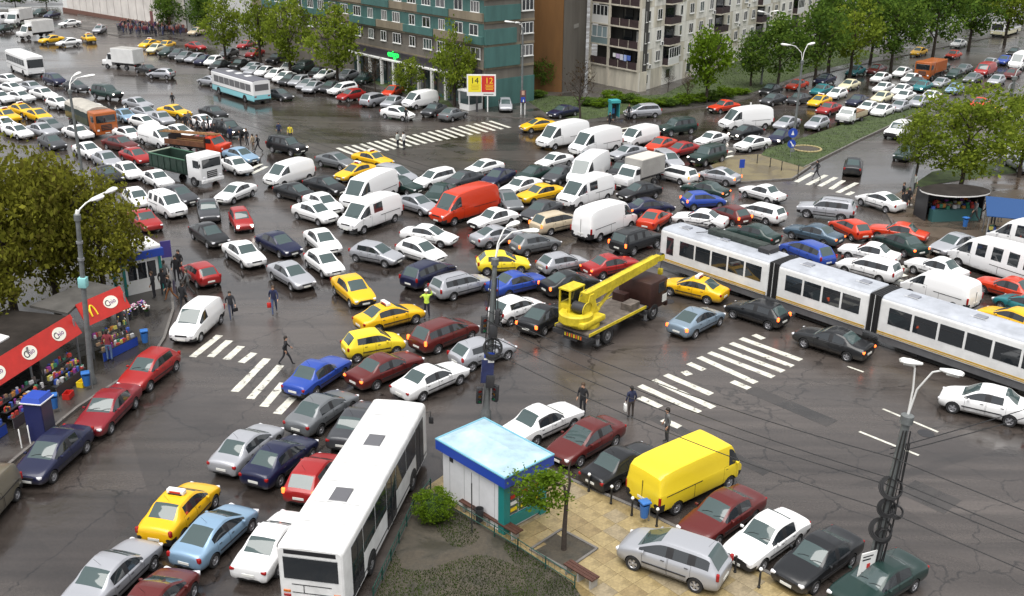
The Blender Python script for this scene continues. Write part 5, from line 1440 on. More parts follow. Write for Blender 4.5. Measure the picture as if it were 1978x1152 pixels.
def leaf_mat(name, c1, c2, c3):
 m = bpy.data.materials.new(name)
 m.use_nodes = True
 n = m.node_tree
 n.nodes.clear()
 out = n.nodes.new('ShaderNodeOutputMaterial')
 ge = n.nodes.new('ShaderNodeNewGeometry')
 tc = n.nodes.new('ShaderNodeTexCoord')
 nz = n.nodes.new('ShaderNodeTexNoise')
 nz.inputs['Scale'].default_value = 0.55
 n.links.new(tc.outputs['Object'], nz.inputs['Vector'])
 ad = n.nodes.new('ShaderNodeMath')
 ad.operation = 'MULTIPLY_ADD'
 ad.inputs[1].default_value = 0.55
 n.links.new(ge.outputs['Random Per Island'], ad.inputs[0])
 mul = n.nodes.new('ShaderNodeMath')
 mul.operation = 'MULTIPLY_ADD'
 mul.inputs[1].default_value = 1.1
 mul.inputs[2].default_value = -0.32
 n.links.new(nz.outputs['Fac'], mul.inputs[0])
 n.links.new(mul.outputs[0], ad.inputs[2])
 rp = n.nodes.new('ShaderNodeValToRGB')
 rp.color_ramp.elements[0].position = 0.12
 rp.color_ramp.elements[1].position = 0.9
 rp.color_ramp.elements[0].color = tuple(c1) + (1,)
 rp.color_ramp.elements[1].color = tuple(c3) + (1,)
 e = rp.color_ramp.elements.new(0.5)
 e.color = tuple(c2) + (1,)
 n.links.new(ad.outputs[0], rp.inputs['Fac'])
 d = n.nodes.new('ShaderNodeBsdfDiffuse')
 t = n.nodes.new('ShaderNodeBsdfTranslucent')
 mx = n.nodes.new('ShaderNodeMixShader')
 mx.inputs[0].default_value = 0.5
 n.links.new(rp.outputs[0], d.inputs['Color'])
 n.links.new(rp.outputs[0], t.inputs['Color'])
 n.links.new(d.outputs[0], mx.inputs[1])
 n.links.new(t.outputs[0], mx.inputs[2])
 n.links.new(mx.outputs[0], out.inputs['Surface'])
 return m
LEAFG = leaf_mat('grass_blades', (0.03, 0.05, 0.012), (0.055, 0.095, 0.018), (0.09, 0.14, 0.025))
blades('grass', G['garden'], 14000, 0.06, 'patchy green grass in the fenced garden by the bus', 0.15, lambda x, y: (math.sin(x * 2.1) + math.sin(y * 1.7 + x) > 0.5) or y < 33.2 - 0.5 * math.sin(x * 1.3))
blades('grass', G['median_grass'], 5000, 0.11, 'green grass on the median strip along the avenue', 0.15)
blades('grass', G['lawn_apt'], 6000, 0.13, 'rough grass below the apartment blocks', 0.13)
# ------------------------------------------------------------------ buildings
WALLC = mat('panel_concrete', (0.56, 0.52, 0.43), rough=0.85, var=0.3, scale=0.9, bump=0.2, stretch=0.18)
WALLW = mat('panel_white', (0.72, 0.70, 0.64), rough=0.85, var=0.22, scale=0.9, stretch=0.18)
TEALW = mat('teal_mosaic', (0.055, 0.135, 0.125), rough=0.6, var=0.22, scale=0.8, stretch=0.18)
BEIGEW = mat('beige_band', (0.21, 0.175, 0.125), rough=0.85, var=0.25, scale=0.7, stretch=0.18)
GREYW = mat('grey_render', (0.15, 0.135, 0.115), rough=0.9, var=0.25, scale=0.5, stretch=0.18)
BROWNW = mat('brown_brick_wall', (0.16, 0.075, 0.022), rough=0.85, var=0.3, scale=0.35, stretch=0.18)
MAROONB = mat('balcony_brown', (0.045, 0.028, 0.030), rough=0.7, var=0.3, scale=2)
FRAMEW = mat('window_frame_white', (0.70, 0.70, 0.68), rough=0.5)
CURT = mat('curtained_pane', (0.12, 0.12, 0.125), rough=0.12, spec=0.7)
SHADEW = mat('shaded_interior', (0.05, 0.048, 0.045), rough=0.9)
class Face:
 """local frame on a facade: s along, o out of the wall, z up"""
 def __init__(self, p, ang, out_sign):
  self.p = Vector((p[0], p[1], 0))
  self.d = Vector((math.cos(ang), math.sin(ang), 0))
  self.n = Vector((-self.d.y, self.d.x, 0)) * out_sign
  self.M = Matrix(((self.d.x, self.n.x, 0, self.p.x), (self.d.y, self.n.y, 0, self.p.y), (0, 0, 1, 0), (0, 0, 0, 1)))
 def box(self, mb, s0, s1, o0, o1, z0, z1, material):
  vs = [self.M @ Vector(v) for v in ((s0, o0, z0), (s1, o0, z0), (s1, o1, z0), (s0, o1, z0), (s0, o0, z1), (s1, o0, z1), (s1, o1, z1), (s0, o1, z1))]
  fs = [(3, 2, 1, 0), (4, 5, 6, 7), (0, 1, 5, 4), (1, 2, 6, 5), (2, 3, 7, 6), (3, 0, 4, 7)]
  if self.M.determinant() < 0:
   fs = [f[::-1] for f in fs]
  mb.add(vs, fs, material)
 def part(self, root, name, boxes):
  m = MB()
  for b in boxes:
   self.box(m, *b)
  return m.build(name, root)
def window(F, root, s, w, z, h, o, leaves=2, pane=None, sill=True):
 b = 0.07
 bx = [(s - w / 2, s - w / 2 + b, o, o + 0.09, z, z + h, FRAMEW), (s + w / 2 - b, s + w / 2, o, o + 0.09, z, z + h, FRAMEW),
          (s - w / 2 + b, s + w / 2 - b, o, o + 0.09, z, z + b, FRAMEW), (s - w / 2 + b, s + w / 2 - b, o, o + 0.09, z + h - b, z + h, FRAMEW)]
 for i in range(1, leaves):
  c = s - w / 2 + w * i / leaves
  bx.append((c - 0.04, c + 0.04, o, o + 0.085, z + b, z + h - b, FRAMEW))
 if sill:
  bx.append((s - w / 2 - 0.08, s + w / 2 + 0.08, o, o + 0.18, z - 0.09, z - 0.002, FRAMEW))
 wn = F.part(root, 'window', bx)
 F_p = pane or random.choice((GLASS, GLASS, CURT, GLASS_W))
 for i in range(leaves):
  a, c = s - w / 2 + w * i / leaves, s - w / 2 + w * (i + 1) / leaves
  F.part(wn, 'pane', [(a + 0.05, c - 0.05, o + 0.01, o + 0.05, z + 0.06, z + h - 0.06, F_p)])
# --- green tiled block with shops
tb = empty('apartment_block', (-3.67, 125.62, 0), label='green tiled block with beige bands and dark shop front behind the parked row', cat='building')
tb.location = (0, 0, 0)
A137 = math.radians(129.7)
F1 = Face((-3.67, 125.62), A137, 1)        # street front, going up-left
F2 = Face((-3.67, 125.62), math.radians(39.7), -1)
if (F1.n.y > 0):
 F1 = Face((-3.67, 125.62), A137, -1)
if (F2.n.y > 0):
 F2 = Face((-3.67, 125.62), math.radians(39.7), 1)
TOP = 19.0
LEN1 = 62.0
pts = [F1.M @ Vector((0.02, -0.05, 0)), F1.M @ Vector((LEN1, -0.3, 0)), F1.M @ Vector((LEN1, -8.0, 0)), F1.M @ Vector((0.02, -8.0, 0))]
k = MB()
k.prism([(p.x, p.y) for p in pts], 0.0, TOP, GREYW)
k.build('wall', tb)
Z0, FH = 4.9, 2.75
F1.part(tb, 'shop_fascia', [(0.4, 30, 0, 0.55, 3.75, 4.75, mat('shop_fascia_dark', (0.035, 0.03, 0.038), rough=0.4))])
F1.part(tb, 'canopy', [(0.4, 31, 0, 1.1, 3.52, 3.70, WHITEP)])
for s in range(0, 30, 3):
 F1.part(tb, 'pillar', [(s + 0.6, s + 0.95, 0.72, 1.05, 0.1, 3.5, WHITEP)])
 w_ = F1.part(tb, 'shop_window', [(s + 1.0, s + 3.5, -0.04, 0.02, 0.5, 3.3, GLASS_W if s % 2 else CURT)])
 F1.part(w_, 'frame', [(s + 0.95, s + 3.55, 0.0, 0.06, 3.3, 3.42, FRAMEW), (s + 2.2, s + 2.28, 0.02, 0.06, 0.5, 3.3, FRAMEW), (s + 0.95, s + 3.55, -0.2, 0.08, 0.1, 0.5, TEALW)])
# lit-looking green shop lettering
GREENS = mat('green_lettering', (0.02, 0.75, 0.10), emit=0.6)
tm = text_mesh('enigo', 1.25, GREENS, 0.05)
to = obj('shop_lettering', tm, tb)
pb = F1.M @ Vector((19.2, 0.62, 4.45))
to.matrix_local = Matrix.Translation(pb) @ Matrix(((-F1.d.x, 0, F1.n.x, 0), (-F1.d.y, 0, F1.n.y, 0), (0, 1, 0, 0), (0, 0, 0, 1)))
random.seed(3)
for fl in range(5):
 z = Z0 + fl * FH
 F1.part(tb, 'floor_band', [(0, LEN1, 0.0, 0.12, z - 0.22, z + 0.05, BEIGEW)])
 s = 0.0
 j = 0
 while s < LEN1 - 3:
  w = 3.4
  if fl == 0:
   F1.part(tb, 'spandrel_panel', [(s, s + w - 0.03, 0, 0.10, z + 0.05, z + 0.95, GREYW)])
  else:
   teal = (j + fl) % 4 in (0, 1) if fl < 3 else (j + fl) % 4 != 2
   F1.part(tb, 'spandrel_panel', [(s, s + w - 0.03, 0, 0.42 if teal else 0.30, z + 0.05, z + 1.0, TEALW if teal else BEIGEW)])
   F1.part(tb, 'wall_panel', [(s, s + w - 0.02, 0, 0.05, z + 1.0, z + FH - 0.22, TEALW)])
  window(F1, tb, s + w / 2 + random.uniform(-0.3, 0.3), random.choice((1.3, 1.7, 1.9)), z + 1.03, 1.32, 0.06, random.choice((2, 3)))
  s += w
  j += 1
 # end wall
 F2.part(tb, 'floor_band', [(0.1, 7.95, 0.0, 0.14, z - 0.25, z + 0.05, BEIGEW)])
 F2.part(tb, 'spandrel_panel', [(0, 5.5 - (fl % 2) * 0.6, 0, 0.35, z + 0.05, z + FH - (0.25 if fl < 1 else 0.9), TEALW)])
 F2.part(tb, 'wall_panel', [(5.6, 7.95, 0, 0.08, z + 0.05, z + 1.0, GREYW)])
 window(F2, tb, 6.75, 1.9, z + 1.0, 1.35, 0.10, 3)
F2.part(tb, 'plinth', [(0, 7.98, 0, 0.2, 0, 3.4, TEALW)])
# --- blind brown end wall
bw = empty('blind_wall_block', label='tall windowless brown wall between the green block and the white flats', cat='building')
k = MB()
k.prism([(0.5, 137.4), (6.43, 136.8), (6.43, 146), (0.5, 150)], 0, 20, BROWNW)
k.build('brown_wall', bw)
k = MB()
k.prism([(6.47, 136.82), (10.1, 146.2), (9, 152), (6.47, 152)], 0, 20, GREYW)
k.build('grey_wall', bw)
k = MB()
k.box((8.4, 141.75, 8.2), (2.0, 0.06, 0.5), CONC, rz=math.radians(68.8))
k.build('vent_panel', bw)
# --- pale panel flats with balconies
ap = empty('apartment_block', label='pale concrete flats with dark brown balconies and laundry beside the avenue', cat='building')
FL = Face((16.7, 137.3), math.radians(127), -1)
if FL.n.y > 0:
 FL = Face((16.7, 137.3), math.radians(127), 1)
FL.M = FL.M @ Matrix.Diagonal((1.2, 1, 1, 1))
FR = Face((16.7, 137.3), math.radians(56), 1)
if FR.n.y > 0 and FR.n.x < 0:
 FR = Face((16.7, 137.3), math.radians(56), -1)
LENR = 72.0
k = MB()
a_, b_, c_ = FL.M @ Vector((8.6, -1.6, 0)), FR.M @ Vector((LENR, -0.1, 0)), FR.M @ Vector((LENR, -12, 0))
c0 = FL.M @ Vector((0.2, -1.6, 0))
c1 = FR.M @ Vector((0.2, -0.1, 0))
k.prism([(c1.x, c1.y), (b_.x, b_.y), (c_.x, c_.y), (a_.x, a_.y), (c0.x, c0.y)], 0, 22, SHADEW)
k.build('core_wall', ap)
HF = 2.75
FL.part(ap, 'plinth', [(0, 8.6, -1.5, -0.2, 0, 2.7, WALLC), (0, 0.35, -0.2, 0, 0, 22, WALLC), (5.1, 5.45, -0.2, 0, 0, 22, WALLC), (8.3, 8.6, -0.2, 0, 0, 22, WALLC)])
for fl in range(7):
 z = 2.7 + fl * HF
 FL.part(ap, 'balcony_slab', [(0.35, 8.3, -1.5, 0.02, z, z + 0.2, WALLC)])
 kinds = ('open', 'glazed', 'window', 'open', 'glazed', 'window', 'open')
 # wide balcony next to the corner
 bal = FL.part(ap, 'balcony', [(0.36, 5.09, -0.09, -0.02, z + 0.2, z + 1.15, MAROONB)])
 for i in range(4):
  FL.part(bal, 'post', [(0.4 + i * 1.55, 0.45 + i * 1.55, -0.02, 0.01, z + 0.2, z + 1.2, WALLC)])
 FL.part(ap, 'balcony_door', [(1.0, 1.9, -1.48, -1.4, z + 0.2, z + 2.3, FRAMEW if fl % 2 else GLASS), (2.6, 4.2, -1.48, -1.4, z + 1.0, z + 2.3, GLASS)])
 q = kinds[fl]
 if q == 'open':
  FL.part(ap, 'balcony', [(5.46, 8.28, -0.09, -0.02, z + 0.2, z + 1.15, MAROONB)])
 elif q == 'window':
  FL.part(ap, 'balcony', [(5.46, 8.28, -0.09, -0.02, z + 0.2, z + 1.2, FRAMEW)])
  window(FL, ap, 6.87, 2.6, z + 1.2, 1.4, -0.1, 4, GLASS, False)
 else:
  FL.part(ap, 'balcony', [(5.46, 8.28, -0.09, -0.02, z + 0.2, z + 1.0, mat('ribbed_glass', (0.20, 0.27, 0.28), rough=0.3))])
  window(FL, ap, 6.87, 2.7, z + 1.05, 1.55, -0.1, 3, mat('pale_pane', (0.25, 0.32, 0.34), rough=0.1), False)
# washing on a balcony line
wl = FL.part(ap, 'washing_line', [(0.7, 4.7, 0.05, 0.06, 2.7 + 2.02, 2.7 + 2.03, DARK)])
for i, (s, w, h, c) in enumerate(((4.1, 0.45, 0.5, 'white'), (3.5, 0.6, 0.6, 'lilac'), (2.9, 0.5, 0.75, 'pale'), (2.3, 0.45, 0.8, 'sky'), (1.7, 0.55, 0.65, 'blue'))):
 FL.part(wl, 'laundry', [(s - w / 2, s + w / 2, 0.04, 0.07, 2.7 + 2.0 - h, 2.7 + 2.0, mat('laundry_' + c, {'white': (.8, .8, .8), 'lilac': (.5, .4, .6), 'pale': (.6, .62, .7), 'sky': (.35, .45, .75), 'blue': (.08, .15, .5)}[c], rough=0.9))])
# avenue front: precast panels with joints
random.seed(5)
cols = int(LENR / 3.4)
for fl in range(-1, 7):
 z = 2.72 + fl * HF
 zz0 = max(0.0, z)
 for j in range(cols):
  s = 0.03 + j * 3.4
  hh = HF if fl >= 0 else 2.7
  z0_ = z if fl >= 0 else 0.02
  if j % 5 == 2 and fl >= 0:      # balcony stack
   FR.part(ap, 'balcony_slab', [(s, s + 3.36, -0.05, 1.0, z, z + 0.18, WALLC)])
   bal = FR.part(ap, 'balcony', [(s + 0.05, s + 3.31, 0.90, 0.98, z + 0.18, z + 1.1, (MAROONB, MAROONB, FRAMEW, MAROONB)[(fl + j) % 4]), (s + 0.05, s + 0.12, 0.0, 0.9, z + 0.18, z + 1.1, MAROONB), (s + 3.24, s + 3.31, 0.0, 0.9, z + 0.18, z + 1.1, MAROONB)])
   if (fl + j) % 4 == 2:
    window(FR, ap, s + 1.68, 3.0, z + 1.1, 1.4, 0.88, 4, GLASS, False)
   FR.part(ap, 'balcony_door', [(s + 0.5, s + 2.8, -0.06, -0.01, z + 0.2, z + 2.2, GLASS)])
   continue
  FR.part(ap, 'wall_panel', [(s, s + 3.37, -0.1, 0.06, z0_ + 0.012, z0_ + hh - 0.012, WALLW if (j + fl) % 3 else WALLC)])
  if fl < 0:
   if j % 2 == 0:
    window(FR, ap, s + 1.7, 1.5, 0.9, 1.3, 0.07, 1, GLASS, False)
   continue
  ww = 0.75 if j % 5 == 3 else 1.35
  window(FR, ap, s + 1.7, ww, z + 0.95, 1.4, 0.07, 1 if ww < 1 else 2)
  if (j * 3 + fl) % 4 == 0:
   ac = FR.part(ap, 'air_conditioner', [(s + 2.2, s + 2.9, 0.07, 0.34, z + 0.25, z + 0.75, WHITEP)])
   FR.part(ac, 'fan_grille', [(s + 2.27, s + 2.66, 0.34, 0.36, z + 0.31, z + 0.69, DARK)])
# --- long white hall at the far end
hl = empty('hall_building', label='white hall with narrow dark wall slots behind the crowd at top left', cat='building')
FH1 = Face((-61.5, 196.0), math.radians(137), 1)
if FH1.n.y > 0:
 FH1 = Face((-61.5, 196.0), math.radians(137), -1)
FH1.part(hl, 'wall', [(0, 52, -14, 0, 0, 13, WHITEP)])
for j in range(16):
 FH1.part(hl, 'wall_panel', [(j * 3.1 + 0.12, j * 3.1 + 3.02, 0.0, 0.18, 0.9, 11.8, mat('hall_panel', (0.66, 0.62, 0.58), rough=0.8, var=0.15, scale=0.4))])
 FH1.part(hl, 'slot_window', [(j * 3.1 - 0.06, j * 3.1 + 0.10, 0.005, 0.03, 2.5 if j % 3 else 0.9, 11.5, GLASS)])
FH1.part(hl, 'plinth', [(0, 52, 0.0, 0.25, 0, 0.88, mat('hall_plinth', (0.16, 0.08, 0.06), rough=0.8))])
for s in (5.4, 12.2):
 FH1.part(hl, 'door', [(s, s + 1.1, 0.18, 0.24, 0.9, 3.1, mat('hall_door', (0.16, 0.06, 0.06), rough=0.6))])
# ------------------------------------------------------------------ buses, tram, lorries
HUB = mat('lorry_hub', (0.16, 0.16, 0.165), rough=0.55)
def lorry_wheel(r=0.46, w=0.28):
 t = MB()
 t.lathe([(r * 0.55, -w / 2 + 0.01), (r * 0.94, -w / 2), (r, -w * 0.33), (r, w * 0.33), (r * 0.94, w / 2), (r * 0.55, w / 2 - 0.01)], RUBBER, n=24, axis='Y', close=True)
 k = MB()
 k.lathe([(r * 0.58, w / 2 - 0.012), (r * 0.50, w / 2 - 0.05), (r * 0.24, w / 2 - 0.06), (r * 0.20, w / 2 + 0.0), (0.001, w / 2)], HUB, n=20, axis='Y')
 for i in range(6):
  a = 2 * PI * i / 6
  k.box((math.cos(a) * r * 0.36, w / 2 - 0.05, math.sin(a) * r * 0.36), (0.05, 0.03, 0.05), DARK)
 return t.mesh('tyre'), k.mesh('rim')
LW = {}
def put_wheels(root, xs, hw, r=0.46, w=0.28, arch=True):
 key = (r, w)
 if key not in LW:
  LW[key] = lorry_wheel(r, w)
 for x in xs:
  for s in (-1, 1):
   wh = obj('wheel', LW[key][0], root, (x, s * (hw - w / 2 + 0.03), r), (0, random.uniform(0, 1), 0 if s > 0 else PI))
   obj('rim', LW[key][1], wh)
   if arch:
    m = MB()
    m.lathe([(r * 1.18, 0.0), (0.01, 0.0)], UNDER, n=24, axis='Y')
    vs = [v for v in m.v]
    a = MB()
    prof = [(r * 1.2 * math.cos(t * PI / 12), r * 1.2 * math.sin(t * PI / 12)) for t in range(13)]
    vv = [(px, 0, max(pz, -0.05) + r) for px, pz in prof] + [(px, 0.012, max(pz, -0.05) + r) for px, pz in prof]
    n = 13
    ff = [tuple(range(n, 2 * n)), tuple(range(n))[::-1]] + [(i, i + 1, n + i + 1, n + i) for i in range(n - 1)]
    if s < 0:
     vv = [(p[0], -p[1], p[2]) for p in vv]
    a.add(vv, ff, UNDER)
    a.build('wheel_arch', root, loc=(x, s * (hw + 0.001), -0.02))
def coach_shell(L, W, z0, H, lower, upper, zs, rt=0.28, rb=0.06, endr=0.16, roofm=None):
 """rounded box body along x; colours change at height zs"""
 hw = W / 2
 sec = [(0, z0), (hw - rb, z0), (hw, z0 + rb), (hw, zs - 0.002), (hw, zs + 0.002)]
 n = 6
 for i in range(n + 1):
  t = (PI / 2) * i / n
  sec.append((hw - rt + rt * math.cos(t), H - rt + rt * math.sin(t)))
 sec.append((0, H + 0.04))
 ring0 = sec + [(-y, z) for y, z in sec[-2:0:-1]]
 N = len(ring0)
 st = [(L / 2, 0.90, 0.10), (L / 2 - endr * 0.3, 0.96, 0.04), (L / 2 - endr, 1, 0), (-L / 2 + endr, 1, 0), (-L / 2 + endr * 0.3, 0.97, 0.03), (-L / 2, 0.92, 0.08)]
 vs = []
 for x, sc, dz in st:
  for y, z in ring0:
   f = max(0.0, (z - (H - 0.5)) / 0.5)
   vs.append((x, y * sc, z - dz * f))
 m = MB()
 groups = {}
 for i in range(len(st) - 1):
  for k in range(N):
   k2 = (k + 1) % N
   zz = (ring0[k][1] + ring0[k2][1]) / 2
   mt = lower if zz < zs else (roofm if roofm and zz > H - 0.14 else upper)
   groups.setdefault(mt, []).append((i * N + k, i * N + k2, (i + 1) * N + k2, (i + 1) * N + k))
 # ends as strips so that the two colours also meet there
 S = len(sec)
 for base, flip in ((0, True), ((len(st) - 1) * N, False)):
  for k in range(1, S - 2):
   a, b = base + k, base + k + 1
   c, d = base + (N - k - 1), base + (N - k)
   q = (a, b, c, d)
   zz = (ring0[k][1] + ring0[k + 1][1]) / 2
   groups.setdefault(lower if zz < zs else upper, []).append(q if not flip else q[::-1])
  groups.setdefault(lower, []).append((base, base + 1, base + N - 1) if not flip else (base + N - 1, base + 1, base))
  groups.setdefault(upper, []).append((base + S - 2, base + S - 1, base + S) if not flip else (base + S, base + S - 1, base + S - 2))
 allv = m
 b = 0
 first = True
 for mt, fs in groups.items():
  if first:
   m.add(vs, fs, mt, smooth=True)
   first = False
  else:
   kk = m.m(mt)
   for f in fs:
    m.f.append(list(f)); m.mi.append(kk); m.sm.append(True)
 bm = bmesh.new()
 me = m.mesh('shell', 30)
 bm.from_mesh(me)
 bmesh.ops.recalc_face_normals(bm, faces=bm.faces)
 bm.to_mesh(me)
 bm.free()
 return me
def pane(root, name, c, s, material=None, r=0.05):
 m = MB()
 m.rbox(c, s, material or GLASS, r=min(r, min(s) * 0.45), seg=1)
 return m.build(name, root)
APART = {'side_panel', 'rear_door', 'edge_rail', 'leg', 'hatch_rim', 'side_board', 'reflector_stripe', 'goods_display', 'grille_bar', 'tool_box', 'counter_panel', 'bumper'}
def simple_part(root, name, boxes):
 if name in APART and len(boxes) > 1:
  return [simple_part(root, name, [b]) for b in boxes][0]
 m = MB()
 for c, s, mt in boxes:
  m.box(c, s, mt)
 return m.build(name, root)
SCUFF = mat('bus_white_grimy', (0.72, 0.72, 0.71), rough=0.42, var=0.16, scale=1.3, coat=0.2)
def city_bus(x, y, a, label):
 R = empty('city_bus', (x, y, 0), a, label, 'bus')
 L, W, H = 11.6, 2.5, 3.05
 obj('body', coach_shell(L, W, 0.34, H, SCUFF, SCUFF, 1.35, rt=0.20), R)
 hw = W / 2
 # right side (towards the kiosk) is -y : windows and doors
 for s in (-1, 1):
  x0 = L / 2 - 0.7
  segs = [('door', 1.3), ('window', 1.55), ('window', 1.55), ('door', 1.35), ('window', 1.5), ('window', 1.5), ('door', 1.35)] if s < 0 else [('window', 1.3)] + [('window', 1.5)] * 6
  for nm, w in segs:
   c = x0 - w / 2
   if nm == 'window':
    wn = pane(R, 'window', (c, s * (hw + 0.004), 2.08), (w - 0.08, 0.03, 1.15), GLASS)
   else:
    d = pane(R, 'door', (c, s * (hw + 0.004), 1.58), (w - 0.06, 0.03, 2.2), GLASS)
    simple_part(d, 'door_frame', [((c, s * (hw + 0.022), 1.58), (0.06, 0.02, 2.2), DARK)])
   x0 -= w
  put_wheels(R, (L / 2 - 2.55, -L / 2 + 3.0), hw, 0.47) if s < 0 else None
  simple_part(R, 'side_moulding', [((0.0, s * (hw + 0.006), 0.62), (L - 0.5, 0.02, 0.05), DARK)])
 # tail end
 xe = -L / 2
 pane(R, 'rear_window', (xe - 0.004, 0, 2.15), (0.04, W * 0.82, 0.95), GLASS)
 pane(R, 'destination_panel', (xe + 0.03, 0, 2.82), (0.08, W * 0.80, 0.24), BLK)
 simple_part(R, 'engine_cover', [((xe - 0.004, 0.0, 1.10), (0.02, 1.5, 0.03), DARK), ((xe - 0.004, 0.0, 1.45), (0.02, 1.5, 0.03), DARK), ((xe - 0.004, 0.30, 1.27), (0.02, 0.03, 0.36), DARK)])
 for s in (-1, 1):
  lt = pane(R, 'tail_light', (xe - 0.006, s * (hw - 0.30), 0.95), (0.05, 0.28, 0.13), TAIL)
  pane(R, 'indicator', (xe - 0.006, s * (hw - 0.30), 1.13), (0.05, 0.28, 0.12), mat('indicator_amber', (0.5, 0.13, 0.01), rough=0.2))
 simple_part(R, 'bumper', [((xe - 0.01, 0, 0.46), (0.10, W * 0.9, 0.24), TRIM)])
 simple_part(R, 'number_plate', [((xe - 0.07, 0, 0.74), (0.02, 0.5, 0.11), PLATE)])
 pane(R, 'windshield', (L / 2 - 0.01, 0, 2.0), (0.05, W * 0.84, 1.4), GLASS_W)
 for hx in (1.9, -2.35):
  h = pane(R, 'roof_hatch', (hx, 0.0, H + 0.055), (0.95, 0.72, 0.06), mat('roof_hatch_grey', (0.11, 0.11, 0.12), rough=0.3))
  simple_part(h, 'hatch_rim', [((hx + d, 0, H + 0.05), (0.03, 0.76, 0.05), SCUFF) for d in (-0.5, 0.5)])
 for hx in (0.0, -4.2, 4.2, -1.4, 2.9, -2.9):
  simple_part(R, 'roof_seam', [((hx, 0, H + 0.040), (0.025, W * 0.74, 0.008), mat('seam_grey', (0.45, 0.45, 0.45), rough=0.6))])
 for s in (-1, 1):
  m = MB()
  m.tube([(L / 2 - 0.1, s * hw * 0.9, 2.5), (L / 2 + 0.25, s * (hw + 0.12), 2.45), (L / 2 + 0.25, s * (hw + 0.12), 2.1)], 0.02, DARK, n=6)
  m.rbox((L / 2 + 0.25, s * (hw + 0.14), 2.0), (0.07, 0.22, 0.36), DARK, r=0.03)
  m.build('mirror', R)
 return R
for q in G['S_city_bus']:
 city_bus(q[0], q[1], q[2], q[4])
def old_bus(x, y, a, lower, label, L=9.6):
 R = empty('old_bus', (x, y, 0), a, label, 'bus', 'buses on the roads')
 W, H = 2.5, 3.0
 hw = W / 2
 up = PAINT['white']
 obj('body', coach_shell(L, W, 0.38, H, lower, up, 1.15, rt=0.32, roofm=mat('bus_roof_grey', (0.10, 0.10, 0.12), rough=0.4) if lower != up else None), R)
 for s in (-1, 1):
  n = 7
  for i in range(n):
   w = (L - 1.3) / n
   pane(R, 'window', (L / 2 - 0.85 - w * (i + 0.5), s * (hw + 0.004), 2.02), (w - 0.10, 0.03, 0.86), CURT if lower != up else GLASS)
  simple_part(R, 'side_band', [((0, s * (hw + 0.004), 1.15), (L - 0.4, 0.015, 0.04), DARK)])
 put_wheels(R, (L / 2 - 2.0, -L / 2 + 2.3), hw, 0.46)
 pane(R, 'rear_window', (-L / 2 - 0.004, 0, 2.08), (0.04, W * 0.76, 0.78), CURT)
 pane(R, 'windshield', (L / 2 - 0.0, 0, 1.98), (0.05, W * 0.86, 1.15), GLASS)
 for s in (-1, 1):
  pane(R, 'tail_light', (-L / 2 - 0.006, s * (hw - 0.32), 0.98), (0.05, 0.30, 0.14), TAIL)
  pane(R, 'headlight', (L / 2 + 0.0, s * (hw - 0.42), 0.86), (0.06, 0.30, 0.2), HEAD)
 simple_part(R, 'bumper', [((-L / 2 - 0.02, 0, 0.5), (0.1, W * 0.9, 0.22), TRIM), ((L / 2 + 0.02, 0, 0.5), (0.1, W * 0.9, 0.22), TRIM)])
 for xx in (2.6, 0.2, -2.4):
  m = MB()
  m.rbox((xx, 0, H + 0.06), (0.8, 0.8, 0.1), up, r=0.04)
  m.build('roof_vent', R)
 return R
for q in G['S_old_bus']:
 if q[3] == 'paleblue':
  old_bus(q[0], q[1], q[2], PAINT['paleblue'], q[4], L=11.6)
 else:
  old_bus(q[0], q[1], q[2], PAINT['white'], q[4])
for q in G['S_far_bus']:
 old_bus(q[0], q[1], q[2], PAINT['cream'], q[4], L=11)
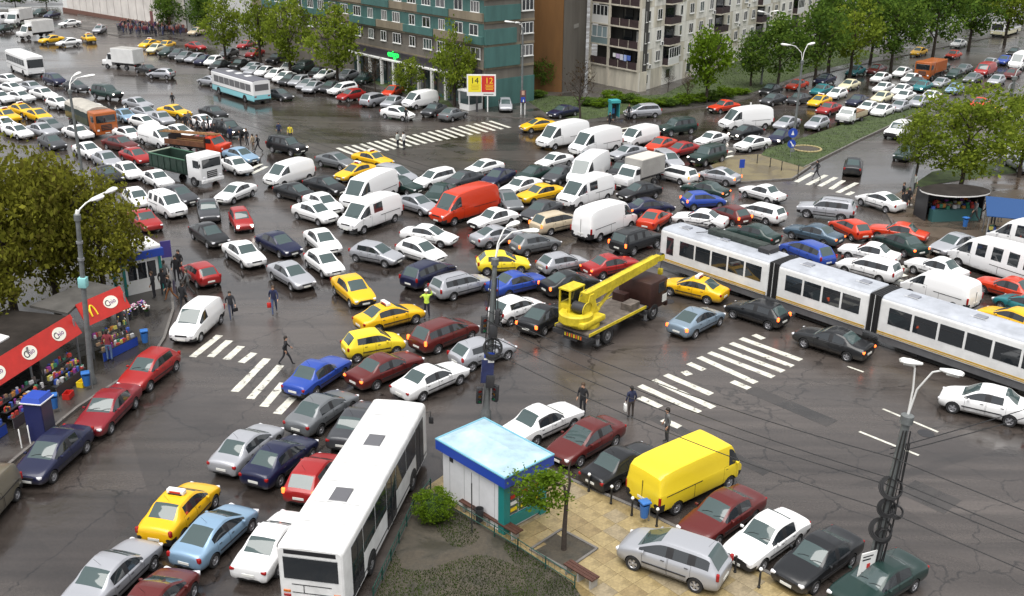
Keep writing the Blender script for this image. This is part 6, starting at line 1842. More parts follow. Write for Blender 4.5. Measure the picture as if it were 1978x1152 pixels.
# ---- tram in three cars
TRW = mat('tram_white', (0.70, 0.70, 0.69), rough=0.4, var=0.12, scale=1.2, coat=0.2)
TRG = mat('tram_roof_grey', (0.36, 0.38, 0.42), rough=0.5, var=0.2, scale=1.0)
GOLD = mat('tram_gold_stripe', (0.50, 0.30, 0.03), rough=0.45, var=0.2, scale=3)
SKIRT = mat('tram_skirt', (0.12, 0.12, 0.125), rough=0.6, var=0.2, scale=2)
tram = empty('tram', (T0.x + tn.x * 1.18, T0.y + tn.y * 1.18, 0), ta, 'long white articulated tram with gold side stripe and dark windows', 'tram')
TW, TH = 2.36, 3.22
def tram_car(xa, xb, nwin, front=False, lead=0.55):
 L = xa - xb
 c = (xa + xb) / 2
 body = obj('car_body', coach_shell(L, TW, 0.80, TH, TRW, TRW, 1.0, rt=0.34, endr=0.10 if not front else 0.25, roofm=TRG), tram, (c, 0, 0))
 hw = TW / 2
 for s in (-1, 1):
  x = xa - (1.75 if front else lead)
  w = (x - xb - 0.45) / nwin
  for i in range(nwin):
   wn = MB()
   wn.rbox((x - w * (i + 0.5) - c, s * (hw + 0.004), 2.16), (w - 0.14, 0.03, 1.02), GLASS, r=0.013, seg=1)
   o = wn.build('window', body)
   q = MB()
   q.box((x - w * (i + 0.5) - c, s * (hw + 0.022), 2.42), (w - 0.16, 0.012, 0.025), DARK)
   q.build('sliding_bar', o)
  for zz, hh in ((1.04, 0.09), (0.93, 0.05)):
   q = MB()
   q.box((0, s * (hw + 0.006), zz), (L - 0.12, 0.014, hh), GOLD)
   q.build('gold_stripe', body)
  q = MB()
  q.box((0, s * (hw - 0.10), 0.60), (L - 0.3, 0.04, 0.42), SKIRT)
  q.build('skirt', body)
  if front:
   q = MB()
   q.rbox((xa - 0.95 - c, s * (hw + 0.004), 2.08), (0.62, 0.03, 1.25), GLASS, r=0.013, seg=1)
   q.build('cab_door_window', body)
 q = MB()
 q.box((0, 0, 0.36), (L * 0.5, 1.9, 0.5), UNDER)
 q.build('bogie', body)
 # roof fittings
 for i in range(2 if L < 7 else 3):
  xx = L / 2 - 1.4 - i * (L - 2.4) / (1 if L < 7 else 2)
  q = MB()
  q.rbox((xx, 0, TH + 0.075), (0.62, 0.5, 0.1), mat('roof_fitting', (0.20, 0.21, 0.24), rough=0.6), r=0.03)
  q.tube([(xx - 0.45, 0.32, TH + 0.02), (xx - 0.45, 0.32, TH + 0.10), (xx + 0.45, 0.32, TH + 0.10), (xx + 0.45, 0.32, TH + 0.02)], 0.014, TRW, n=5)
  q.build('roof_vent', body)
 return body
b1 = tram_car(16.5, 7.4, 5, True)
b2 = tram_car(6.7, 0.36, 4)
b3 = tram_car(-0.36, -10.6, 6)
for s in (-1,):
 pass
q = MB()
q.rbox((16.5, 0, 2.1), (0.06, TW * 0.78, 1.15), GLASS_W, r=0.02, seg=1)
q.build('windshield', tram)
for xa, xb in ((7.4, 6.7), (0.36, -0.36)):
 q = MB()
 n = 9
 for i in range(n):
  xx = xa - (xa - xb) * (i + 0.5) / n
  e = 0.0 if i % 2 else -0.06
  q.rbox((xx, 0, 2.0), ((xa - xb) / n * 0.98, TW - 0.06 + e, 2.36 + e), BLACKR, r=0.02, seg=1)
 q.build('bellows', tram)
 for s in (-1, 1):
  q = MB()
  q.box(((xa + xb) / 2, s * (TW / 2 - 0.03), 2.0), (0.03, 0.02, 2.3), TRW)
  q.build('bellows_strip', tram)
# resistor boxes and folded pantograph on the leading car
q = MB()
q.rbox((11.1, -0.45, TH + 0.22), (4.6, 0.75, 0.36), mat('resistor_box', (0.03, 0.04, 0.035), rough=0.7, var=0.5, scale=3), r=0.05)
q.build('resistor_box', tram)
q = MB()
q.rbox((8.5, -0.2, TH + 0.2), (0.9, 1.1, 0.3), DARK, r=0.05)
q.build('resistor_box', tram)
q = MB()
for s in (-0.5, 0.5):
 q.tube([(13.9, s, TH + 0.12), (12.4, s * 0.8, TH + 0.55), (13.6, s * 0.7, TH + 0.85)], 0.025, DARK, n=5)
q.tube([(13.6, -0.9, TH + 0.87), (13.6, 0.9, TH + 0.87)], 0.03, DARK, n=5)
q.build('pantograph', tram)
# ---- lorries
def lorry(name, x, y, a, label, cab, L, W=2.4, H=2.7, cl=1.8, bed=None, group='lorries in the jam', wb=None, bonnet=False, r=0.46, axles=None):
 R = empty(name, (x, y, 0.01), a, label, 'truck', group)
 xf = L / 2
 hw = W / 2
 m = MB()
 if bonnet:
  # light van-nosed cab
  m.rbox((xf - 0.55, 0, 0.92), (1.1, W * 0.92, 0.75), cab, r=0.12)
  cb = MB()
  M_ = Matrix.Translation((xf - cl / 2 - 0.35, 0, 0))
  zt = H
  pts = [(xf - 0.75, 1.2), (xf - 1.25, zt - 0.1), (xf - 1.45, zt), (xf - cl - 0.3, zt), (xf - cl - 0.3, 0.5), (xf - 0.75, 0.5)]
  vs = [(px, s * hw * (0.94 if pz < 1.5 else 0.86), pz) for s in (-1, 1) for px, pz in pts]
  n = len(pts)
  fs = [tuple(range(n)), tuple(range(n, 2 * n))[::-1]] + [(i, n + i, n + (i + 1) % n, (i + 1) % n) for i in range(n)]
  m.add(vs, fs, cab)
  m.build('cab', R)
  ws = MB()
  dv = Vector((-0.5, 0, zt - 1.3))
  p0, p1 = Vector((xf - 0.79, 0, 1.28)), Vector((xf - 1.22, 0, zt - 0.16))
  nrm = Vector((p1.z - p0.z, 0, p0.x - p1.x)).normalized() * 0.012
  ws.add([tuple(p0 + nrm + Vector((0, -hw * 0.82, 0))), tuple(p0 + nrm + Vector((0, hw * 0.82, 0))), tuple(p1 + nrm + Vector((0, hw * 0.76, 0))), tuple(p1 + nrm + Vector((0, -hw * 0.76, 0)))], [(0, 1, 2, 3)], GLASS_W)
  ws.build('windshield', R)
  for s in (-1, 1):
   pane(R, 'side_window', (xf - cl * 0.5 - 0.72, s * (hw * 0.905), (zt + 1.25) / 2), (cl * 0.42, 0.03, zt - 1.55), GLASS)
   pane(R, 'headlight', (xf - 0.02, s * hw * 0.68, 0.92), (0.08, 0.3, 0.2), HEAD)
  simple_part(R, 'bumper', [((xf + 0.0, 0, 0.52), (0.16, W * 0.92, 0.22), TRIM)])
 else:
  m.rbox((xf - cl / 2, 0, (H + 0.62) / 2), (cl, W * 0.98, H - 0.62), cab, r=0.13, seg=3)
  m.build('cab', R)
  pane(R, 'windshield', (xf + 0.004, 0, H - 0.72), (0.04, W * 0.82, 0.78), GLASS)
  g = pane(R, 'grille', (xf + 0.006, 0, 1.12), (0.05, W * 0.46, 0.62), BLK)
  simple_part(g, 'grille_bar', [((xf + 0.036, 0, z), (0.012, W * 0.42, 0.03), cab) for z in (0.98, 1.14, 1.30)])
  for s in (-1, 1):
   pane(R, 'side_window', (xf - 0.62, s * (hw * 0.98 + 0.004), H - 0.75), (0.8, 0.03, 0.68), GLASS)
   pane(R, 'headlight', (xf + 0.01, s * hw * 0.72, 0.86), (0.07, 0.26, 0.2), HEAD)
  simple_part(R, 'bumper', [((xf + 0.03, 0, 0.55), (0.16, W * 0.97, 0.26), cab)])
  for s in (-1, 1):
   mm = MB()
   mm.tube([(xf - 0.15, s * hw, H - 0.3), (xf + 0.12, s * (hw + 0.14), H - 0.35), (xf + 0.12, s * (hw + 0.14), H - 0.9)], 0.015, DARK, n=5)
   mm.rbox((xf + 0.12, s * (hw + 0.15), H - 0.75), (0.05, 0.16, 0.32), DARK, r=0.02)
   mm.build('mirror', R)
 simple_part(R, 'chassis', [((-0.2, 0, 0.72), (L * 0.93, W * 0.36, 0.26), DARK)])
 put_wheels(R, axles or (xf - 1.05, -xf + 1.5), hw, r, 0.26, arch=False)
 simple_part(R, 'number_plate', [((xf + 0.115, 0, 0.56), (0.02, 0.5, 0.11), PLATE)])
 for s in (-1, 1):
  pane(R, 'tail_light', (-xf + 0.02, s * hw * 0.75, 0.72), (0.06, 0.32, 0.12), TAIL)
 if bed:
  bed(R, xf - cl - 0.08 - (0.3 if bonnet else 0), -xf, W)
 return R
def box_bed(H, side, roofm):
 def f(R, xa, xb, W):
  m = MB()
  m.rbox(((xa + xb) / 2, 0, (H + 0.95) / 2), (xa - xb, W, H - 0.95), side, r=0.03, seg=1)
  c = m.build('cargo_box', R)
  simple_part(c, 'box_roof', [(((xa + xb) / 2, 0, H + 0.012), (xa - xb - 0.1, W - 0.1, 0.02), roofm)])
  simple_part(c, 'rear_door', [((xb - 0.012, s * W * 0.24, (H + 0.98) / 2), (0.02, W * 0.45, H - 1.15), side) for s in (-1, 1)])
  simple_part(c, 'edge_rail', [(((xa + xb) / 2, s * (W / 2 + 0.005), 1.02), (xa - xb, 0.03, 0.08), DARK) for s in (-1, 1)])
 return f
BOXW = mat('cargo_box_white', (0.70, 0.70, 0.69), rough=0.5, var=0.1, scale=1)
BOXG = mat('cargo_box_grey', (0.33, 0.32, 0.30), rough=0.6, var=0.15, scale=1)
for i, q in enumerate(G['S_bustruckbox']):
 lorry('box_truck', q[0], q[1], q[2], q[4], PAINT['white'], 6.2, 2.3, 2.35, 1.6, box_bed(3.1, BOXW, BOXG), bonnet=True, r=0.38)
for q in G['S_smallbox']:
 lorry('box_truck', q[0], q[1], q[2], q[4], PAINT['white'], 5.4, 2.0, 2.05, 1.5, box_bed(2.65, BOXG, mat('cargo_roof_cream', (0.55, 0.52, 0.46), rough=0.6)), bonnet=True, r=0.34)
def canvas_bed(R, xa, xb, W):
 side = mat('army_box_green', (0.020, 0.035, 0.035), rough=0.7, var=0.3, scale=1.5)
 top = mat('grey_tarpaulin', (0.36, 0.34, 0.30), rough=0.8, var=0.2, scale=1.2, bump=0.5, bscale=3)
 m = MB()
 m.rbox(((xa + xb) / 2, 0, 1.75), (xa - xb, W, 1.5), side, r=0.05, seg=1)
 c = m.build('cargo_body', R)
 t = MB()
 n = 9
 prof = [(-W / 2 - 0.02, 2.45), (-W / 2 + 0.1, 2.75), (-W * 0.25, 2.95), (0, 3.02), (W * 0.25, 2.95), (W / 2 - 0.1, 2.75), (W / 2 + 0.02, 2.45)]
 vs = []
 for i in range(n):
  x = xa + (xb - xa) * i / (n - 1)
  for y, z in prof:
   vs.append((x, y, z + (0.03 if i % 2 else -0.03)))
 p = len(prof)
 fs = [(i * p + k, (i + 1) * p + k, (i + 1) * p + k + 1, i * p + k + 1) for i in range(n - 1) for k in range(p - 1)]
 fs += [tuple(range(p))[::-1], tuple((n - 1) * p + k for k in range(p))]
 t.add(vs, fs, top)
 t.build('tarpaulin', R)
 for k in range(5):
  simple_part(c, 'side_board', [((xa - (xa - xb) * (k + 0.5) / 5, s * (W / 2 + 0.01), 1.45), ((xa - xb) / 5 - 0.06, 0.03, 0.7), PAINT['olive']) for s in (-1, 1)])
for q in G['S_army']:
 lorry('canvas_truck', q[0], q[1], q[2], q[4], PAINT['orange'], 9.0, 2.5, 2.75, 1.9, canvas_bed, axles=(3.4, -1.9, -3.2))
for q in G['S_otruck']:
 lorry('orange_truck', q[0], q[1], q[2], q[4], PAINT['orange'], 6.5, 2.4, 2.75, 1.9, box_bed(2.6, PAINT['orange'], PAINT['orange']))
def tipper_bed(R, xa, xb, W):
 gm = mat('tipper_green', (0.014, 0.034, 0.024), rough=0.6, var=0.35, scale=1.5)
 z0, z1 = 1.05, 2.25
 L = xa - xb
 c = (xa + xb) / 2
 b = simple_part(R, 'tipper_bed', [((c, 0, z0), (L, W, 0.14), gm), ((xa - 0.04, 0, (z0 + z1) / 2 + 0.2), (0.09, W, z1 - z0 + 0.4), gm)])
 for s in (-1, 1):
  simple_part(b, 'side_wall', [((c, s * (W / 2 - 0.04), (z0 + z1) / 2), (L - 0.1, 0.08, z1 - z0), gm), ((c, s * (W / 2 - 0.02), z1 + 0.03), (L, 0.14, 0.07), mat('tipper_rail', (0.05, 0.13, 0.08), rough=0.6))])
  for i in range(6):
   simple_part(b, 'rib', [((xa - L * (i + 0.5) / 6, s * (W / 2 + 0.03), (z0 + z1) / 2), (0.09, 0.06, z1 - z0), gm)])
 simple_part(b, 'tailgate', [((xb + 0.04, 0, (z0 + z1) / 2), (0.08, W - 0.2, z1 - z0), gm), ((xb + 0.03, 0, z1 + 0.04), (0.12, W, 0.08), mat('tipper_rim_pale', (0.45, 0.50, 0.40), rough=0.6))])
for q in G['S_tipper']:
 lorry('tipper_truck', q[0], q[1], q[2], q[4], PAINT['white'], 7.2, 2.5, 2.85, 1.9, tipper_bed)
def ladder_bed(R, xa, xb, W):
 wood = mat('weathered_wood', (0.20, 0.10, 0.035), rough=0.8, var=0.4, scale=4)
 L = xa - xb
 c = (xa + xb) / 2
 BB_ = mat('bed_brown', (0.13, 0.05, 0.022), rough=0.7, var=0.4, scale=2)
 b = simple_part(R, 'flat_bed', [((c, 0, 1.0), (L, W, 0.12), BB_)])
 for s in (-1, 1):
  simple_part(b, 'side_board', [((c, s * (W / 2 - 0.03), 1.25), (L, 0.06, 0.42), BB_)])
 simple_part(b, 'headboard', [((xa - 0.05, 0, 1.5), (0.08, W, 1.0), BB_)])
 ld = MB()
 for s in (-0.35, 0.35, 0.1):
  ld.tube([(xb - 1.0, s, 1.95), (xa + 1.0, s, 2.15)], 0.07, wood, n=6)
 for i in range(16):
  t = i / 15
  ld.tube([(lerp(xb - 0.9, xa + 0.9, t), -0.37, lerp(1.95, 2.15, t)), (lerp(xb - 0.9, xa + 0.9, t), 0.37, lerp(1.95, 2.15, t))], 0.03, wood, n=5)
 for k in range(5):
  ld.tube([(xb + 0.2, -0.8 + k * 0.35, 1.16 + 0.08 * (k % 2)), (xa - 0.3, -0.7 + k * 0.33, 1.16 + 0.08 * (k % 2))], 0.08, wood, n=6)
 simple_part(b, 'rack', [((xb + 0.5, 0, 1.55), (0.08, W * 0.9, 0.8), DARK)])
 o = ld.build('wooden_ladder', None, label='brown wooden ladder and poles laid over the orange flatbed lorry', cat='ladder')
 o.matrix_world = Matrix.Translation(R.location) @ Matrix.Rotation(R.rotation_euler.z, 4, 'Z')
for q in G['S_flatbed']:
 lorry('flatbed_truck', q[0], q[1], q[2], q[4], PAINT['orangered'], 6.8, 2.1, 2.0, 1.5, ladder_bed, bonnet=True, r=0.38)
def pickup_bed(R, xa, xb, W):
 L = xa - xb
 c = (xa + xb) / 2
 b = simple_part(R, 'cargo_bed', [((c, 0, 0.75), (L, W, 0.12), PAINT['beige'])])
 for s in (-1, 1):
  simple_part(b, 'side_wall', [((c, s * (W / 2 - 0.03), 1.0), (L, 0.06, 0.6), PAINT['beige'])])
 simple_part(b, 'tailgate', [((xb + 0.03, 0, 1.0), (0.06, W - 0.12, 0.6), PAINT['beige'])])
 m = MB()
 m.rbox((c, 0, 1.15), (L * 0.8, W * 0.8, 0.5), mat('brown_load', (0.2, 0.11, 0.06), rough=0.9, var=0.4, scale=3), r=0.1)
 m.build('load', b)
for q in G['S_pickup']:
 lorry('pickup_truck', q[0], q[1], q[2], q[4], PAINT['white'], 5.0, 1.85, 1.9, 1.5, pickup_bed, bonnet=True, r=0.32)
# ---- mobile crane
CY = mat('crane_yellow_worn', (0.56, 0.44, 0.02), rough=0.55, var=0.32, scale=2.5)
RUST = mat('crane_deck_worn', (0.12, 0.10, 0.085), rough=0.8, var=0.5, scale=2.5)
CABR = mat('crane_cab_maroon', (0.032, 0.011, 0.008), rough=0.5, var=0.3, scale=2)
for q in G['S_crane']:
 R = empty('crane_truck', (q[0], q[1], 0.01), q[2], q[4], 'crane truck')
 L, W = 8.5, 2.5
 hw = W / 2
 xf = L / 2
 simple_part(R, 'chassis', [((-0.3, 0, 0.78), (L * 0.92, 1.0, 0.34), DARK), ((-0.3, 0, 0.95), (L * 0.8, 2.2, 0.1), DARK)])
 m = MB()
 m.rbox((xf - 0.95, 0, 1.55), (1.9, 2.42, 1.85), CABR, r=0.12, seg=2)
 m.build('cab', R)
 pane(R, 'windshield', (xf + 0.004, 0, 1.95), (0.04, 2.0, 0.7), GLASS)
 for s in (-1, 1):
  pane(R, 'side_window', (xf - 0.62, s * 1.214, 1.95), (0.8, 0.03, 0.66), GLASS)
  pane(R, 'headlight', (xf + 0.01, s * 0.9, 0.95), (0.07, 0.26, 0.2), HEAD)
 simple_part(R, 'bumper', [((xf + 0.06, 0, 0.66), (0.2, 2.4, 0.3), CABR)])
 simple_part(R, 'warning_board', [((xf - 0.3, -1.225, 1.15), (0.5, 0.02, 0.5), PLATE)])
 d = simple_part(R, 'deck', [((-1.1, 0, 1.14), (5.9, 2.44, 0.10), RUST)])
 for s in (-1, 1):
  simple_part(d, 'deck_edge', [((-1.1, s * 1.235, 1.15), (5.9, 0.05, 0.17), CY)])
 simple_part(R, 'tool_box', [((0.9, -0.7, 1.4), (1.0, 0.7, 0.42), RUST), ((1.7, 0.55, 1.45), (0.55, 0.9, 0.5), CABR)])
 simple_part(R, 'rear_beam', [((-xf + 0.2, 0, 0.92), (0.4, 2.5, 0.26), DARK)])
 simple_part(R, 'reflector_stripe', [((-xf - 0.01, -0.8 + k * 0.16, 0.93), (0.03, 0.09, 0.2), CY if k % 2 else mat('reflector_orange', (0.6, 0.12, 0.02), rough=0.4)) for k in range(0, 8)])
 for xx in (1.7, -3.3):
  for s in (-1, 1):
   o = simple_part(R, 'outrigger', [((xx, s * 1.15, 0.86), (0.22, 0.5, 0.22), DARK), ((xx, s * 1.32, 0.62), (0.14, 0.14, 0.5), STEEL), ((xx, s * 1.32, 0.36), (0.34, 0.34, 0.05), DARK)])
 for xx in (2.8, -2.1):
  put_wheels(R, (xx,), hw - 0.05, 0.52, 0.32, arch=False)
 # slewing upper works
 tur = MB()
 tur.lathe([(0.95, 1.20), (0.95, 1.38), (0.8, 1.44), (0.01, 1.44)], CY, n=28, M=Matrix.Translation((-2.9, 0, 0)))
 tur.rbox((-3.1, 0, 1.62), (2.2, 1.9, 0.36), CY, r=0.1)
 t_o = tur.build('turntable', R)
 cw = MB()
 cw.lathe([(0.01, 1.5), (0.92, 1.5), (1.0, 1.6), (1.0, 2.05), (0.9, 2.12), (0.55, 2.12), (0.5, 1.95), (0.01, 1.95)], CY, n=28, M=Matrix.Translation((-3.5, 0.15, 0)))
 cw.build('counterweight', R)
 wd = MB()
 wd.lathe([(0.34, -0.45), (0.34, 0.45), (0.01, 0.45)], DARK, n=18, axis='Y', M=Matrix.Translation((-3.25, 0, 2.3)))
 wd.lathe([(0.46, -0.5), (0.46, -0.44), (0.01, -0.44)], CY, n=18, axis='Y', M=Matrix.Translation((-3.25, 0, 2.3)))
 wd.build('winch_drum', R)
 post = MB()
 for s in (-0.32, 0.32):
  post.add([(-3.3, s - 0.05, 1.75), (-2.0, s - 0.05, 1.75), (-2.45, s - 0.05, 3.05), (-2.85, s - 0.05, 3.05), (-3.3, s + 0.05, 1.75), (-2.0, s + 0.05, 1.75), (-2.45, s + 0.05, 3.05), (-2.85, s + 0.05, 3.05)], [(3, 2, 1, 0), (4, 5, 6, 7), (0, 1, 5, 4), (1, 2, 6, 5), (2, 3, 7, 6), (3, 0, 4, 7)], CY)
 post.build('boom_mount', R)
 b0, b1 = Vector((-3.0, 0, 2.85)), Vector((4.5, 0, 3.25))
 def beam(p, q_, w0, h0, w1, h1, material):
  d_ = (q_ - p).normalized()
  up = Vector((0, 1, 0)).cross(d_) * -1
  sd = Vector((0, 1, 0))
  vs = []
  for c, w, h in ((p, w0, h0), (q_, w1, h1)):
   for sy, sz in ((-1, -1), (1, -1), (1, 1), (-1, 1)):
    vs.append(tuple(c + sd * sy * w / 2 + up * sz * h / 2))
  return vs, [(3, 2, 1, 0), (4, 5, 6, 7), (0, 1, 5, 4), (1, 2, 6, 5), (2, 3, 7, 6), (3, 0, 4, 7)]
 bo = MB()
 v_, f_ = beam(b0, b1, 0.50, 0.62, 0.44, 0.50, CY)
 bo.add(v_, f_, CY)
 boom = bo.build('boom', R)
 bo = MB()
 v_, f_ = beam(b0.lerp(b1, 0.93), b0.lerp(b1, 1.07), 0.34, 0.38, 0.34, 0.36, CY)
 bo.add(v_, f_, CY)
 bo.build('boom_extension', boom)
 tip = b0.lerp(b1, 1.08)
 bo = MB()
 bo.lathe([(0.26, -0.2), (0.26, 0.2), (0.01, 0.2)], DARK, n=16, axis='Y', M=Matrix.Translation(tip))
 bo.box((tip.x, 0, tip.z - 0.05), (0.5, 0.44, 0.34), CY)
 bo.build('boom_head', boom)
 hk = MB()
 hk.tube([(tip.x + 0.18, 0, tip.z), (tip.x + 0.18, 0, tip.z - 0.9)], 0.02, DARK, n=5)
 hk.rbox((tip.x + 0.18, 0, tip.z - 1.05), (0.26, 0.3, 0.42), CY, r=0.06)
 hk.tube([(tip.x + 0.18, 0, tip.z - 1.25), (tip.x + 0.18, 0, tip.z - 1.42), (tip.x + 0.28, 0, tip.z - 1.5), (tip.x + 0.36, 0, tip.z - 1.4)], 0.035, DARK, n=6)
 hk.build('hook_block', boom)
 cy = MB()
 cy.tube([(-1.55, 0, 1.75), (0.2, 0, 2.75)], 0.11, CY, n=10)
 cy.tube([(-1.9, 0, 1.55), (-1.5, 0, 1.78)], 0.16, CY, n=10)
 cy.build('lifting_cylinder', R)
 rp = MB()
 rp.tube([tuple(b0 + Vector((-0.2, 0.1, 0.1))), tuple(b0 + Vector((0.4, 0.1, 0.42))), tuple(tip + Vector((0, 0.1, 0.3)))], 0.015, DARK, n=4)
 rp.build('hoist_rope', R)
 oc = MB()
 x0_, y0_, z0_ = -2.9, 0.95, 1.78
 for dx in (-0.65, 0.65):
  for dy in (-0.36, 0.36):
   oc.box((x0_ + dx, y0_ + dy, z0_ + 0.75), (0.09, 0.09, 1.5), CY)
 oc.box((x0_, y0_, z0_ + 1.52), (1.45, 0.86, 0.08), CY)
 oc.box((x0_, y0_, z0_ + 0.3), (1.40, 0.82, 0.6), CY)
 oc.build('operator_cab', R)
 for dy in (-0.37, 0.37):
  pane(R, 'cab_window', (x0_, y0_ + dy, z0_ + 1.05), (1.2, 0.03, 0.82), GLASS)
 pane(R, 'cab_window', (x0_ + 0.66, y0_, z0_ + 1.05), (0.03, 0.62, 0.82), GLASS)
for r_ in VEH:
 spawn(*r_)
# ------------------------------------------------------------------ trees and shrubs
import numpy as np
rng = np.random.default_rng(4)
LEAF_A = leaf_mat('leaves_brownish', (0.105, 0.088, 0.022), (0.178, 0.188, 0.027), (0.335, 0.324, 0.046))
LEAF_B = leaf_mat('leaves_spring', (0.081, 0.112, 0.018), (0.173, 0.236, 0.029), (0.326, 0.380, 0.051))
LEAF_C = leaf_mat('leaves_deep', (0.039, 0.073, 0.019), (0.085, 0.149, 0.025), (0.181, 0.265, 0.043))
LEAF_D = leaf_mat('leaves_fresh', (0.07, 0.12, 0.012), (0.12, 0.20, 0.016), (0.20, 0.30, 0.03))
LEAF_R = leaf_mat('buds_brown', (0.035, 0.022, 0.012), (0.06, 0.035, 0.016), (0.09, 0.07, 0.02))
BARK = mat('bark', (0.045, 0.034, 0.026), rough=0.95, var=0.4, scale=6, bump=0.8, bscale=12)
def crown_mesh(name, material, clumps, per, leaf, spread=0.20, shape=1.0, hollow=0.45, seed=0, squash=1.0):
 """leaf faces gathered in clumps through a unit crown (radius 1, height 2, base at z=0)"""
 r = np.random.default_rng(seed)
 cs = []
 while len(cs) < clumps:
  p = r.uniform(-1, 1, 3)
  d = np.linalg.norm(p)
  if d > 1 or d < hollow * r.random():
   continue
  z = p[2]
  taper = 1.0 - 0.28 * max(0, z) * shape - 0.16 * max(0, -z)
  cs.append((p[0] * taper * (0.86 + 0.2 * r.random()), p[1] * taper * (0.86 + 0.2 * r.random()), z * (0.9 + 0.15 * r.random())))
 cs = np.array(cs)
 n = clumps * per
 cen = np.repeat(cs, per, axis=0)
 sz = np.repeat(r.uniform(0.6, 1.35, clumps), per)[:, None]
 pts = cen + r.normal(0, spread, (n, 3)) * sz * np.array([1, 1, 0.75])
 a = r.normal(0, 1, (n, 3))
 a /= np.linalg.norm(a, axis=1)[:, None]
 b = np.cross(a, r.normal(0, 1, (n, 3)))
 b /= np.linalg.norm(b, axis=1)[:, None]
 s = leaf * r.uniform(0.4, 1.6, (n, 1))
 v = np.empty((n, 4, 3))
 v[:, 0] = pts - a * s
 v[:, 1] = pts + b * s * 0.62
 v[:, 2] = pts + a * s
 v[:, 3] = pts - b * s * 0.62
 v[:, :, 2] += 1.0
 v = v.reshape(-1, 3)
 me = bpy.data.meshes.new(name)
 me.vertices.add(n * 4)
 me.vertices.foreach_set('co', v.astype(np.float32).ravel())
 me.loops.add(n * 4)
 me.loops.foreach_set('vertex_index', np.arange(n * 4, dtype=np.int32))
 me.polygons.add(n)
 me.polygons.foreach_set('loop_start', np.arange(0, n * 4, 4, dtype=np.int32))
 me.materials.append(material)
 me.update()
 me.validate()
 return me
def trunk_mesh(name, seed, limbs=7, thin=1.0, twigs=0):
 """unit trunk: height 1 (top of crown), reaching limbs"""
 random.seed(seed)
 m = MB()
 pts = [(0, 0, -0.02)]
 x = y = 0
 for i in range(1, 7):
  x += random.uniform(-0.012, 0.012)
  y += random.uniform(-0.012, 0.012)
  pts.append((x, y, i * 0.13))
 m.tube(pts, [0.024 * thin, 0.019 * thin, 0.017 * thin, 0.014 * thin, 0.010 * thin, 0.007 * thin, 0.004 * thin], BARK, n=8)
 for i in range(limbs):
  h = 0.26 + 0.45 * i / limbs
  a = i * 2.4 + random.uniform(-0.4, 0.4)
  ln = random.uniform(0.18, 0.30) * (1.1 - 0.5 * i / limbs)
  p0 = Vector((pts[2][0], pts[2][1], h))
  p1 = p0 + Vector((math.cos(a) * ln * 0.5, math.sin(a) * ln * 0.5, ln * 0.55))
  p2 = p0 + Vector((math.cos(a) * ln, math.sin(a) * ln, ln * 1.05))
  m.tube([p0, p1, p2], [0.009 * thin, 0.006 * thin, 0.002 * thin], BARK, n=6)
  for t in range(2 + twigs):
   b = a + random.uniform(-1.1, 1.1)
   q = p1.lerp(p2, random.uniform(0, 0.9))
   m.tube([q, q + Vector((math.cos(b) * ln * 0.35, math.sin(b) * ln * 0.35, ln * random.uniform(0.2, 0.5)))], [0.004 * thin, 0.0012 * thin], BARK, n=5)
 return m.mesh(name)
CR_NEAR = [crown_mesh('crown', LEAF_A, 120, 90, 0.034, 0.12, 0.5, 0.5, s) for s in (1, 2)]
CR_MID = [crown_mesh('crown', LEAF_B, 70, 48, 0.050, 0.13, 0.9, 0.5, s) for s in (5, 6, 7)]
CR_DEEP = [crown_mesh('crown', LEAF_C, 75, 46, 0.052, 0.14, 0.7, 0.45, s) for s in (8, 9, 10)]
CR_FRESH = [crown_mesh('crown', LEAF_D, 60, 50, 0.065, 0.16, 0.7, 0.4, s) for s in (10, 11)]
CR_RIGHT = [crown_mesh('crown', LEAF_B, 110, 60, 0.036, 0.11, 0.4, 0.5, s) for s in (12, 13)]
CR_BARE = [crown_mesh('crown', LEAF_R, 40, 12, 0.04, 0.18, 0.6, 0.2, 14)]
CR_BUSH = [crown_mesh('foliage', LEAF_D, 70, 60, 0.06, 0.12, 0.2, 0.6, 15), crown_mesh('foliage', LEAF_C, 70, 60, 0.06, 0.12, 0.2, 0.6, 16)]
TRUNKS = [trunk_mesh('trunk', s) for s in (1, 2, 3)]
TRUNK_BARE = trunk_mesh('trunk', 9, 11, 0.9, 4)
tcount = 0
def tree(x, y, h, r, crowns, label, group, name='leafy_tree', clear=0.24, trunks=None):
 global tcount
 tcount += 1
 R = empty(name, (x, y, 0.1), 0, label, 'tree', group)
 t = (trunks or TRUNKS)[tcount % len(trunks or TRUNKS)]
 obj('trunk', t, R, rot=tcount * 1.3, scale=(h, h, h))
 c = crowns[tcount % len(crowns)]
 ch = h * (1 - clear)
 obj('crown', c, R, loc=(0, 0, h * clear), rot=tcount * 2.1, scale=(r, r, ch / 2))
 return R
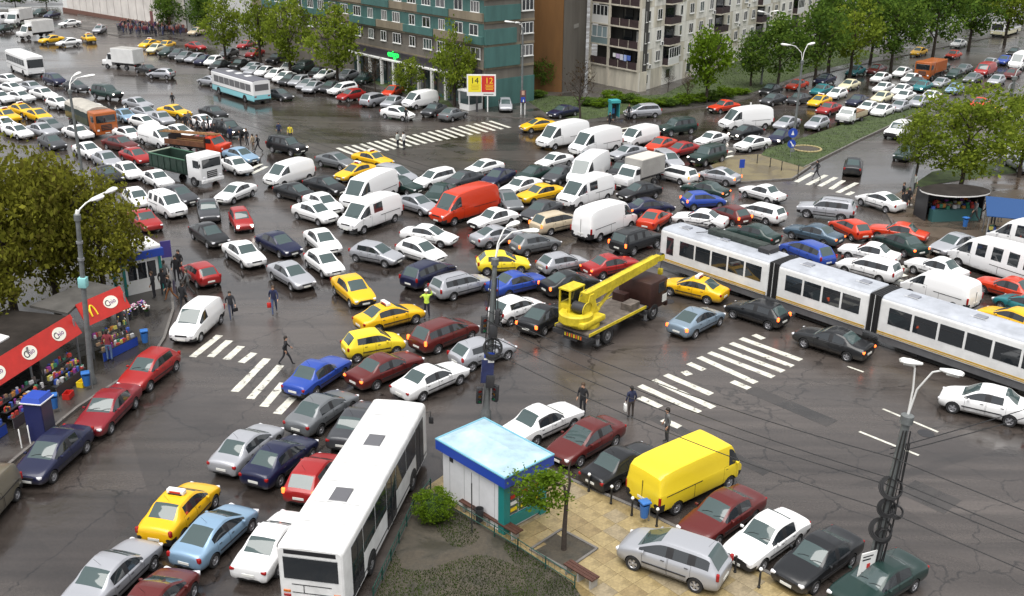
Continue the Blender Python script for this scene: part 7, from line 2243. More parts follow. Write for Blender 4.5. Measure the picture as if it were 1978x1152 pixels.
LB = {
 'tree_left': ['broad olive tree filling the left edge behind the kiosk row', 'olive tree behind the red stand, next to the left lamp post', 'olive tree at the far left edge, above the dark stand roof', 'olive tree in the middle of the left clump, behind the lamp post'],
 'tree_row': ['light green tree at the left end of the row before the green block', 'light green tree second from the left before the green block', 'light green tree behind the pale blue bus', 'largest light green tree, before the green block, over the parked row'],
 'tree_mid': ['thin yellowish tree left of the yellow and red billboard', 'small round bright green tree by the shop canopy'],
 'tree_back': ['dull green tree at the right end of the white hall', 'dull green tree between the hall and the tree row', 'dull green tree in front of the white hall wall', 'dark tree at top left beyond the white lorries', 'dark tree left of the white hall', 'dark tree cut by the top left corner'],
 'tree_apt': ['bright green tree standing before the pale flats', 'dark green tree at the corner of the green block', 'dark green tree below the brown wall'],
 'tree_avenue': ['tree by the avenue lamp, left end of the avenue row', 'second tree of the avenue row from the flats', 'third tree of the avenue row from the flats', 'fourth tree of the avenue row from the flats', 'fifth tree of the avenue row, above the orange lorry', 'sixth tree of the avenue row, above the white saloon', 'last tree of the avenue row before the far bus', 'slim tree nearest the pale flats on the avenue', 'tree in the back line behind the second avenue tree', 'tree in the back line behind the third avenue tree'],
 'tree_right': ['wide yellow green tree behind the dark market stall', 'small tree at the left of the wide yellow green tree', 'tree at the right edge beside the dark pole'],
 'tree_far': ['far tree at the top above the avenue, first from the left', 'far tree at the top above the parked yellow car', 'far tree behind the distant bus', 'far tree in the top right corner', 'far tree behind the flats end', 'far tree hidden behind the avenue row'],
}
for key, crowns, clear, grp in (('tree_left', CR_NEAR, 0.16, 'trees behind the red stand'), ('tree_row', CR_MID, 0.20, 'trees before the green block'), ('tree_mid', CR_MID, 0.16, 'trees before the green block'), ('tree_back', CR_DEEP, 0.1, 'trees at the far left'),
  ('tree_avenue', CR_DEEP + CR_MID[:1], 0.22, 'trees lining the avenue'), ('tree_right', CR_RIGHT, 0.18, 'trees by the market'), ('tree_far', CR_DEEP, 0.1, 'far trees on the avenue')):
 for i, (x, y, h, r) in enumerate(G[key]):
  tree(x, y, h, r, crowns, LB[key][i], grp, clear=clear)
for i, (x, y, h, r) in enumerate(G['tree_apt']):
 tree(x, y, h, r, CR_FRESH if i == 0 else CR_DEEP, LB['tree_apt'][i], 'trees below the flats', clear=0.25 if i == 0 else 0.1)
BL = ['bare dark tree between the green block and the flats', 'bare small tree before the shop windows', 'bare thin tree among the shrubs below the flats', 'bare thin tree at the corner of the flats']
for i, (x, y, h, r) in enumerate(G['bare']):
 tree(x, y, h, r, CR_BARE, BL[i], 'bare trees', 'bare_tree', 0.3, [TRUNK_BARE])
# small tree on the plaza, crown swept to one side
x, y, h, r = G['tree_plaza'][0]
R = empty('young_tree', (x, y, 0.1), 0, 'young tree with bright one-sided crown in a square pit beside the kiosk', 'tree')
m = MB()
m.tube([(0, 0, 0), (0.0, 0.02, 0.9), (0.03, 0.03, 1.8), (0.06, 0.05, 2.6)], [0.115, 0.10, 0.085, 0.07], BARK, n=10)
m.tube([(0.05, 0.04, 2.3), (-0.05, 0.1, 2.9), (-0.6, 0.1, 3.1), (-1.6, 0.1, 3.1)], [0.07, 0.06, 0.04, 0.015], BARK, n=8)
m.tube([(0.06, 0.05, 2.4), (0.16, 0.1, 3.0), (0.1, 0.1, 3.7), (0.2, 0.15, 4.1)], [0.06, 0.055, 0.04, 0.012], BARK, n=8)
m.tube([(-0.3, 0.1, 3.0), (-0.8, -0.25, 2.8), (-1.4, -0.35, 2.3)], [0.035, 0.02, 0.008], BARK, n=6)
m.build('trunk', R)
cm = crown_mesh('crown', LEAF_D, 34, 70, 0.055, 0.15, 0.2, 0.2, 21)
obj('crown', cm, R, loc=(-1.0, 0.05, 1.75), rot=0.3, scale=(1.35, 1.05, 1.0))
pit = MB()
for a_, b_ in (((-0.95, 0), (0.1, 1.95)), ((0.95, 0), (0.1, 1.95)), ((0, -0.95), (1.8, 0.1)), ((0, 0.95), (1.8, 0.1))):
 pit.box((a_[0], a_[1], 0.06), (b_[0], b_[1], 0.14), KERB)
pit.box((0, 0, 0.04), (1.8, 1.8, 0.06), SOIL)
pit.build('tree_pit', R, loc=(0, 0, -0.06), rot=math.radians(47))
# clipped round bush in the garden
bx, by = G['bush']
R = empty('round_bush', (bx, by, 0.12), 0, 'round clipped green bush in the garden beside the bus', 'bush')
obj('foliage', crown_mesh('foliage', LEAF_D, 200, 45, 0.036, 0.09, 0.1, 0.78, 23), R, loc=(0, 0, 0.02), scale=(0.98, 0.92, 0.74))
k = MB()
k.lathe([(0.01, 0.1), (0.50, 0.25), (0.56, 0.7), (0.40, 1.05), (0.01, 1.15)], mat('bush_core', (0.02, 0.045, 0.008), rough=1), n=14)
k.build('inner_core', R)  # solid dark green core filling the bush behind its leaves
# shrubs below the flats
random.seed(8)
SH = [(1135, 205), (1160, 208), (1185, 196), (1215, 200), (1240, 205), (1265, 208), (1290, 207), (1318, 205), (1345, 200), (1372, 196), (1400, 190), (1425, 184), (1035, 190), (1010, 188)]
for i, (x, y) in enumerate(G['shrubs']):
 R = empty('shrub', (x, y, 0.1), 0, ['low bright shrub at the foot of the flats, nearest the bare tree', 'low shrub second along the foot of the flats', 'low shrub right behind the teal phone booth', 'low shrub fourth along the foot of the flats', 'low shrub fifth along the foot of the flats', 'low shrub sixth along the foot of the flats', 'low shrub seventh along the foot of the flats', 'low shrub under the ground floor window of the flats', 'low shrub at the foot of the bright tree', 'low shrub just right of the bright tree', 'low shrub behind the orange saloon', 'last low shrub towards the avenue trees', 'shrub under the brown wall, by the lamp post', 'shrub beside the poster column'][i], 'shrub', 'shrubs below the flats')
 obj('foliage', CR_BUSH[0 if i % 3 else 1], R, rot=i * 1.1, scale=(random.uniform(1.3, 2.0), random.uniform(1.0, 1.5), random.uniform(0.45, 0.8)))
 k = MB()
 for a in range(4):
  k.tube([(0, 0, 0), (math.cos(a * 1.6) * 0.5, math.sin(a * 1.6) * 0.4, 0.8)], [0.03, 0.008], BARK, n=5)
 k.build('stem', R)
# ------------------------------------------------------------------ kiosks, stand, lamps, signs
def torus(mb, c, R_, r_, material, M, n=20, k=6):
 vs, fs = [], []
 for i in range(n):
  a = 2 * PI * i / n
  for j in range(k):
   b = 2 * PI * j / k
   vs.append((math.cos(a) * (R_ + r_ * math.cos(b)), math.sin(a) * (R_ + r_ * math.cos(b)), r_ * math.sin(b)))
 for i in range(n):
  for j in range(k):
   fs.append((i * k + j, ((i + 1) % n) * k + j, ((i + 1) % n) * k + (j + 1) % k, i * k + (j + 1) % k))
 mb.add(vs, fs, material, Matrix.Translation(c) @ M, smooth=True)
def lamp_post(base, top, heads, label, r0=0.13, name='street_lamp', head_len=0.8, lean=0.0):
 R = empty(name, (base[0], base[1], 0.02), (0, lean, 0), label, 'street lamp', 'street lamps')
 if lean:
  heads = [tuple(Matrix.Rotation(-lean, 4, 'Y') @ Vector((h[0] - base[0], h[1] - base[1], h[2]))) for h in heads]
 m = MB()
 m.lathe([(r0 * 1.7, 0), (r0 * 1.7, 0.35), (r0 * 1.15, 0.5), (r0, 1.2), (r0 * 0.72, top - 0.1), (r0 * 1.15, top - 0.08), (r0 * 1.15, top + 0.22), (r0 * 0.5, top + 0.28), (0.001, top + 0.28)], POLE, n=14)
 m.build('pole', R)
 for hx, hy, hz in heads:
  dx, dy = hx, hy
  d = math.hypot(dx, dy)
  a = math.atan2(dy, dx)
  p0 = Vector((0, 0, top + 0.1))
  p1 = Vector((dx * 0.10, dy * 0.10, top + (hz - top) * 0.55))
  p2 = Vector((dx * 0.45, dy * 0.45, top + (hz - top) * 0.9))
  p3 = Vector((dx * 0.82, dy * 0.82, hz))
  arm = MB()
  arm.tube([p0, p1, p2, p3], 0.035, LAMPW, n=7)
  ao = arm.build('arm', R)
  h = MB()
  Mh = Matrix.Translation((dx, dy, hz)) @ Matrix.Rotation(a, 4, 'Z') @ Matrix.Rotation(-0.12, 4, 'Y')
  prof = [(-0.5, 0.045, 0.05), (-0.35, 0.09, 0.07), (0.0, 0.17, 0.11), (0.35, 0.19, 0.11), (0.5, 0.12, 0.06)]
  vs, fs = [], []
  n = 10
  for px, pw, ph in prof:
   for i in range(n):
    t = 2 * PI * i / n
    vs.append((px * head_len, pw * math.cos(t), ph * math.sin(t)))
  for i in range(len(prof) - 1):
   for j in range(n):
    fs.append((i * n + j, i * n + (j + 1) % n, (i + 1) * n + (j + 1) % n, (i + 1) * n + j))
  fs += [tuple(range(n))[::-1], tuple((len(prof) - 1) * n + j for j in range(n))]
  h.add(vs, fs, LAMPW, Mh, smooth=True)
  ho = h.build('lamp_head', R)
  g = MB()
  g.rbox((0.08, 0, -0.09), (0.55 * head_len, 0.24, 0.06), mat('lamp_glass', (0.5, 0.5, 0.48), rough=0.2), r=0.025, M=Mh)
  g.build('lens', ho)
 return R
b = G['lampL']
L_left = lamp_post(b, 9.3, [(-21.2, 49.9, 10.0), (-20.9, 51.0, 10.1)], 'grey lamp post with two white heads in front of the left trees', 0.15, lean=0.065)
k = MB(); k.rbox((0, 0, 5.9), (0.42, 0.42, 0.55), mat('pale_teal_box', (0.25, 0.55, 0.55), rough=0.5), r=0.05); k.build('junction_box', L_left)
k = MB(); k.lathe([(0.10, 9.3), (0.12, 9.5), (0.06, 9.75), (0.001, 9.8)], LAMPW, n=10); k.build('finial', L_left)
for z in (8.0, 7.1):
 k = MB()
 k.lathe([(0.17, z), (0.17, z + 0.12), (0.1, z + 0.13)], STEEL, n=12)
 k.build('clamp', L_left)
b = G['lampR']
L_right = lamp_post(b, 7.2, [(13.94, 32.1, 9.5), (15.03, 31.33, 9.5)], 'tall grey lamp post at lower right wound with black cable coils', 0.2, lean=0.055)
for z, R_, tilt, dx in ((4.55, 0.42, 0.9, -0.12), (3.7, 0.34, 1.2, -0.10), (3.55, 0.25, 0.9, 0.28), (2.75, 0.42, 1.0, -0.14), (2.5, 0.3, 1.3, 0.0)):
 k = MB()
 for q in range(3):
  torus(k, (dx + q * 0.02, -0.24 - q * 0.03, z + q * 0.03), R_ - q * 0.03, 0.035, BLACKR, Matrix.Rotation(tilt + q * 0.05, 4, 'X'))
 k.build('cable_coil', L_right)
k = MB()
k.box((0, 0, 0), (0.75, 0.04, 1.05), WHITEP)
sg = k.build('notice_board', L_right, loc=(-0.42, -0.42, 1.35), rot=0.45)
k = MB()
k.box((0.05, -0.024, -0.08), (0.16, 0.008, 0.2), REDP); k.box((-0.1, -0.024, 0.22), (0.4, 0.008, 0.06), BLK); k.box((-0.05, -0.024, 0.36), (0.5, 0.008, 0.05), BLK); k.box((0.0, -0.024, -0.35), (0.45, 0.008, 0.06), BLK)
k.build('print', sg)
for dx in (0.1, -0.15, 0.22):
 k = MB()
 k.tube([(dx, -0.2, 6.4), (dx * 1.2, -0.25, 4.0), (dx, -0.28, 1.0)], 0.02, BLACKR, n=5)
 k.build('down_cable', L_right)
for dx in (-0.12, 0.14, 0.0):
 k = MB()
 k.tube([(b[0] * 0 + dx, -0.2, 6.9), (dx * 1.6, -0.27, 4.4), (dx * 2.0, -0.26, 3.0), (dx, -0.22, 0.6)], 0.028, BLACKR, n=5)
 k.build('down_cable', L_right)
b = G['poleC']
L_mid = lamp_post(b, 8.3, [(-0.01, 46.1, 10.0), (0.84, 45.1, 10.0)], 'crowded lamp post with traffic lights and a blue board behind the kiosk', 0.16, lean=0.055)
for z, R_ in ((4.0, 0.46), (3.75, 0.38)):
 k = MB()
 for q in range(3):
  torus(k, (0.14, -0.24 - q * 0.03, z + q * 0.03), R_ - q * 0.03, 0.035, BLACKR, Matrix.Rotation(1.1 + q * 0.05, 4, 'X'))
 k.build('cable_coil', L_mid)
def traffic_light(R, loc, rz, lit):
 k = MB()
 k.rbox((0, 0, 0), (0.30, 0.22, 0.90), DARK, r=0.04)
 o = k.build('traffic_light', R, loc=loc, rot=rz)
 for i, (z, c) in enumerate(((0.28, 'red'), (0, 'amber'), (-0.28, 'green'))):
  k = MB()
  k.lathe([(0.10, -0.115), (0.11, -0.20), (0.10, -0.20)], DARK, n=12, axis='Y', M=Matrix.Translation((0, 0, z)))
  k.lathe([(0.095, -0.118), (0.001, -0.125)], mat('signal_' + c + str(lit), {'red': (0.20, 0.01, 0.01), 'amber': (0.18, 0.08, 0.01), 'green': (0.01, 0.14, 0.06)}[c], rough=0.2), n=12, axis='Y', M=Matrix.Translation((0, 0, z)))
  k.build('signal_lens', o)
for dx in (-0.16, 0.12, 0.2):
 k = MB()
 k.tube([(dx, -0.15, 7.6), (dx * 1.5, -0.24, 5.2), (dx, -0.22, 2.2)], 0.03, BLACKR, n=5)
 k.build('down_cable', L_mid)
for z in (2.2, 4.9):
 k = MB()
 k.rbox((0.12, -0.26, z), (0.42, 0.26, 0.7), DARK, r=0.04)
 k.build('control_box', L_mid)
traffic_light(L_mid, (-0.35, -0.22, 5.2), 0.3, 0)
traffic_light(L_mid, (-0.38, -0.2, 1.35), 0.2, 0)
traffic_light(L_mid, (0.42, -0.15, 1.5), -0.5, 0)
traffic_light(L_mid, (0.3, -0.25, 5.6), 1.2, 0)
k = MB(); k.box((0, 0, 0), (0.62, 0.05, 1.25), mat('dark_blue_board', (0.02, 0.03, 0.10), rough=0.3, var=0.4, scale=4)); k.build('blue_board', L_mid, loc=(-0.05, -0.32, 2.75), rot=0.15)
k = MB(); k.box((0, 0, 0), (0.5, 0.05, 0.28), BLUEP); k.box((0, -0.005, -0.28), (0.5, 0.05, 0.22), WHITEP); k.build('street_plate', L_mid, loc=(0.0, -0.31, 3.62), rot=0.1)
lamp_post((-36.9, 84.6), 9.0, [(0.2, 1.4, 10.3), (1.5, 0.5, 10.3)], 'white twin lamp rising over the jammed road at far left', 0.14, head_len=1.1)
lamp_post(G['lamp_far_mid'], 10.0, [(-1.6, -0.4, 10.9), (-0.6, -1.2, 10.9)], 'dark lamp post at the corner of the green block', 0.14, head_len=1.1)
lamp_post(G['lamp_mid_right'], 9.2, [(-1.9, -0.3, 11.0), (0.8, 0.5, 11.0)], 'twin lamp post on the grass median with white heads', 0.14, head_len=1.0)
lamp_post(G['lamp_far_right'], 9.4, [(-0.9, 0.2, 10.0), (0.9, -0.1, 10.1)], 'lamp post by the avenue trees near the flats', 0.13, head_len=1.0)
pr_ = lamp_post(G['pole_right'], 9.0, [(0.8, -0.5, 10.4)], 'dark pole with cable ring at the right edge', 0.2)
k = MB(); torus(k, (0, -0.25, 8.2), 0.5, 0.05, STEEL, Matrix.Rotation(1.2, 4, 'X')); k.build('cable_ring', pr_)
# overhead cables between the poles
def cable(p, q, sag, r=0.018, n=14):
 p, q = Vector(p), Vector(q)
 return [p.lerp(q, t / n) - Vector((0, 0, sag * 4 * (t / n) * (1 - t / n))) for t in range(n + 1)]
PR, PC = G['lampR'], G['poleC']
far = (PR[0] + (PR[0] - PC[0]) * 1.5, PR[1] + (PR[1] - PC[1]) * 1.5)
CL = ['upper black cable strung between the two lamp posts at lower right', 'second black cable below the upper one, towards the lower right lamp', 'third black cable strung low between the two lamp posts', 'lowest black cable between the lamp posts']
for i, (zr, zc) in enumerate(((5.75, 5.9), (4.6, 4.7), (3.55, 3.9), (4.9, 5.4))):
 k = MB()
 k.tube(cable((PC[0], PC[1], zc), (PR[0], PR[1], zr), 0.5), 0.020, BLACKR, n=5)
 k.tube(cable((PR[0], PR[1], zr), (far[0], far[1], zr + 0.2), 0.5), 0.020, BLACKR, n=5)
 k.build('overhead_cable', label=CL[i], cat='cable', group='cables between lamp posts')
for i, dz in enumerate((0, 0.22)):
 k = MB()
 k.tube(cable((PR[0], PR[1], 5.85 + dz), (PR[0] + 26, PR[1] + 12.0 + i, 7.6 + dz), 0.6), 0.02, BLACKR, n=5)
 k.build('overhead_cable', label=['lower wire running from the lower right lamp post to the right edge', 'upper wire running from the lower right lamp post to the right edge'][i], cat='cable', group='wires to the right edge')
# ---- foreground kiosk
ka = math.radians(133.5)
kc = Vector((-3.01 - 1.43 + 1.71 - 0.08, 37.95 + 40.1 + 36.82 + 34.78)) / 4
K = empty('kiosk', (kc.x, kc.y, 0.085), ka, 'white kiosk with pale roof, blue fascia and green corner beside the bus', 'kiosk')
KL, KW = 4.35, 2.8           # local x runs up-left, +y faces the garden
k = MB(); k.box((0.1, 0, 1.25), (KL - 0.55, KW - 0.5, 2.5), mat('kiosk_wall', (0.70, 0.70, 0.72), rough=0.6, var=0.08, scale=1.5)); k.build('wall', K)
k = MB()
for s in (-1, 1):
 k.box((0, s * (KW / 2 - 0.03), 2.62), (KL, 0.06, 0.46), BLUEP)
 k.box((s * (KL / 2 - 0.03), 0, 2.62), (0.06, KW - 0.12, 0.46), BLUEP)
k.build('fascia', K)
rf = MB()
h0, h1 = 2.86, 3.18
vs = [(-KL / 2, -KW / 2, h0), (KL / 2, -KW / 2, h0), (KL / 2, KW / 2, h0), (-KL / 2, KW / 2, h0), (-KL / 2 + 0.9, 0, h1), (KL / 2 - 0.9, 0, h1)]
rf.add(vs, [(0, 1, 5, 4), (1, 2, 5), (2, 3, 4, 5), (3, 0, 4), (3, 2, 1, 0)], mat('kiosk_roof', (0.36, 0.50, 0.57), rough=0.45, var=0.28, scale=0.8))
ro = rf.build('roof', K)
k = MB()
for s in (-1, 1):
 k.box((0, s * (KW / 2 - 0.02), h0 + 0.015), (KL + 0.02, 0.08, 0.05), mat('roof_edge_cyan', (0.16, 0.38, 0.48), rough=0.4))
 k.box((s * (KL / 2 - 0.02), 0, h0 + 0.015), (0.08, KW - 0.08, 0.05), mat('roof_edge_cyan', (0, 0, 0)))
k.build('roof_edge', ro)
for yy in (-KW / 2 + 0.34, KW / 2 - 0.34):
 k = MB(); k.box((-KL / 2 + 0.40, yy, 1.2), (0.34, 0.34, 2.38), TEALP); k.build('corner_post', K)
simple_part(K, 'counter_panel', [((-KL / 2 + 0.36, 0, 0.42), (0.16, KW - 1.0, 0.5), TEALP), ((-KL / 2 + 0.36, 0, 2.2), (0.16, KW - 1.0, 0.16), TEALP)])
for i in range(3):
 wn = pane(K, 'window', (-KL / 2 + 0.35, -0.6 + i * 0.6, 1.4), (0.05, 0.54, 1.36), GLASS_W)
 simple_part(wn, 'goods_display', [((-KL / 2 + 0.32, -0.6 + i * 0.6, 0.95 + j * 0.3), (0.02, 0.36, 0.16), c) for j, c in enumerate((YEL, WHITEP, REDP))])
k = MB(); k.box((KL / 2 - 0.75, KW / 2 - 0.235, 2.1), (0.22, 0.03, 0.26), DARK); k.build('vent', K)
for i in range(4):
 simple_part(K, 'panel_joint', [((-1.3 + i * 0.95, KW / 2 - 0.248, 1.22), (0.02, 0.012, 2.3), mat('joint_grey', (0.35, 0.35, 0.36), rough=0.7))])
# ---- kiosk behind the left trees
kx, ky = G['kiosk_left']
K2 = empty('kiosk', (kx, ky, 0.12), math.radians(40), 'small kiosk with white roof and blue fascia at the left tree', 'kiosk')
simple_part(K2, 'wall', [((0, 0, 1.2), (2.2, 1.9, 2.4), WHITEP)])
simple_part(K2, 'fascia', [((0, 0, 2.6), (2.9, 2.5, 0.5), BLUEP)])
k = MB(); k.rbox((0, 0, 2.95), (2.7, 2.3, 0.3), WHITEP, r=0.1); k.build('roof', K2)
for sx in (-1, 1):
 for sy in (-1, 1):
  simple_part(K2, 'corner_post', [((sx * 1.2, sy * 1.0, 1.18), (0.16, 0.16, 2.34), TEALP)])
for i in range(3):
 pane(K2, 'window', (-0.65 + i * 0.65, -0.955, 1.5), (0.56, 0.03, 1.1), GLASS)
pane(K2, 'window', (1.105, 0, 1.5), (0.03, 1.3, 1.1), GLASS)
# ---- red fronted market stand along the left pavement
P0, P1, P2 = Vector(G['awning_left'][0]), Vector(G['awning_front'][1]), None
ST = empty('market_stand', (0, 0, 0), 0, 'long dark stand with red front board and oval white logos at left', 'market stand')
TILT = 0.5
RED2 = mat('stand_red', (0.46, 0.022, 0.015), rough=0.5, var=0.12, scale=2)
def board(root, a, b_, z0, z1, material, t=0.06):
 d = b_ - a
 ang = math.atan2(d.y, d.x)
 m = MB()
 c = (a + b_) / 2
 h = (z1 - z0) / 2 / math.cos(TILT)
 m.box((0, 0, 0), (d.length, t, 2 * h), material)
 o = m.build('front_board', root)
 n = Vector((d.y, -d.x)).normalized() * (-(z1 - z0) / 2 * math.tan(TILT))
 o.matrix_local = Matrix.Translation((c.x + n.x, c.y + n.y, (z0 + z1) / 2)) @ Matrix.Rotation(ang, 4, 'Z') @ Matrix.Rotation(-TILT, 4, 'X')
 return o, ang
bo, an1 = board(ST, P0, P1, 2.2, 3.25, RED2)
S0, S1 = Vector(G['awning_side'][0]), Vector(G['awning_side'][1])
bo2, an2 = board(ST, S0, S1, 2.2, 3.4, RED2)
tu1 = (P1 - P0).normalized()
def on_board(length, s, up=0.0):
 """frame on the outer face of a tilted board: x along it, y up it"""
 return Matrix.Translation((s - length / 2, -0.034, up)) @ Matrix.Rotation(PI / 2, 4, 'X')
def oval_logo(parent, M_):
 m = MB()
 n = 24
 vs = [(0.50 * math.cos(2 * PI * i / n), 0.36 * math.sin(2 * PI * i / n), 0) for i in range(n)] + [(0.50 * math.cos(2 * PI * i / n), 0.36 * math.sin(2 * PI * i / n), 0.02) for i in range(n)]
 m.add(vs, [tuple(range(n, 2 * n))] + [(i, (i + 1) % n, n + (i + 1) % n, n + i) for i in range(n)], mat('logo_white', (0.78, 0.76, 0.66), rough=0.5))
 o = m.build('oval_logo', parent)
 o.matrix_local = M_
 t = obj('lettering', text_mesh('hio', 0.38, PURP, 0.006), o)
 t.matrix_local = Matrix.Translation((0.10, -0.01, 0.026)) @ Matrix.Rotation(0.12, 4, 'Z')
 t = obj('lettering', text_mesh('C', 0.50, BLK, 0.006), o)
 t.matrix_local = Matrix.Translation((-0.26, -0.03, 0.026)) @ Matrix.Rotation(0.12, 4, 'Z')
LEN = (P1 - P0).length
for s in (LEN - 1.5, LEN - 3.9, LEN - 6.3, LEN - 8.7):
 oval_logo(bo, on_board(LEN, s))
oval_logo(bo2, on_board((S1 - S0).length, (S1 - S0).length * 0.66, 0.05))
# golden arches on the side board
ar = MB()
pts = []
for half in (-1, 1):
 arc = [(half * 0.17 + 0.17 * math.cos(PI * i / 12), 0.62 * math.sin(PI * i / 12), 0) for i in range(13)]
 ar.tube([(x * 1.1, y - 0.30, 0.02) for x, y, z in arc], 0.045, YEL, n=6)
ao = ar.build('arches_logo', bo2)
ao.matrix_local = on_board((S1 - S0).length, 0.6)
# roof, back wall, posts
nl = Vector((tu1.y, -tu1.x)) * -1
def prism_at(root, name, poly, z0, z1, material):
 m = MB(); m.prism([(p.x, p.y) for p in poly], z0, z1, material)
 return m.build(name, root)
DARKROOF = mat('bitumen_roof', (0.026, 0.022, 0.019), rough=0.9, var=0.4, scale=0.8, spec=0.15)
prism_at(ST, 'roof', [P0 + nl * 0.6, P1 + nl * 0.6, P1 + nl * 4.6, P0 + nl * 4.6], 3.0, 3.15, DARKROOF)
prism_at(ST, 'back_wall', [P0 + nl * 3.0, P1 + nl * 3.0, P1 + nl * 3.2, P0 + nl * 3.2], 0.1, 3.0, DARK)
n2 = Vector((-math.sin(an2), math.cos(an2)))
prism_at(ST, 'roof', [P1 + nl * 0.7 + tu1 * 0.02, S0 + n2 * 0.7, S1 + n2 * 0.7, S1 + n2 * 3.2, P1 + nl * 3.4 + tu1 * 0.5], 3.16, 3.3, mat('grey_canvas_roof', (0.07, 0.066, 0.060), rough=0.9, var=0.3, scale=1))
for s in (0.3, 4.0, 7.6, LEN - 0.2):
 c = P0 + tu1 * s + nl * 0.25
 simple_part(ST, 'post', [((c.x, c.y, 1.6), (0.08, 0.08, 3.0), STEEL)])
for t in (0.1, 0.95):
 c = S0.lerp(S1, t) + n2 * 0.2
 simple_part(ST, 'post', [((c.x, c.y, 1.6), (0.08, 0.08, 3.0), STEEL)])
# white skylight panel lying on the roof
c = P0 + tu1 * (LEN - 4.6) + nl * 2.2
m = MB(); m.rbox((0, 0, 0), (2.6, 0.9, 0.16), WHITEP, r=0.06); m.build('roof_light', ST, loc=(c.x, c.y, 3.25), rot=(0.15, 0, an1))
# racks with goods
random.seed(21)
gm = [mat('goods_%d' % i, cc, rough=0.5) for i, cc in enumerate(((.5, .45, .1), (.45, .05, .04), (.05, .1, .4), (.5, .5, .5), (.04, .2, .12), (.45, .2, .05), (.25, .05, .25), (.03, .03, .035), (.3, .2, .12), (.12, .1, .09)))]
def rack(a, b_, out, label, n, name='display_rack'):
 d = (b_ - a)
 u = d.normalized()
 nn = Vector((u.y, -u.x))
 R = empty(name, (a.x, a.y, 0.12), math.atan2(u.y, u.x), label, 'display rack', 'racks of the market stand')
 L_ = d.length
 for j, (yy, zz) in enumerate(((-0.15, 0.55), (0.15, 0.85), (0.45, 1.2))):
  simple_part(R, 'shelf', [((L_ / 2, yy - out, zz), (L_, 0.34, 0.04), DARK)])
 simple_part(R, 'skirt', [((L_ / 2, -0.3 - out, 0.28), (L_, 0.04, 0.52), random.choice((BLUEP, mat('rack_dark', (0.05, 0.04, 0.05))))) ])
 for xx in (0.05, L_ - 0.05):
  simple_part(R, 'leg', [((xx, 0.5 - out, 0.6), (0.05, 0.05, 1.2), STEEL), ((xx, -0.25 - out, 0.28), (0.05, 0.05, 0.54), STEEL)])
 g = MB()
 for i in range(n):
  j = random.randrange(3)
  yy, zz = ((-0.15, 0.57), (0.15, 0.87), (0.45, 1.22))[j]
  h = random.uniform(0.08, 0.28)
  g.box((random.uniform(0.1, L_ - 0.1), yy - out + random.uniform(-0.1, 0.1), zz + h / 2), (random.uniform(0.08, 0.24), random.uniform(0.05, 0.16), h), random.choice(gm), rz=random.uniform(-0.4, 0.4))
 o = g.build('packets', R)
 o['kind'] = 'stuff'
 return R
rack(P0 + tu1 * 0.6, P0 + tu1 * 4.2, 0.35, 'goods rack under the red board at the left edge', 90)
rack(P0 + tu1 * 4.6, P0 + tu1 * 7.6, 0.45, 'goods rack with blue skirt under the middle oval logo', 90)
rack(P0 + tu1 * 8.1, P0 + tu1 * 10.6, 0.35, 'goods rack under the oval logo nearest the lamp post', 80)
rack(S0 + (S1 - S0) * 0.05, S0 + (S1 - S0) * 0.85, 0.4, 'goods rack under the red side board with arches', 70)
# crates and flower buckets in front
def crate(x, y, c, label, rz):
 m = MB()
 for i in range(4):
  a = i * PI / 2
  m.box((math.cos(a) * (0.28 if i % 2 == 0 else 0.18), math.sin(a) * (0.28 if i % 2 == 0 else 0.18), 0.16), (0.03 if i % 2 == 0 else 0.56, 0.03 if i % 2 else 0.36, 0.3), c)
 m.box((0, 0, 0.03), (0.54, 0.34, 0.03), c)
 return m.build('plastic_crate', loc=(x, y, 0.12), rot=rz, label=label, cat='crate', group='crates at the stand')
c = P0 + tu1 * 9.6 - nl * 1.1
crate(c.x, c.y, YEL, 'yellow plastic crate on the pavement beside the blue bin', an1)
c = P0 + tu1 * 8.2 - nl * 1.2
crate(c.x, c.y, REDP, 'red plastic crate on the pavement before the goods rack', an1 + 0.2)
def flowers(x, y, cols, label):
 R = empty('flower_bucket', (x, y, 0.12), 0, label, 'flower bucket', 'flower buckets at the stand')
 m = MB(); m.lathe([(0.13, 0), (0.18, 0.34), (0.16, 0.34), (0.12, 0.03)], DARK, n=12); m.build('bucket', R)
 m = MB()
 for i in range(26):
  a, rr_ = random.uniform(0, 2 * PI), random.uniform(0, 0.28)
  p = (math.cos(a) * rr_, math.sin(a) * rr_, 0.62 + random.uniform(-0.1, 0.14) - rr_ * 0.3)
  m.tube([(p[0] * 0.3, p[1] * 0.3, 0.25), p], 0.008, mat('flower_stem', (0.04, 0.10, 0.02)), n=3, cap=False)
  m.rbox(p, (0.10, 0.10, 0.08), random.choice(cols), r=0.03, seg=1)
 m.build('blooms', R)
bl = [mat('bloom_%d' % i, cc, rough=0.7) for i, cc in enumerate(((.75, .72, .7), (.6, .2, .4), (.15, .12, .5), (.7, .5, .1), (.6, .08, .06)))]
for i, (x, y) in enumerate(G['flowers']):
 flowers(x, y, [bl[i % 5], bl[(i + 1) % 5], bl[0]], ['flower bucket at the far end of the red stand, white and pink', 'flower bucket with pink and blue blooms, beside the white bucket', 'flower bucket with blue and yellow blooms by the side board', 'flower bucket with yellow and red blooms under the arches', 'flower bucket with red and white blooms nearest the road'][i])
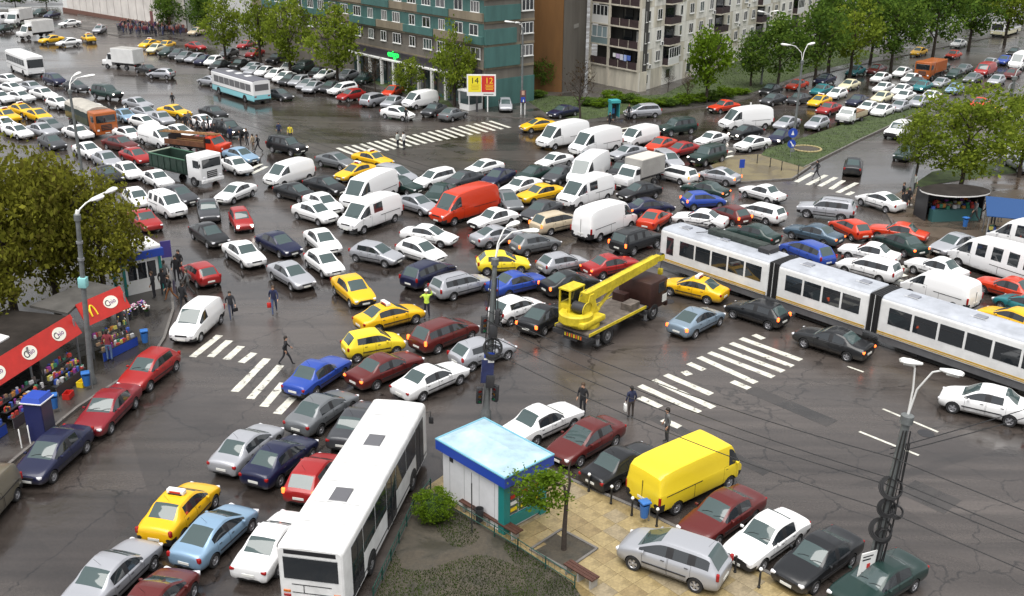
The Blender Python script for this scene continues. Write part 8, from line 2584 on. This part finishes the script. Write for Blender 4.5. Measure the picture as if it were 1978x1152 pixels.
# ---- blue cabinet, bins, posts
bx_, by_ = G['box_blue_left']
B = empty('telephone_cabin', (bx_, by_, 0.12), math.radians(81), 'tall blue cabin with bright blue cap beside the parked navy saloon', 'phone cabin')
simple_part(B, 'back_panel', [((-0.42, 0, 1.05), (0.06, 0.9, 2.1), mat('cabin_navy', (0.015, 0.02, 0.09), rough=0.4))])
simple_part(B, 'side_panel', [((0, s * 0.44, 1.05), (0.8, 0.05, 2.1), mat('cabin_grey', (0.06, 0.06, 0.09), rough=0.3)) for s in (-1, 1)])
m = MB(); m.box((0, 0, 2.2), (1.05, 1.05, 0.24), BLUEP, taper=(0.8, 0.8)); m.box((0, 0, 2.07), (1.1, 1.1, 0.05), WHITEP); m.build('cap', B)
simple_part(B, 'telephone', [((-0.30, 0, 1.35), (0.16, 0.3, 0.45), STEEL)])
def litter_bin(x, y, c, label):
 R = empty('litter_bin', (x, y, 0.1), 0.4, label, 'litter bin', 'litter bins')
 m = MB(); m.lathe([(0.16, 0.25), (0.21, 0.85), (0.18, 0.85), (0.14, 0.28), (0.01, 0.28)], c, n=14); m.build('bucket', R)
 m = MB(); m.tube([(0.24, 0, 0), (0.24, 0, 1.05)], 0.03, STEEL, n=8); m.build('post', R)
 m = MB(); m.rbox((0, 0, 0.98), (0.44, 0.44, 0.10), c, r=0.04); m.build('lid', R)
BINB = mat('bin_blue', (0.03, 0.14, 0.42), rough=0.4)
bl_ = ['blue litter bin at the foot of the left lamp post', 'light blue litter bin beside the white van at the crossing', 'blue litter bin behind the yellow step van', 'blue litter bin on the wet market pavement', 'blue litter bin beside the tall blue phone cabin']
for i, (x, y) in enumerate(G['bins'][:5]):
 litter_bin(x, y, BINB, bl_[i])
x, y = G['bins'][6]
m = MB()
R = empty('notice_stand', (x, y, 0.12), 0.5, 'narrow purple notice board on legs by the left kiosk', 'notice board')
simple_part(R, 'board', [((0, 0, 1.35), (0.7, 0.06, 1.2), mat('notice_purple', (0.06, 0.05, 0.22), rough=0.4))])
simple_part(R, 'leg', [((s * 0.28, 0, 0.4), (0.05, 0.05, 0.75), STEEL) for s in (-1, 1)])
BOL = ['behind the white saloon', 'first', 'second']
blab = ['black bollard with pale ball top at the rear of the black saloon', 'black bollard between the black saloon and the yellow van', 'black bollard behind the yellow step van', 'black bollard in front of the silver people carrier', 'black bollard before the white boxy saloon at lower right', 'black bollard before the black saloon at lower right', 'short dark post on the tan island, leftmost', 'short dark post on the tan island, second from left', 'short dark post on the tan island, third from left', 'short dark post on the tan island, rightmost']
for i, (x, y) in enumerate(G['bollards']):
 m = MB()
 m.lathe([(0.06, 0), (0.06, 0.08), (0.045, 0.1), (0.04, 0.72), (0.055, 0.74), (0.03, 0.78)], BLACKR, n=12)
 R = empty('bollard', (x, y, 0.1), 0, blab[i], 'bollard', 'bollards')
 m.build('shaft', R)
 m = MB(); m.lathe([(0.001, 0.93), (0.05, 0.915), (0.075, 0.86), (0.05, 0.80), (0.03, 0.78)], WHITEP if i < 6 else BLACKR, n=12); m.build('knob', R)
for i, (x, y) in enumerate(G['posts_white']):
 m = MB(); m.lathe([(0.035, 0), (0.03, 1.0), (0.02, 1.02), (0.001, 1.02)], WHITEP, n=10)
 m.build('white_post', loc=(x, y, 0.1), label=['thin white post left of the navy saloon, outer one', 'thin white post next to the blue phone cabin'][i], cat='post', group='thin white posts')
# ---- garden fence, benches, thin post
GRN = mat('fence_green', (0.012, 0.055, 0.04), rough=0.5)
for i, key in enumerate(('fence1', 'fence2')):
 R = empty('low_fence', (0, 0, 0), 0, ['low green pipe fence between the bus and the garden', 'low green pipe fence along the tan plaza'][i], 'fence', 'garden fences')
 for a, b_ in zip(G[key], G[key][1:]):
  a, b_ = Vector(a), Vector(b_)
  n = max(2, int((b_ - a).length / 1.1))
  for j in range(n + 1):
   p = a.lerp(b_, j / n)
   m = MB(); m.tube([(p.x, p.y, 0.1), (p.x, p.y, 0.72)], 0.028, GRN, n=7); m.build('post', R)
  for z in (0.36, 0.68):
   m = MB(); m.tube([(a.x, a.y, z), (b_.x, b_.y, z)], 0.022, GRN, n=6); m.build('rail', R)
  for j in range(n * 5):
   p = a.lerp(b_, (j + 0.5) / (n * 5))
   m = MB(); m.tube([(p.x, p.y, 0.36), (p.x, p.y, 0.68)], 0.009, GRN, n=4); m.build('bar', R)
WOOD = mat('bench_wood', (0.07, 0.028, 0.018), rough=0.6, var=0.3, scale=4)
for i, key in enumerate(('bench1', 'bench2')):
 a, b_ = Vector(G[key][0]), Vector(G[key][1])
 d = b_ - a
 R = empty('bench', ((a.x + b_.x) / 2, (a.y + b_.y) / 2, 0.1), math.atan2(d.y, d.x), ['long brown bench along the foot of the kiosk', 'brown bench at the bottom edge of the plaza'][i], 'bench', 'brown benches')
 for j in range(3):
  simple_part(R, 'plank', [((0, -0.15 + j * 0.15, 0.44), (d.length, 0.13, 0.05), WOOD)])
 for s in (-0.42, 0, 0.42):
  simple_part(R, 'leg', [((s * d.length, 0, 0.21), (0.08, 0.4, 0.41), CONC)])
x, y = G['thin_post']
R = empty('thin_pole', (x, y, 0.1), 0, 'thin dark pole standing in front of the white kiosk wall', 'pole')
m = MB(); m.tube([(0, 0, 0), (0, 0, 2.4)], 0.025, DARK, n=8); m.build('pole', R)
m = MB(); m.tube([(0, 0, 2.2), (0, 0, 2.9)], 0.012, DARK, n=6); m.build('tip', R)
x, y = G['bin_garden']
R = empty('litter_bin', (x, y, 0.1), 0, 'dark litter bin at the kiosk wall behind the thin pole', 'litter bin', 'litter bins')
m = MB(); m.lathe([(0.15, 0.2), (0.19, 0.8), (0.17, 0.8), (0.13, 0.24), (0.01, 0.24)], DARK, n=14); m.build('bucket', R)
m = MB(); m.tube([(-0.22, 0, 0), (-0.22, 0, 0.95)], 0.025, DARK, n=7); m.build('post', R)
# ---- billboard and things round the far corner
x, y = G['billboard']
BB = empty('billboard', (x, y, 0.1), 0.0, 'white framed billboard, half yellow with 14 and half red with 12', 'billboard')
zb, wb, hb = 1.95, 3.5, 2.55
simple_part(BB, 'frame', [((0, 0, zb + hb / 2), (wb, 0.22, hb), WHITEP)])
p1 = simple_part(BB, 'yellow_poster', [((-wb / 4 + 0.07, -0.118, zb + hb / 2 + 0.16), (wb / 2 - 0.20, 0.012, hb - 0.62), mat('poster_yellow', (0.80, 0.68, 0.03), rough=0.4))])
p2 = simple_part(BB, 'red_poster', [((wb / 4 - 0.07, -0.118, zb + hb / 2 + 0.16), (wb / 2 - 0.20, 0.012, hb - 0.62), mat('poster_red', (0.55, 0.03, 0.02), rough=0.4))])
for par, tx, cx_, m_ in ((p1, '14', -wb / 4 + 0.07, BLK), (p2, '12', wb / 4 + 0.05, YEL)):
 t = obj('numeral', text_mesh(tx, 1.0, m_, 0.006), par)
 t.matrix_local = Matrix.Translation((cx_, -0.13, zb + hb - 0.75)) @ Matrix.Rotation(PI / 2, 4, 'X')
 for j in range(4):
  simple_part(par, 'print_line', [((cx_ + 0.05, -0.128, zb + hb - 1.25 - j * 0.17), (1.0 - 0.15 * (j % 2), 0.008, 0.06), YEL if par == p2 else mat('poster_ochre', (0.5, 0.35, 0.02)))])
simple_part(BB, 'caption_strip', [((0.85, -0.118, zb + 0.22), (1.2, 0.012, 0.08), BLK)])
for s in (-0.55, 0.75):
 simple_part(BB, 'leg', [((s, 0.02, zb / 2), (0.26 if s < 0 else 0.14, 0.2, zb), DARK if s < 0 else WHITEP)])
x, y = G['kiosk_behind']
K3 = empty('kiosk', (x, y, 0.1), 0.75, 'small white framed glass kiosk left of the billboard legs', 'kiosk')
simple_part(K3, 'base', [((0, 0, 0.35), (2.2, 1.8, 0.7), WHITEP)])
simple_part(K3, 'roof', [((0, 0, 2.35), (2.5, 2.1, 0.16), WHITEP)])
for sx in (-1, 1):
 for sy in (-1, 1):
  simple_part(K3, 'corner_post', [((sx * 1.05, sy * 0.85, 1.48), (0.1, 0.1, 1.56), WHITEP)])
for c_, s_ in (((0, -0.86, 1.5), (1.96, 0.03, 1.5)), ((0, 0.86, 1.5), (1.96, 0.03, 1.5)), ((-1.06, 0, 1.5), (0.03, 1.56, 1.5)), ((1.06, 0, 1.5), (0.03, 1.56, 1.5))):
 pane(K3, 'window', c_, s_, GLASS_W)
x, y = G['phone_booth']
K4 = empty('phone_booth', (x, y, 0.1), 0.3, 'teal topped phone booth on the lawn edge before the flats', 'phone booth')
simple_part(K4, 'roof', [((0, 0, 2.35), (1.15, 1.15, 0.3), mat('booth_teal', (0.05, 0.32, 0.34), rough=0.4))])
for sx in (-1, 1):
 simple_part(K4, 'side_panel', [((sx * 0.5, 0, 1.35), (0.06, 0.95, 1.7), mat('booth_teal', (0, 0, 0)))])
simple_part(K4, 'back_panel', [((0, 0.46, 1.2), (0.94, 0.05, 2.0), DARK)])
simple_part(K4, 'telephone', [((0, 0.34, 1.15), (0.4, 0.18, 0.6), mat('phone_blue', (0.06, 0.2, 0.45), rough=0.4))])
x, y = G['poster_post']
K5 = empty('poster_column', (x, y, 0.1), 0.0, 'slim poster column with figure poster on two white posts', 'poster column')
simple_part(K5, 'panel', [((0, 0, 2.2), (0.7, 0.16, 1.5), mat('poster_dark', (0.10, 0.05, 0.05), rough=0.5))])
simple_part(K5, 'print', [((0, -0.09, 2.65), (0.34, 0.02, 0.5), mat('poster_flesh', (0.5, 0.3, 0.22), rough=0.6)), ((0, -0.09, 1.85), (0.5, 0.02, 0.6), BLUEP), ((0.05, -0.104, 1.7), (0.12, 0.01, 0.3), WHITEP)])
for s in (-0.24, 0.24):
 simple_part(K5, 'leg', [((s, 0, 0.73), (0.10, 0.10, 1.42), WHITEP)])
def round_sign(root, z, size, arrow):
 m = MB(); m.lathe([(0.001, -0.05), (size, -0.05), (size, -0.02), (0.001, -0.02)], BLUEP, n=24, axis='Y', M=Matrix.Translation((0, 0, z)))
 o = m.build('sign_plate', root)
 m = MB()
 if arrow == 0:
  m.add([(-0.16, -0.056, z - 0.2), (0.16, -0.056, z - 0.2), (0.0, -0.056, z + 0.26)], [(0, 1, 2)], WHITEP)
 else:
  m.add([(-0.2, -0.056, z + 0.2), (-0.1, -0.056, z + 0.26), (0.16, -0.056, z - 0.12), (0.24, -0.056, z - 0.02), (0.24, -0.056, z - 0.28), (-0.02, -0.056, z - 0.24), (0.08, -0.056, z - 0.18)], [(0, 1, 2, 6), (3, 4, 5, 2)], WHITEP)
 m.build('symbol', o)
x, y = G['sign_median']
K6 = empty('road_sign', (x, y, 0.15), 0.0, 'two blue signs one above the other on a post on the median', 'road sign', 'road signs')
m = MB(); m.tube([(0, 0, 0), (0, 0, 3.0)], 0.035, STEEL, n=8); m.build('post', K6)
round_sign(K6, 2.45, 0.48, 0); round_sign(K6, 1.35, 0.42, 1)
x, y = G['sign_island']
K7 = empty('road_sign', (x, y, 0.12), 0.2, 'narrow blue panel sign at the tip of the tan island', 'road sign', 'road signs')
simple_part(K7, 'panel', [((0, 0, 1.3), (0.5, 0.05, 0.8), BLUEP)])
m = MB(); m.tube([(0, 0.03, 0), (0, 0.03, 1.6)], 0.03, STEEL, n=8); m.build('post', K7)
x, y = G['flower_ring']
K8 = empty('flower_ring', (x, y, 0.15), 0, 'ring of pale stones round a brown bed on the median', 'flower bed')
st_ = MB(); st_.rbox((0, 0, 0), (0.34, 0.2, 0.16), mat('ring_stone', (0.34, 0.28, 0.14), rough=0.8), r=0.04, seg=1)
stm = st_.mesh('stone')
for i in range(26):
 a = 2 * PI * i / 26
 obj('stone', stm, K8, (math.cos(a) * 1.45, math.sin(a) * 1.45, 0.05), (0, 0, a + PI / 2 + random.uniform(-0.1, 0.1)))
m = MB(); m.lathe([(1.36, 0.0), (1.2, 0.06), (0.001, 0.12)], SOIL, n=24); m.build('soil', K8)
x, y = G['post_white']
m = MB(); m.lathe([(0.16, 0), (0.16, 1.2), (0.10, 1.3), (0.10, 1.7), (0.001, 1.75)], WHITEP, n=12)
m.build('white_pillar', loc=(x, y, 0.1), label='white post standing behind the white panel van on the avenue', cat='post')
# ---- market at right
x, y = G['stall_black']
K9 = empty('market_stall', (x, y, 0.12), math.radians(8), 'dark market stall with pale curved canopy rim under the wide tree', 'market stall', 'stalls on the right pavement')
simple_part(K9, 'back_wall', [((0, 1.4, 1.15), (5.0, 0.08, 2.3), DARK)])
for s in (-1, 1):
 simple_part(K9, 'side_wall', [((s * 2.46, 0.5, 1.15), (0.08, 1.8, 2.3), DARK)])
m = MB()
n = 20
ring = [(2.9 * math.cos(2 * PI * i / n), 1.9 * math.sin(2 * PI * i / n)) for i in range(n)]
m.prism(ring, 2.32, 2.42, DARKROOF, side=WHITEP); m.build('canopy', K9)
simple_part(K9, 'counter', [((0, -0.5, 0.5), (4.2, 0.6, 1.0), mat('stall_teal', (0.04, 0.12, 0.12), rough=0.5))])
g = MB()
for i in range(60):
 g.box((random.uniform(-2, 2), random.uniform(-0.7, 0.9), 1.0 + random.uniform(0.05, 0.3)), (0.25, 0.2, 0.3), random.choice(gm))
o = g.build('goods', K9); o['kind'] = 'stuff'
x, y = G['stall_blue']
K10 = empty('market_stall', (x, y, 0.12), math.radians(-20), 'market stall with sloping blue canopy at the right edge', 'market stall', 'stalls on the right pavement')
m = MB()
m.add([(-3, -1.6, 2.2), (3, -1.6, 2.2), (3, 1.6, 2.9), (-3, 1.6, 2.9), (-3, -1.6, 2.14), (3, -1.6, 2.14), (3, 1.6, 2.84), (-3, 1.6, 2.84)], [(0, 1, 2, 3), (7, 6, 5, 4), (0, 4, 5, 1), (1, 5, 6, 2), (2, 6, 7, 3), (3, 7, 4, 0)], mat('canopy_blue', (0.008, 0.05, 0.16), rough=0.6))
m.build('canopy', K10)
for sx in (-2.8, 0, 2.8):
 for sy, h in ((-1.5, 2.15), (1.5, 2.8)):
  simple_part(K10, 'post', [((sx, sy, h / 2), (0.07, 0.07, h), STEEL)])
simple_part(K10, 'counter', [((0, -0.6, 0.45), (5.2, 0.9, 0.9), mat('stall_dark_blue', (0.02, 0.05, 0.10), rough=0.6))])
g = MB()
for i in range(70):
 g.box((random.uniform(-2.5, 2.5), random.uniform(-1.0, -0.2), 0.9 + random.uniform(0.05, 0.2)), (0.25, 0.2, 0.25), random.choice(gm), rz=random.uniform(0, 1))
o = g.build('goods', K10); o['kind'] = 'stuff'
x, y = G['flag']
K11 = empty('folded_parasol', (x, y, 0.12), 0, 'tall folded grey parasol at the corner of the market pavement', 'parasol')
m = MB(); m.tube([(0, 0, 0), (0.1, 0, 3.6)], 0.03, STEEL, n=7); m.build('pole', K11)
m = MB(); m.lathe([(0.05, 0.9), (0.20, 1.1), (0.16, 2.2), (0.05, 3.5), (0.001, 3.55)], mat('parasol_grey', (0.16, 0.17, 0.17), rough=0.8, var=0.3, scale=3), n=10); m.build('canopy', K11)
m = MB(); m.lathe([(0.3, 0), (0.3, 0.1), (0.05, 0.14)], CONC, n=14); m.build('base', K11)
# ------------------------------------------------------------------ people
SKINM = mat('skin', (0.42, 0.24, 0.16), rough=0.6)
S_SHOE, S_TROU, S_JACK = mat('slot_shoes', (0.02, 0.02, 0.02)), mat('slot_trousers', (0.03, 0.03, 0.04)), mat('slot_jacket', (0.03, 0.03, 0.035))
HAIRD, HAIRB = mat('hair_dark', (0.015, 0.011, 0.008), rough=0.7), mat('hair_brown', (0.06, 0.035, 0.018), rough=0.7)
def figure(pose):
 """one continuous body grown over a posed skeleton; faces +y"""
 V, E, R = [], [], []
 def v(x, y, z, r, par=None):
  V.append((x, y, z)); R.append(r)
  if par is not None:
   E.append((par, len(V) - 1))
  return len(V) - 1
 lean = 0.03 if pose != 'walk' else 0.06
 pel = v(0, 0, 0.96, 0.125)
 bel = v(0, lean * 0.4, 1.12, 0.125, pel)
 che = v(0, lean, 1.33, 0.145, bel)
 nk = v(0, lean + 0.01, 1.475, 0.058, che)
 hb = v(0, lean + 0.03, 1.565, 0.082, nk)
 ht = v(0, lean + 0.025, 1.67, 0.082, hb)
 ns = v(0, lean + 0.125, 1.60, 0.016, hb)
 hands = []
 for s in (-1, 1):
  if pose == 'walk':
   st = 0.34 * s
   kn, an, to = (s * 0.095, st * 0.45 + 0.06, 0.52), (s * 0.09, st - (0.06 if st < 0 else 0.0), 0.10 if st > 0 else 0.14), (s * 0.09, st + (0.14 if st > 0 else 0.08), 0.06 if st > 0 else 0.05)
   el, wr = (s * 0.25, -st * 0.45, 1.14), (s * 0.24, -st * 0.55 + 0.14, 0.95)
  elif pose == 'police':
   kn, an, to = (s * 0.11, 0.03, 0.52), (s * 0.13, -0.02, 0.09), (s * 0.15, 0.14, 0.045)
   el, wr = ((s * 0.36, 0.08, 1.50), (s * 0.30, 0.16, 1.76)) if s < 0 else ((s * 0.34, 0.10, 1.28), (s * 0.22, 0.30, 1.42))
  else:
   kn, an, to = (s * 0.10, 0.02, 0.52), (s * 0.105, -0.02, 0.09), (s * 0.125, 0.14, 0.045)
   el, wr = (s * 0.255, -0.01, 1.14), (s * 0.25, 0.09, 0.93)
  hip = v(s * 0.095, 0, 0.90, 0.095, pel)
  k = v(*kn, 0.062, hip)
  a = v(*an, 0.045, k)
  v(*to, 0.036, a)
  sh = v(s * 0.175, lean, 1.40, 0.068, che)
  e = v(*el, 0.048, sh)
  w = v(*wr, 0.032, e)
  d = (Vector(wr) - Vector(el)).normalized()
  pm = Vector(wr) + d * 0.07
  p = v(*pm, 0.036, w)
  hands.append(pm)
  side = Vector((0, 1, 0)).cross(d)
  if side.length < 0.2:
   side = Vector((1, 0, 0))
  side.normalize()
  fwd = d.cross(side)
  for i, ln in enumerate((0.065, 0.078, 0.072, 0.058)):
   q0 = pm + fwd * (i - 1.5) * 0.017 + d * 0.045
   f1 = v(*q0, 0.0095, p)
   v(*(q0 + d * ln * 0.8 + side * s * -0.018), 0.008, f1)
  t0 = v(*(pm + fwd * 0.045 + d * 0.0), 0.011, p)
  v(*(pm + fwd * 0.062 + d * 0.05), 0.009, t0)
 me = bpy.data.meshes.new('figure')
 me.from_pydata(V, E, [])
 bm = bmesh.new()
 bm.from_mesh(me)
 lay = bm.verts.layers.skin.verify()
 bm.verts.ensure_lookup_table()
 for i, r_ in enumerate(R):
  bm.verts[i][lay].radius = (r_, r_ * (0.80 if i in (1, 2) else 1.0))
  bm.verts[i][lay].use_root = (i == 0)
 bm.to_mesh(me)
 bm.free()
 o = bpy.data.objects.new('work', me)
 COL.objects.link(o)
 sk = o.modifiers.new('skin', 'SKIN')
 sk.use_smooth_shade = True
 sb = o.modifiers.new('sub', 'SUBSURF')
 sb.levels = sb.render_levels = 1
 dg = bpy.context.evaluated_depsgraph_get()
 dg.update()
 out = bpy.data.meshes.new_from_object(o.evaluated_get(dg))
 bpy.data.objects.remove(o)
 out.materials.clear()
 for m in (S_SHOE, S_TROU, S_JACK, SKINM):
  out.materials.append(m)
 mi = []
 for p in out.polygons:
  c = p.center
  if any((c - h).length < 0.105 for h in hands):
   mi.append(3)
  elif c.z < 0.115:
   mi.append(0)
  elif c.z < 0.93 and abs(c.x) < 0.21:
   mi.append(1)
  elif c.z < 1.49 or abs(c.x) > 0.16:
   mi.append(2)
  else:
   mi.append(3)
 out.polygons.foreach_set('material_index', mi)
 out.polygons.foreach_set('use_smooth', [True] * len(mi))
 h = MB()
 prof = []
 for i in range(7):
  t = i / 6 * PI * 0.55
  prof.append((0.100 * math.sin(t) + 0.0005, 1.655 + 0.10 * math.cos(t)))
 h.lathe(prof, HAIRD, n=14, M=Matrix.Translation((0, lean + 0.005, 0)))
 h.rbox((0, lean - 0.045, 1.60), (0.15, 0.09, 0.16), HAIRD, r=0.04)
 for s in (-1, 1):
  h.box((s * 0.033, lean + 0.108, 1.625), (0.022, 0.012, 0.012), BLK)
 return out, h.mesh('hair')
FIG = {p: figure(p) for p in ('stand', 'walk', 'police')}
def cloth(n, c):
 return mat('cloth_' + n, c, rough=0.9, var=0.2, scale=8)
OUT = {   # jacket, trousers
 'darkjeans2': ((.06, .05, .05), (.06, .09, .16)), 'black': ((.015, .015, .018), (.02, .02, .025)), 'darkjeans': ((.03, .03, .035), (.05, .06, .10)), 'navyred': ((.02, .025, .07), (.05, .07, .14)), 'hivis': ((.55, .80, .10), (.01, .012, .03)),
 'navybag': ((.02, .025, .06), (.05, .04, .035)), 'grey': ((.12, .12, .12), (.05, .05, .05)), 'pale': ((.42, .45, .42), (.02, .02, .03)), 'white': ((.70, .70, .68), (.03, .03, .04)), 'blue': ((.05, .10, .30), (.02, .02, .03)),
 'blackorange': ((.02, .02, .02), (.20, .08, .03)), 'redjeans': ((.20, .03, .04), (.10, .16, .28)), 'beige': ((.35, .27, .18), (.15, .12, .09)), 'orange': ((.60, .18, .02), (.03, .03, .04)), 'navy': ((.02, .03, .08), (.02, .02, .03)), 'yellow': ((.60, .50, .05), (.03, .03, .04))}
def person(x, y, pose, outfit, rz, label, i, h=1.0):
 bm_, hr = FIG[pose]
 R = obj('person', bm_, None, (x, y, 0.012), rz, h, label, 'person', 'people on foot')
 j, t = OUT[outfit]
 recolour(R, S_JACK, cloth('jacket_' + outfit, j))
 recolour(R, S_TROU, cloth('trousers_' + outfit, t))
 ho = obj('hair', hr, R)
 if i % 3 == 1:
  recolour(ho, HAIRD, HAIRB)
 return R
PL = [
 (200, 0, 'person in dark jacket walking with a black bag, right of the white small van'), (190, 0, 'person in navy walking with a red bag below the silver saloon'), (-70, 0, 'person in black striding across the left zebra crossing'),
 (170, 0, 'traffic policeman in yellow vest and white cap, arms raised'), (150, 0, 'person in black standing behind the white saloon at the parking row'), (20, 0, 'person in navy standing by the right zebra crossing'), (100, 0, 'person in grey standing beside the yellow step van'),
 (180, 0, 'person in black standing on the road behind the yellow taxi at left'), (60, 0, 'person in pale coat on the far zebra crossing, left of two'), (60, 0, 'person in white on the far zebra crossing, right of two'), (170, 0, 'person in black at the bonnet of the white taxi in the parked row'),
 (30, 0.12, 'person in blue at the left kiosk corner'), (0, 0.12, 'person in black below the blue jacketed person at the left kiosk'), (120, 0.12, 'person in black top and orange skirt walking by the left kiosk'), (200, 0.12, 'person in black left of the red hatchback'), (160, 0.12, 'person in black nearest the red hatchback'), (90, 0, 'person in grey walking behind the white small van'),
 (0, 0.12, 'person in red top and jeans beside the left lamp post'), (60, 0, 'person in black on the small zebra crossing by the median'), (180, 0.12, 'tall person in black behind the white saloon at the market corner'), (90, 0.12, 'person in beige beside the folded parasol'), (200, 0.12, 'person in grey in front of the dark market stall'), (180, 0.12, 'person in bright orange jacket at the dark market stall'), (100, 0.12, 'person in grey walking right of the orange jacket'), (180, 0.12, 'person in pale coat behind the folded parasol'), (150, 0.12, 'person in black at the blue canopy stall'),
 (180, 0, 'first of the people in black between the white cars at left'), (120, 0, 'second of the people in black between the white cars at left'), (90, 0, 'person in black walking between the white saloon and the red car'), (200, 0, 'person in grey between the white cars at left'), (180, 0, 'person in black beside the black off-road car'), (160, 0, 'person in black right of the black off-road car'), (60, 0, 'person in beige by the left road signal'), (100, 0, 'person in black walking behind the black jeep'), (180, 0, 'small person in black before the silver carrier by the lawn'), (200, 0, 'person in black walking below the teal phone booth'), (120, 0.12, 'person in black before the shop windows'), (90, 0.12, 'person in black at the market corner, half hidden'), (180, 0, 'person in navy behind the black jeep at the crossing'), (180, 0, 'person in yellow top behind the black jeep'),
 (200, 0, 'person in grey behind the white saloon at the left jam'), (120, 0, 'person in black close to the bonnet of the white saloon at left'), (60, 0, 'person in black walking up the left jam towards the off-roader'), (200, 0, 'person in navy near the lit black off-roader'), (100, 0, 'person in black in the gap above the light blue saloon'),
 (150, 0.12, 'person in black walking past the folded parasol'), (40, 0.12, 'person in jeans left of the dark market stall'), (90, 0.12, 'person in black walking along the dark market stall'), (180, 0.12, 'person in blue next to the orange jacket'), (220, 0.12, 'person in grey walking between the two market stalls'), (180, 0.12, 'person in beige before the blue canopy stall'),
 (30, 0.12, 'person in grey walking among the people at the left kiosk'), (90, 0.12, 'person in black at the wall of the left kiosk'), (0, 0, 'person in black stepping off the kerb by the white small van'), (200, 0.12, 'person in grey at the side rack of the red stand'),
]
def PEOPLE(g):
 return [(x, y, pose, outfit, math.radians(PL[i][0]), PL[i][1] + 0.012, PL[i][2]) for i, (x, y, pose, outfit) in enumerate(g['people'])]
def zrot(fx, fy):
 return math.atan2(fy, fx) - PI / 2
for i, (x, y, pose, outfit, rz, z, label) in enumerate(PEOPLE(G)):
 p = person(x, y, pose, outfit, rz, label, i, 1.06 + 0.04 * math.sin(i * 2.3))
 p.location.z = z
 if outfit == 'hivis':
  m = MB(); m.lathe([(0.115, 1.66), (0.13, 1.68), (0.115, 1.72), (0.09, 1.76), (0.001, 1.77)], WHITEP, n=14, M=Matrix.Translation((0, 0.03, 0))); m.build('cap', p)
 if outfit == 'darkjeans':
  m = MB(); m.rbox((0, 0, 0), (0.30, 0.12, 0.24), BLK, r=0.04); m.tube([(-0.08, 0, 0.1), (-0.06, 0, 0.25), (0.06, 0, 0.25), (0.08, 0, 0.1)], 0.012, BLK, n=5)
  m.build('shoulder_bag', loc=(x + 0.30, y - 0.05, z + 0.62), rot=rz + 0.4, label='black bag in the hand of the man in dark jacket on the road', cat='bag', group='bags carried by people')
 if outfit == 'navyred':
  m = MB(); m.rbox((0, 0, 0), (0.26, 0.10, 0.34), REDP, r=0.03); m.tube([(-0.08, 0, 0.15), (0, 0, 0.32), (0.08, 0, 0.15)], 0.01, REDP, n=5)
  m.build('carrier_bag', loc=(x - 0.30, y - 0.08, z + 0.58), rot=rz, label='red carrier bag held by the walker in navy', cat='bag', group='bags carried by people')
 if outfit == 'navybag':
  m = MB(); m.rbox((0, 0, 0), (0.12, 0.26, 0.40), WHITEP, r=0.03); m.tube([(0, -0.08, 0.18), (0, 0, 0.34), (0, 0.08, 0.18)], 0.01, WHITEP, n=5)
  m.build('carrier_bag', loc=(x - 0.30, y - 0.02, z + 0.60), rot=0.2, label='white carrier bag held by the standing man near the right crossing', cat='bag', group='bags carried by people')
# far crowd: reads as one mass
random.seed(31)
cv, cf, cm = [], [], []
bm_, _h = FIG['stand']
bv = [tuple(v.co) for v in bm_.vertices]
bf = [tuple(p.vertices) for p in bm_.polygons]
bmi = [p.material_index for p in bm_.polygons]
cmats = [cloth('crowd_%d' % i, c) for i, c in enumerate(((.03, .03, .06), (.15, .03, .04), (.05, .06, .14), (.20, .16, .16), (.02, .02, .025), (.20, .06, .05), (.10, .04, .10), (.12, .13, .15)))] + [SKINM]
xs = [p[0] for p in G['crowd']]; ys = [p[1] for p in G['crowd']]
npl = 0
while npl < 85:
 x, y = random.uniform(min(xs), max(xs)), random.uniform(min(ys), max(ys))
 if not in_poly(x, y, G['crowd']):
  continue
 npl += 1
 a = random.uniform(0, 2 * PI)
 sc = random.uniform(0.93, 1.06)
 b = len(cv)
 for px, py, pz in bv:
  cv.append((x + (px * math.cos(a) - py * math.sin(a)) * sc, y + (px * math.sin(a) + py * math.cos(a)) * sc, 0.1 + pz * sc))
 j, t = random.randrange(8), random.choice((0, 2, 4))
 for f, q in zip(bf, bmi):
  cf.append([b + k for k in f])
  cm.append({0: 4, 1: t, 2: j, 3: 8 if bv[f[0]][2] < 1.63 and bv[f[0]][2] > 1.5 else 4}[q])
me = bpy.data.meshes.new('crowd')
me.from_pydata(cv, [], cf)
for m in cmats:
 me.materials.append(m)
me.polygons.foreach_set('material_index', cm)
obj('crowd', me, label='dense crowd standing before the white hall', cat='crowd', kind='stuff')
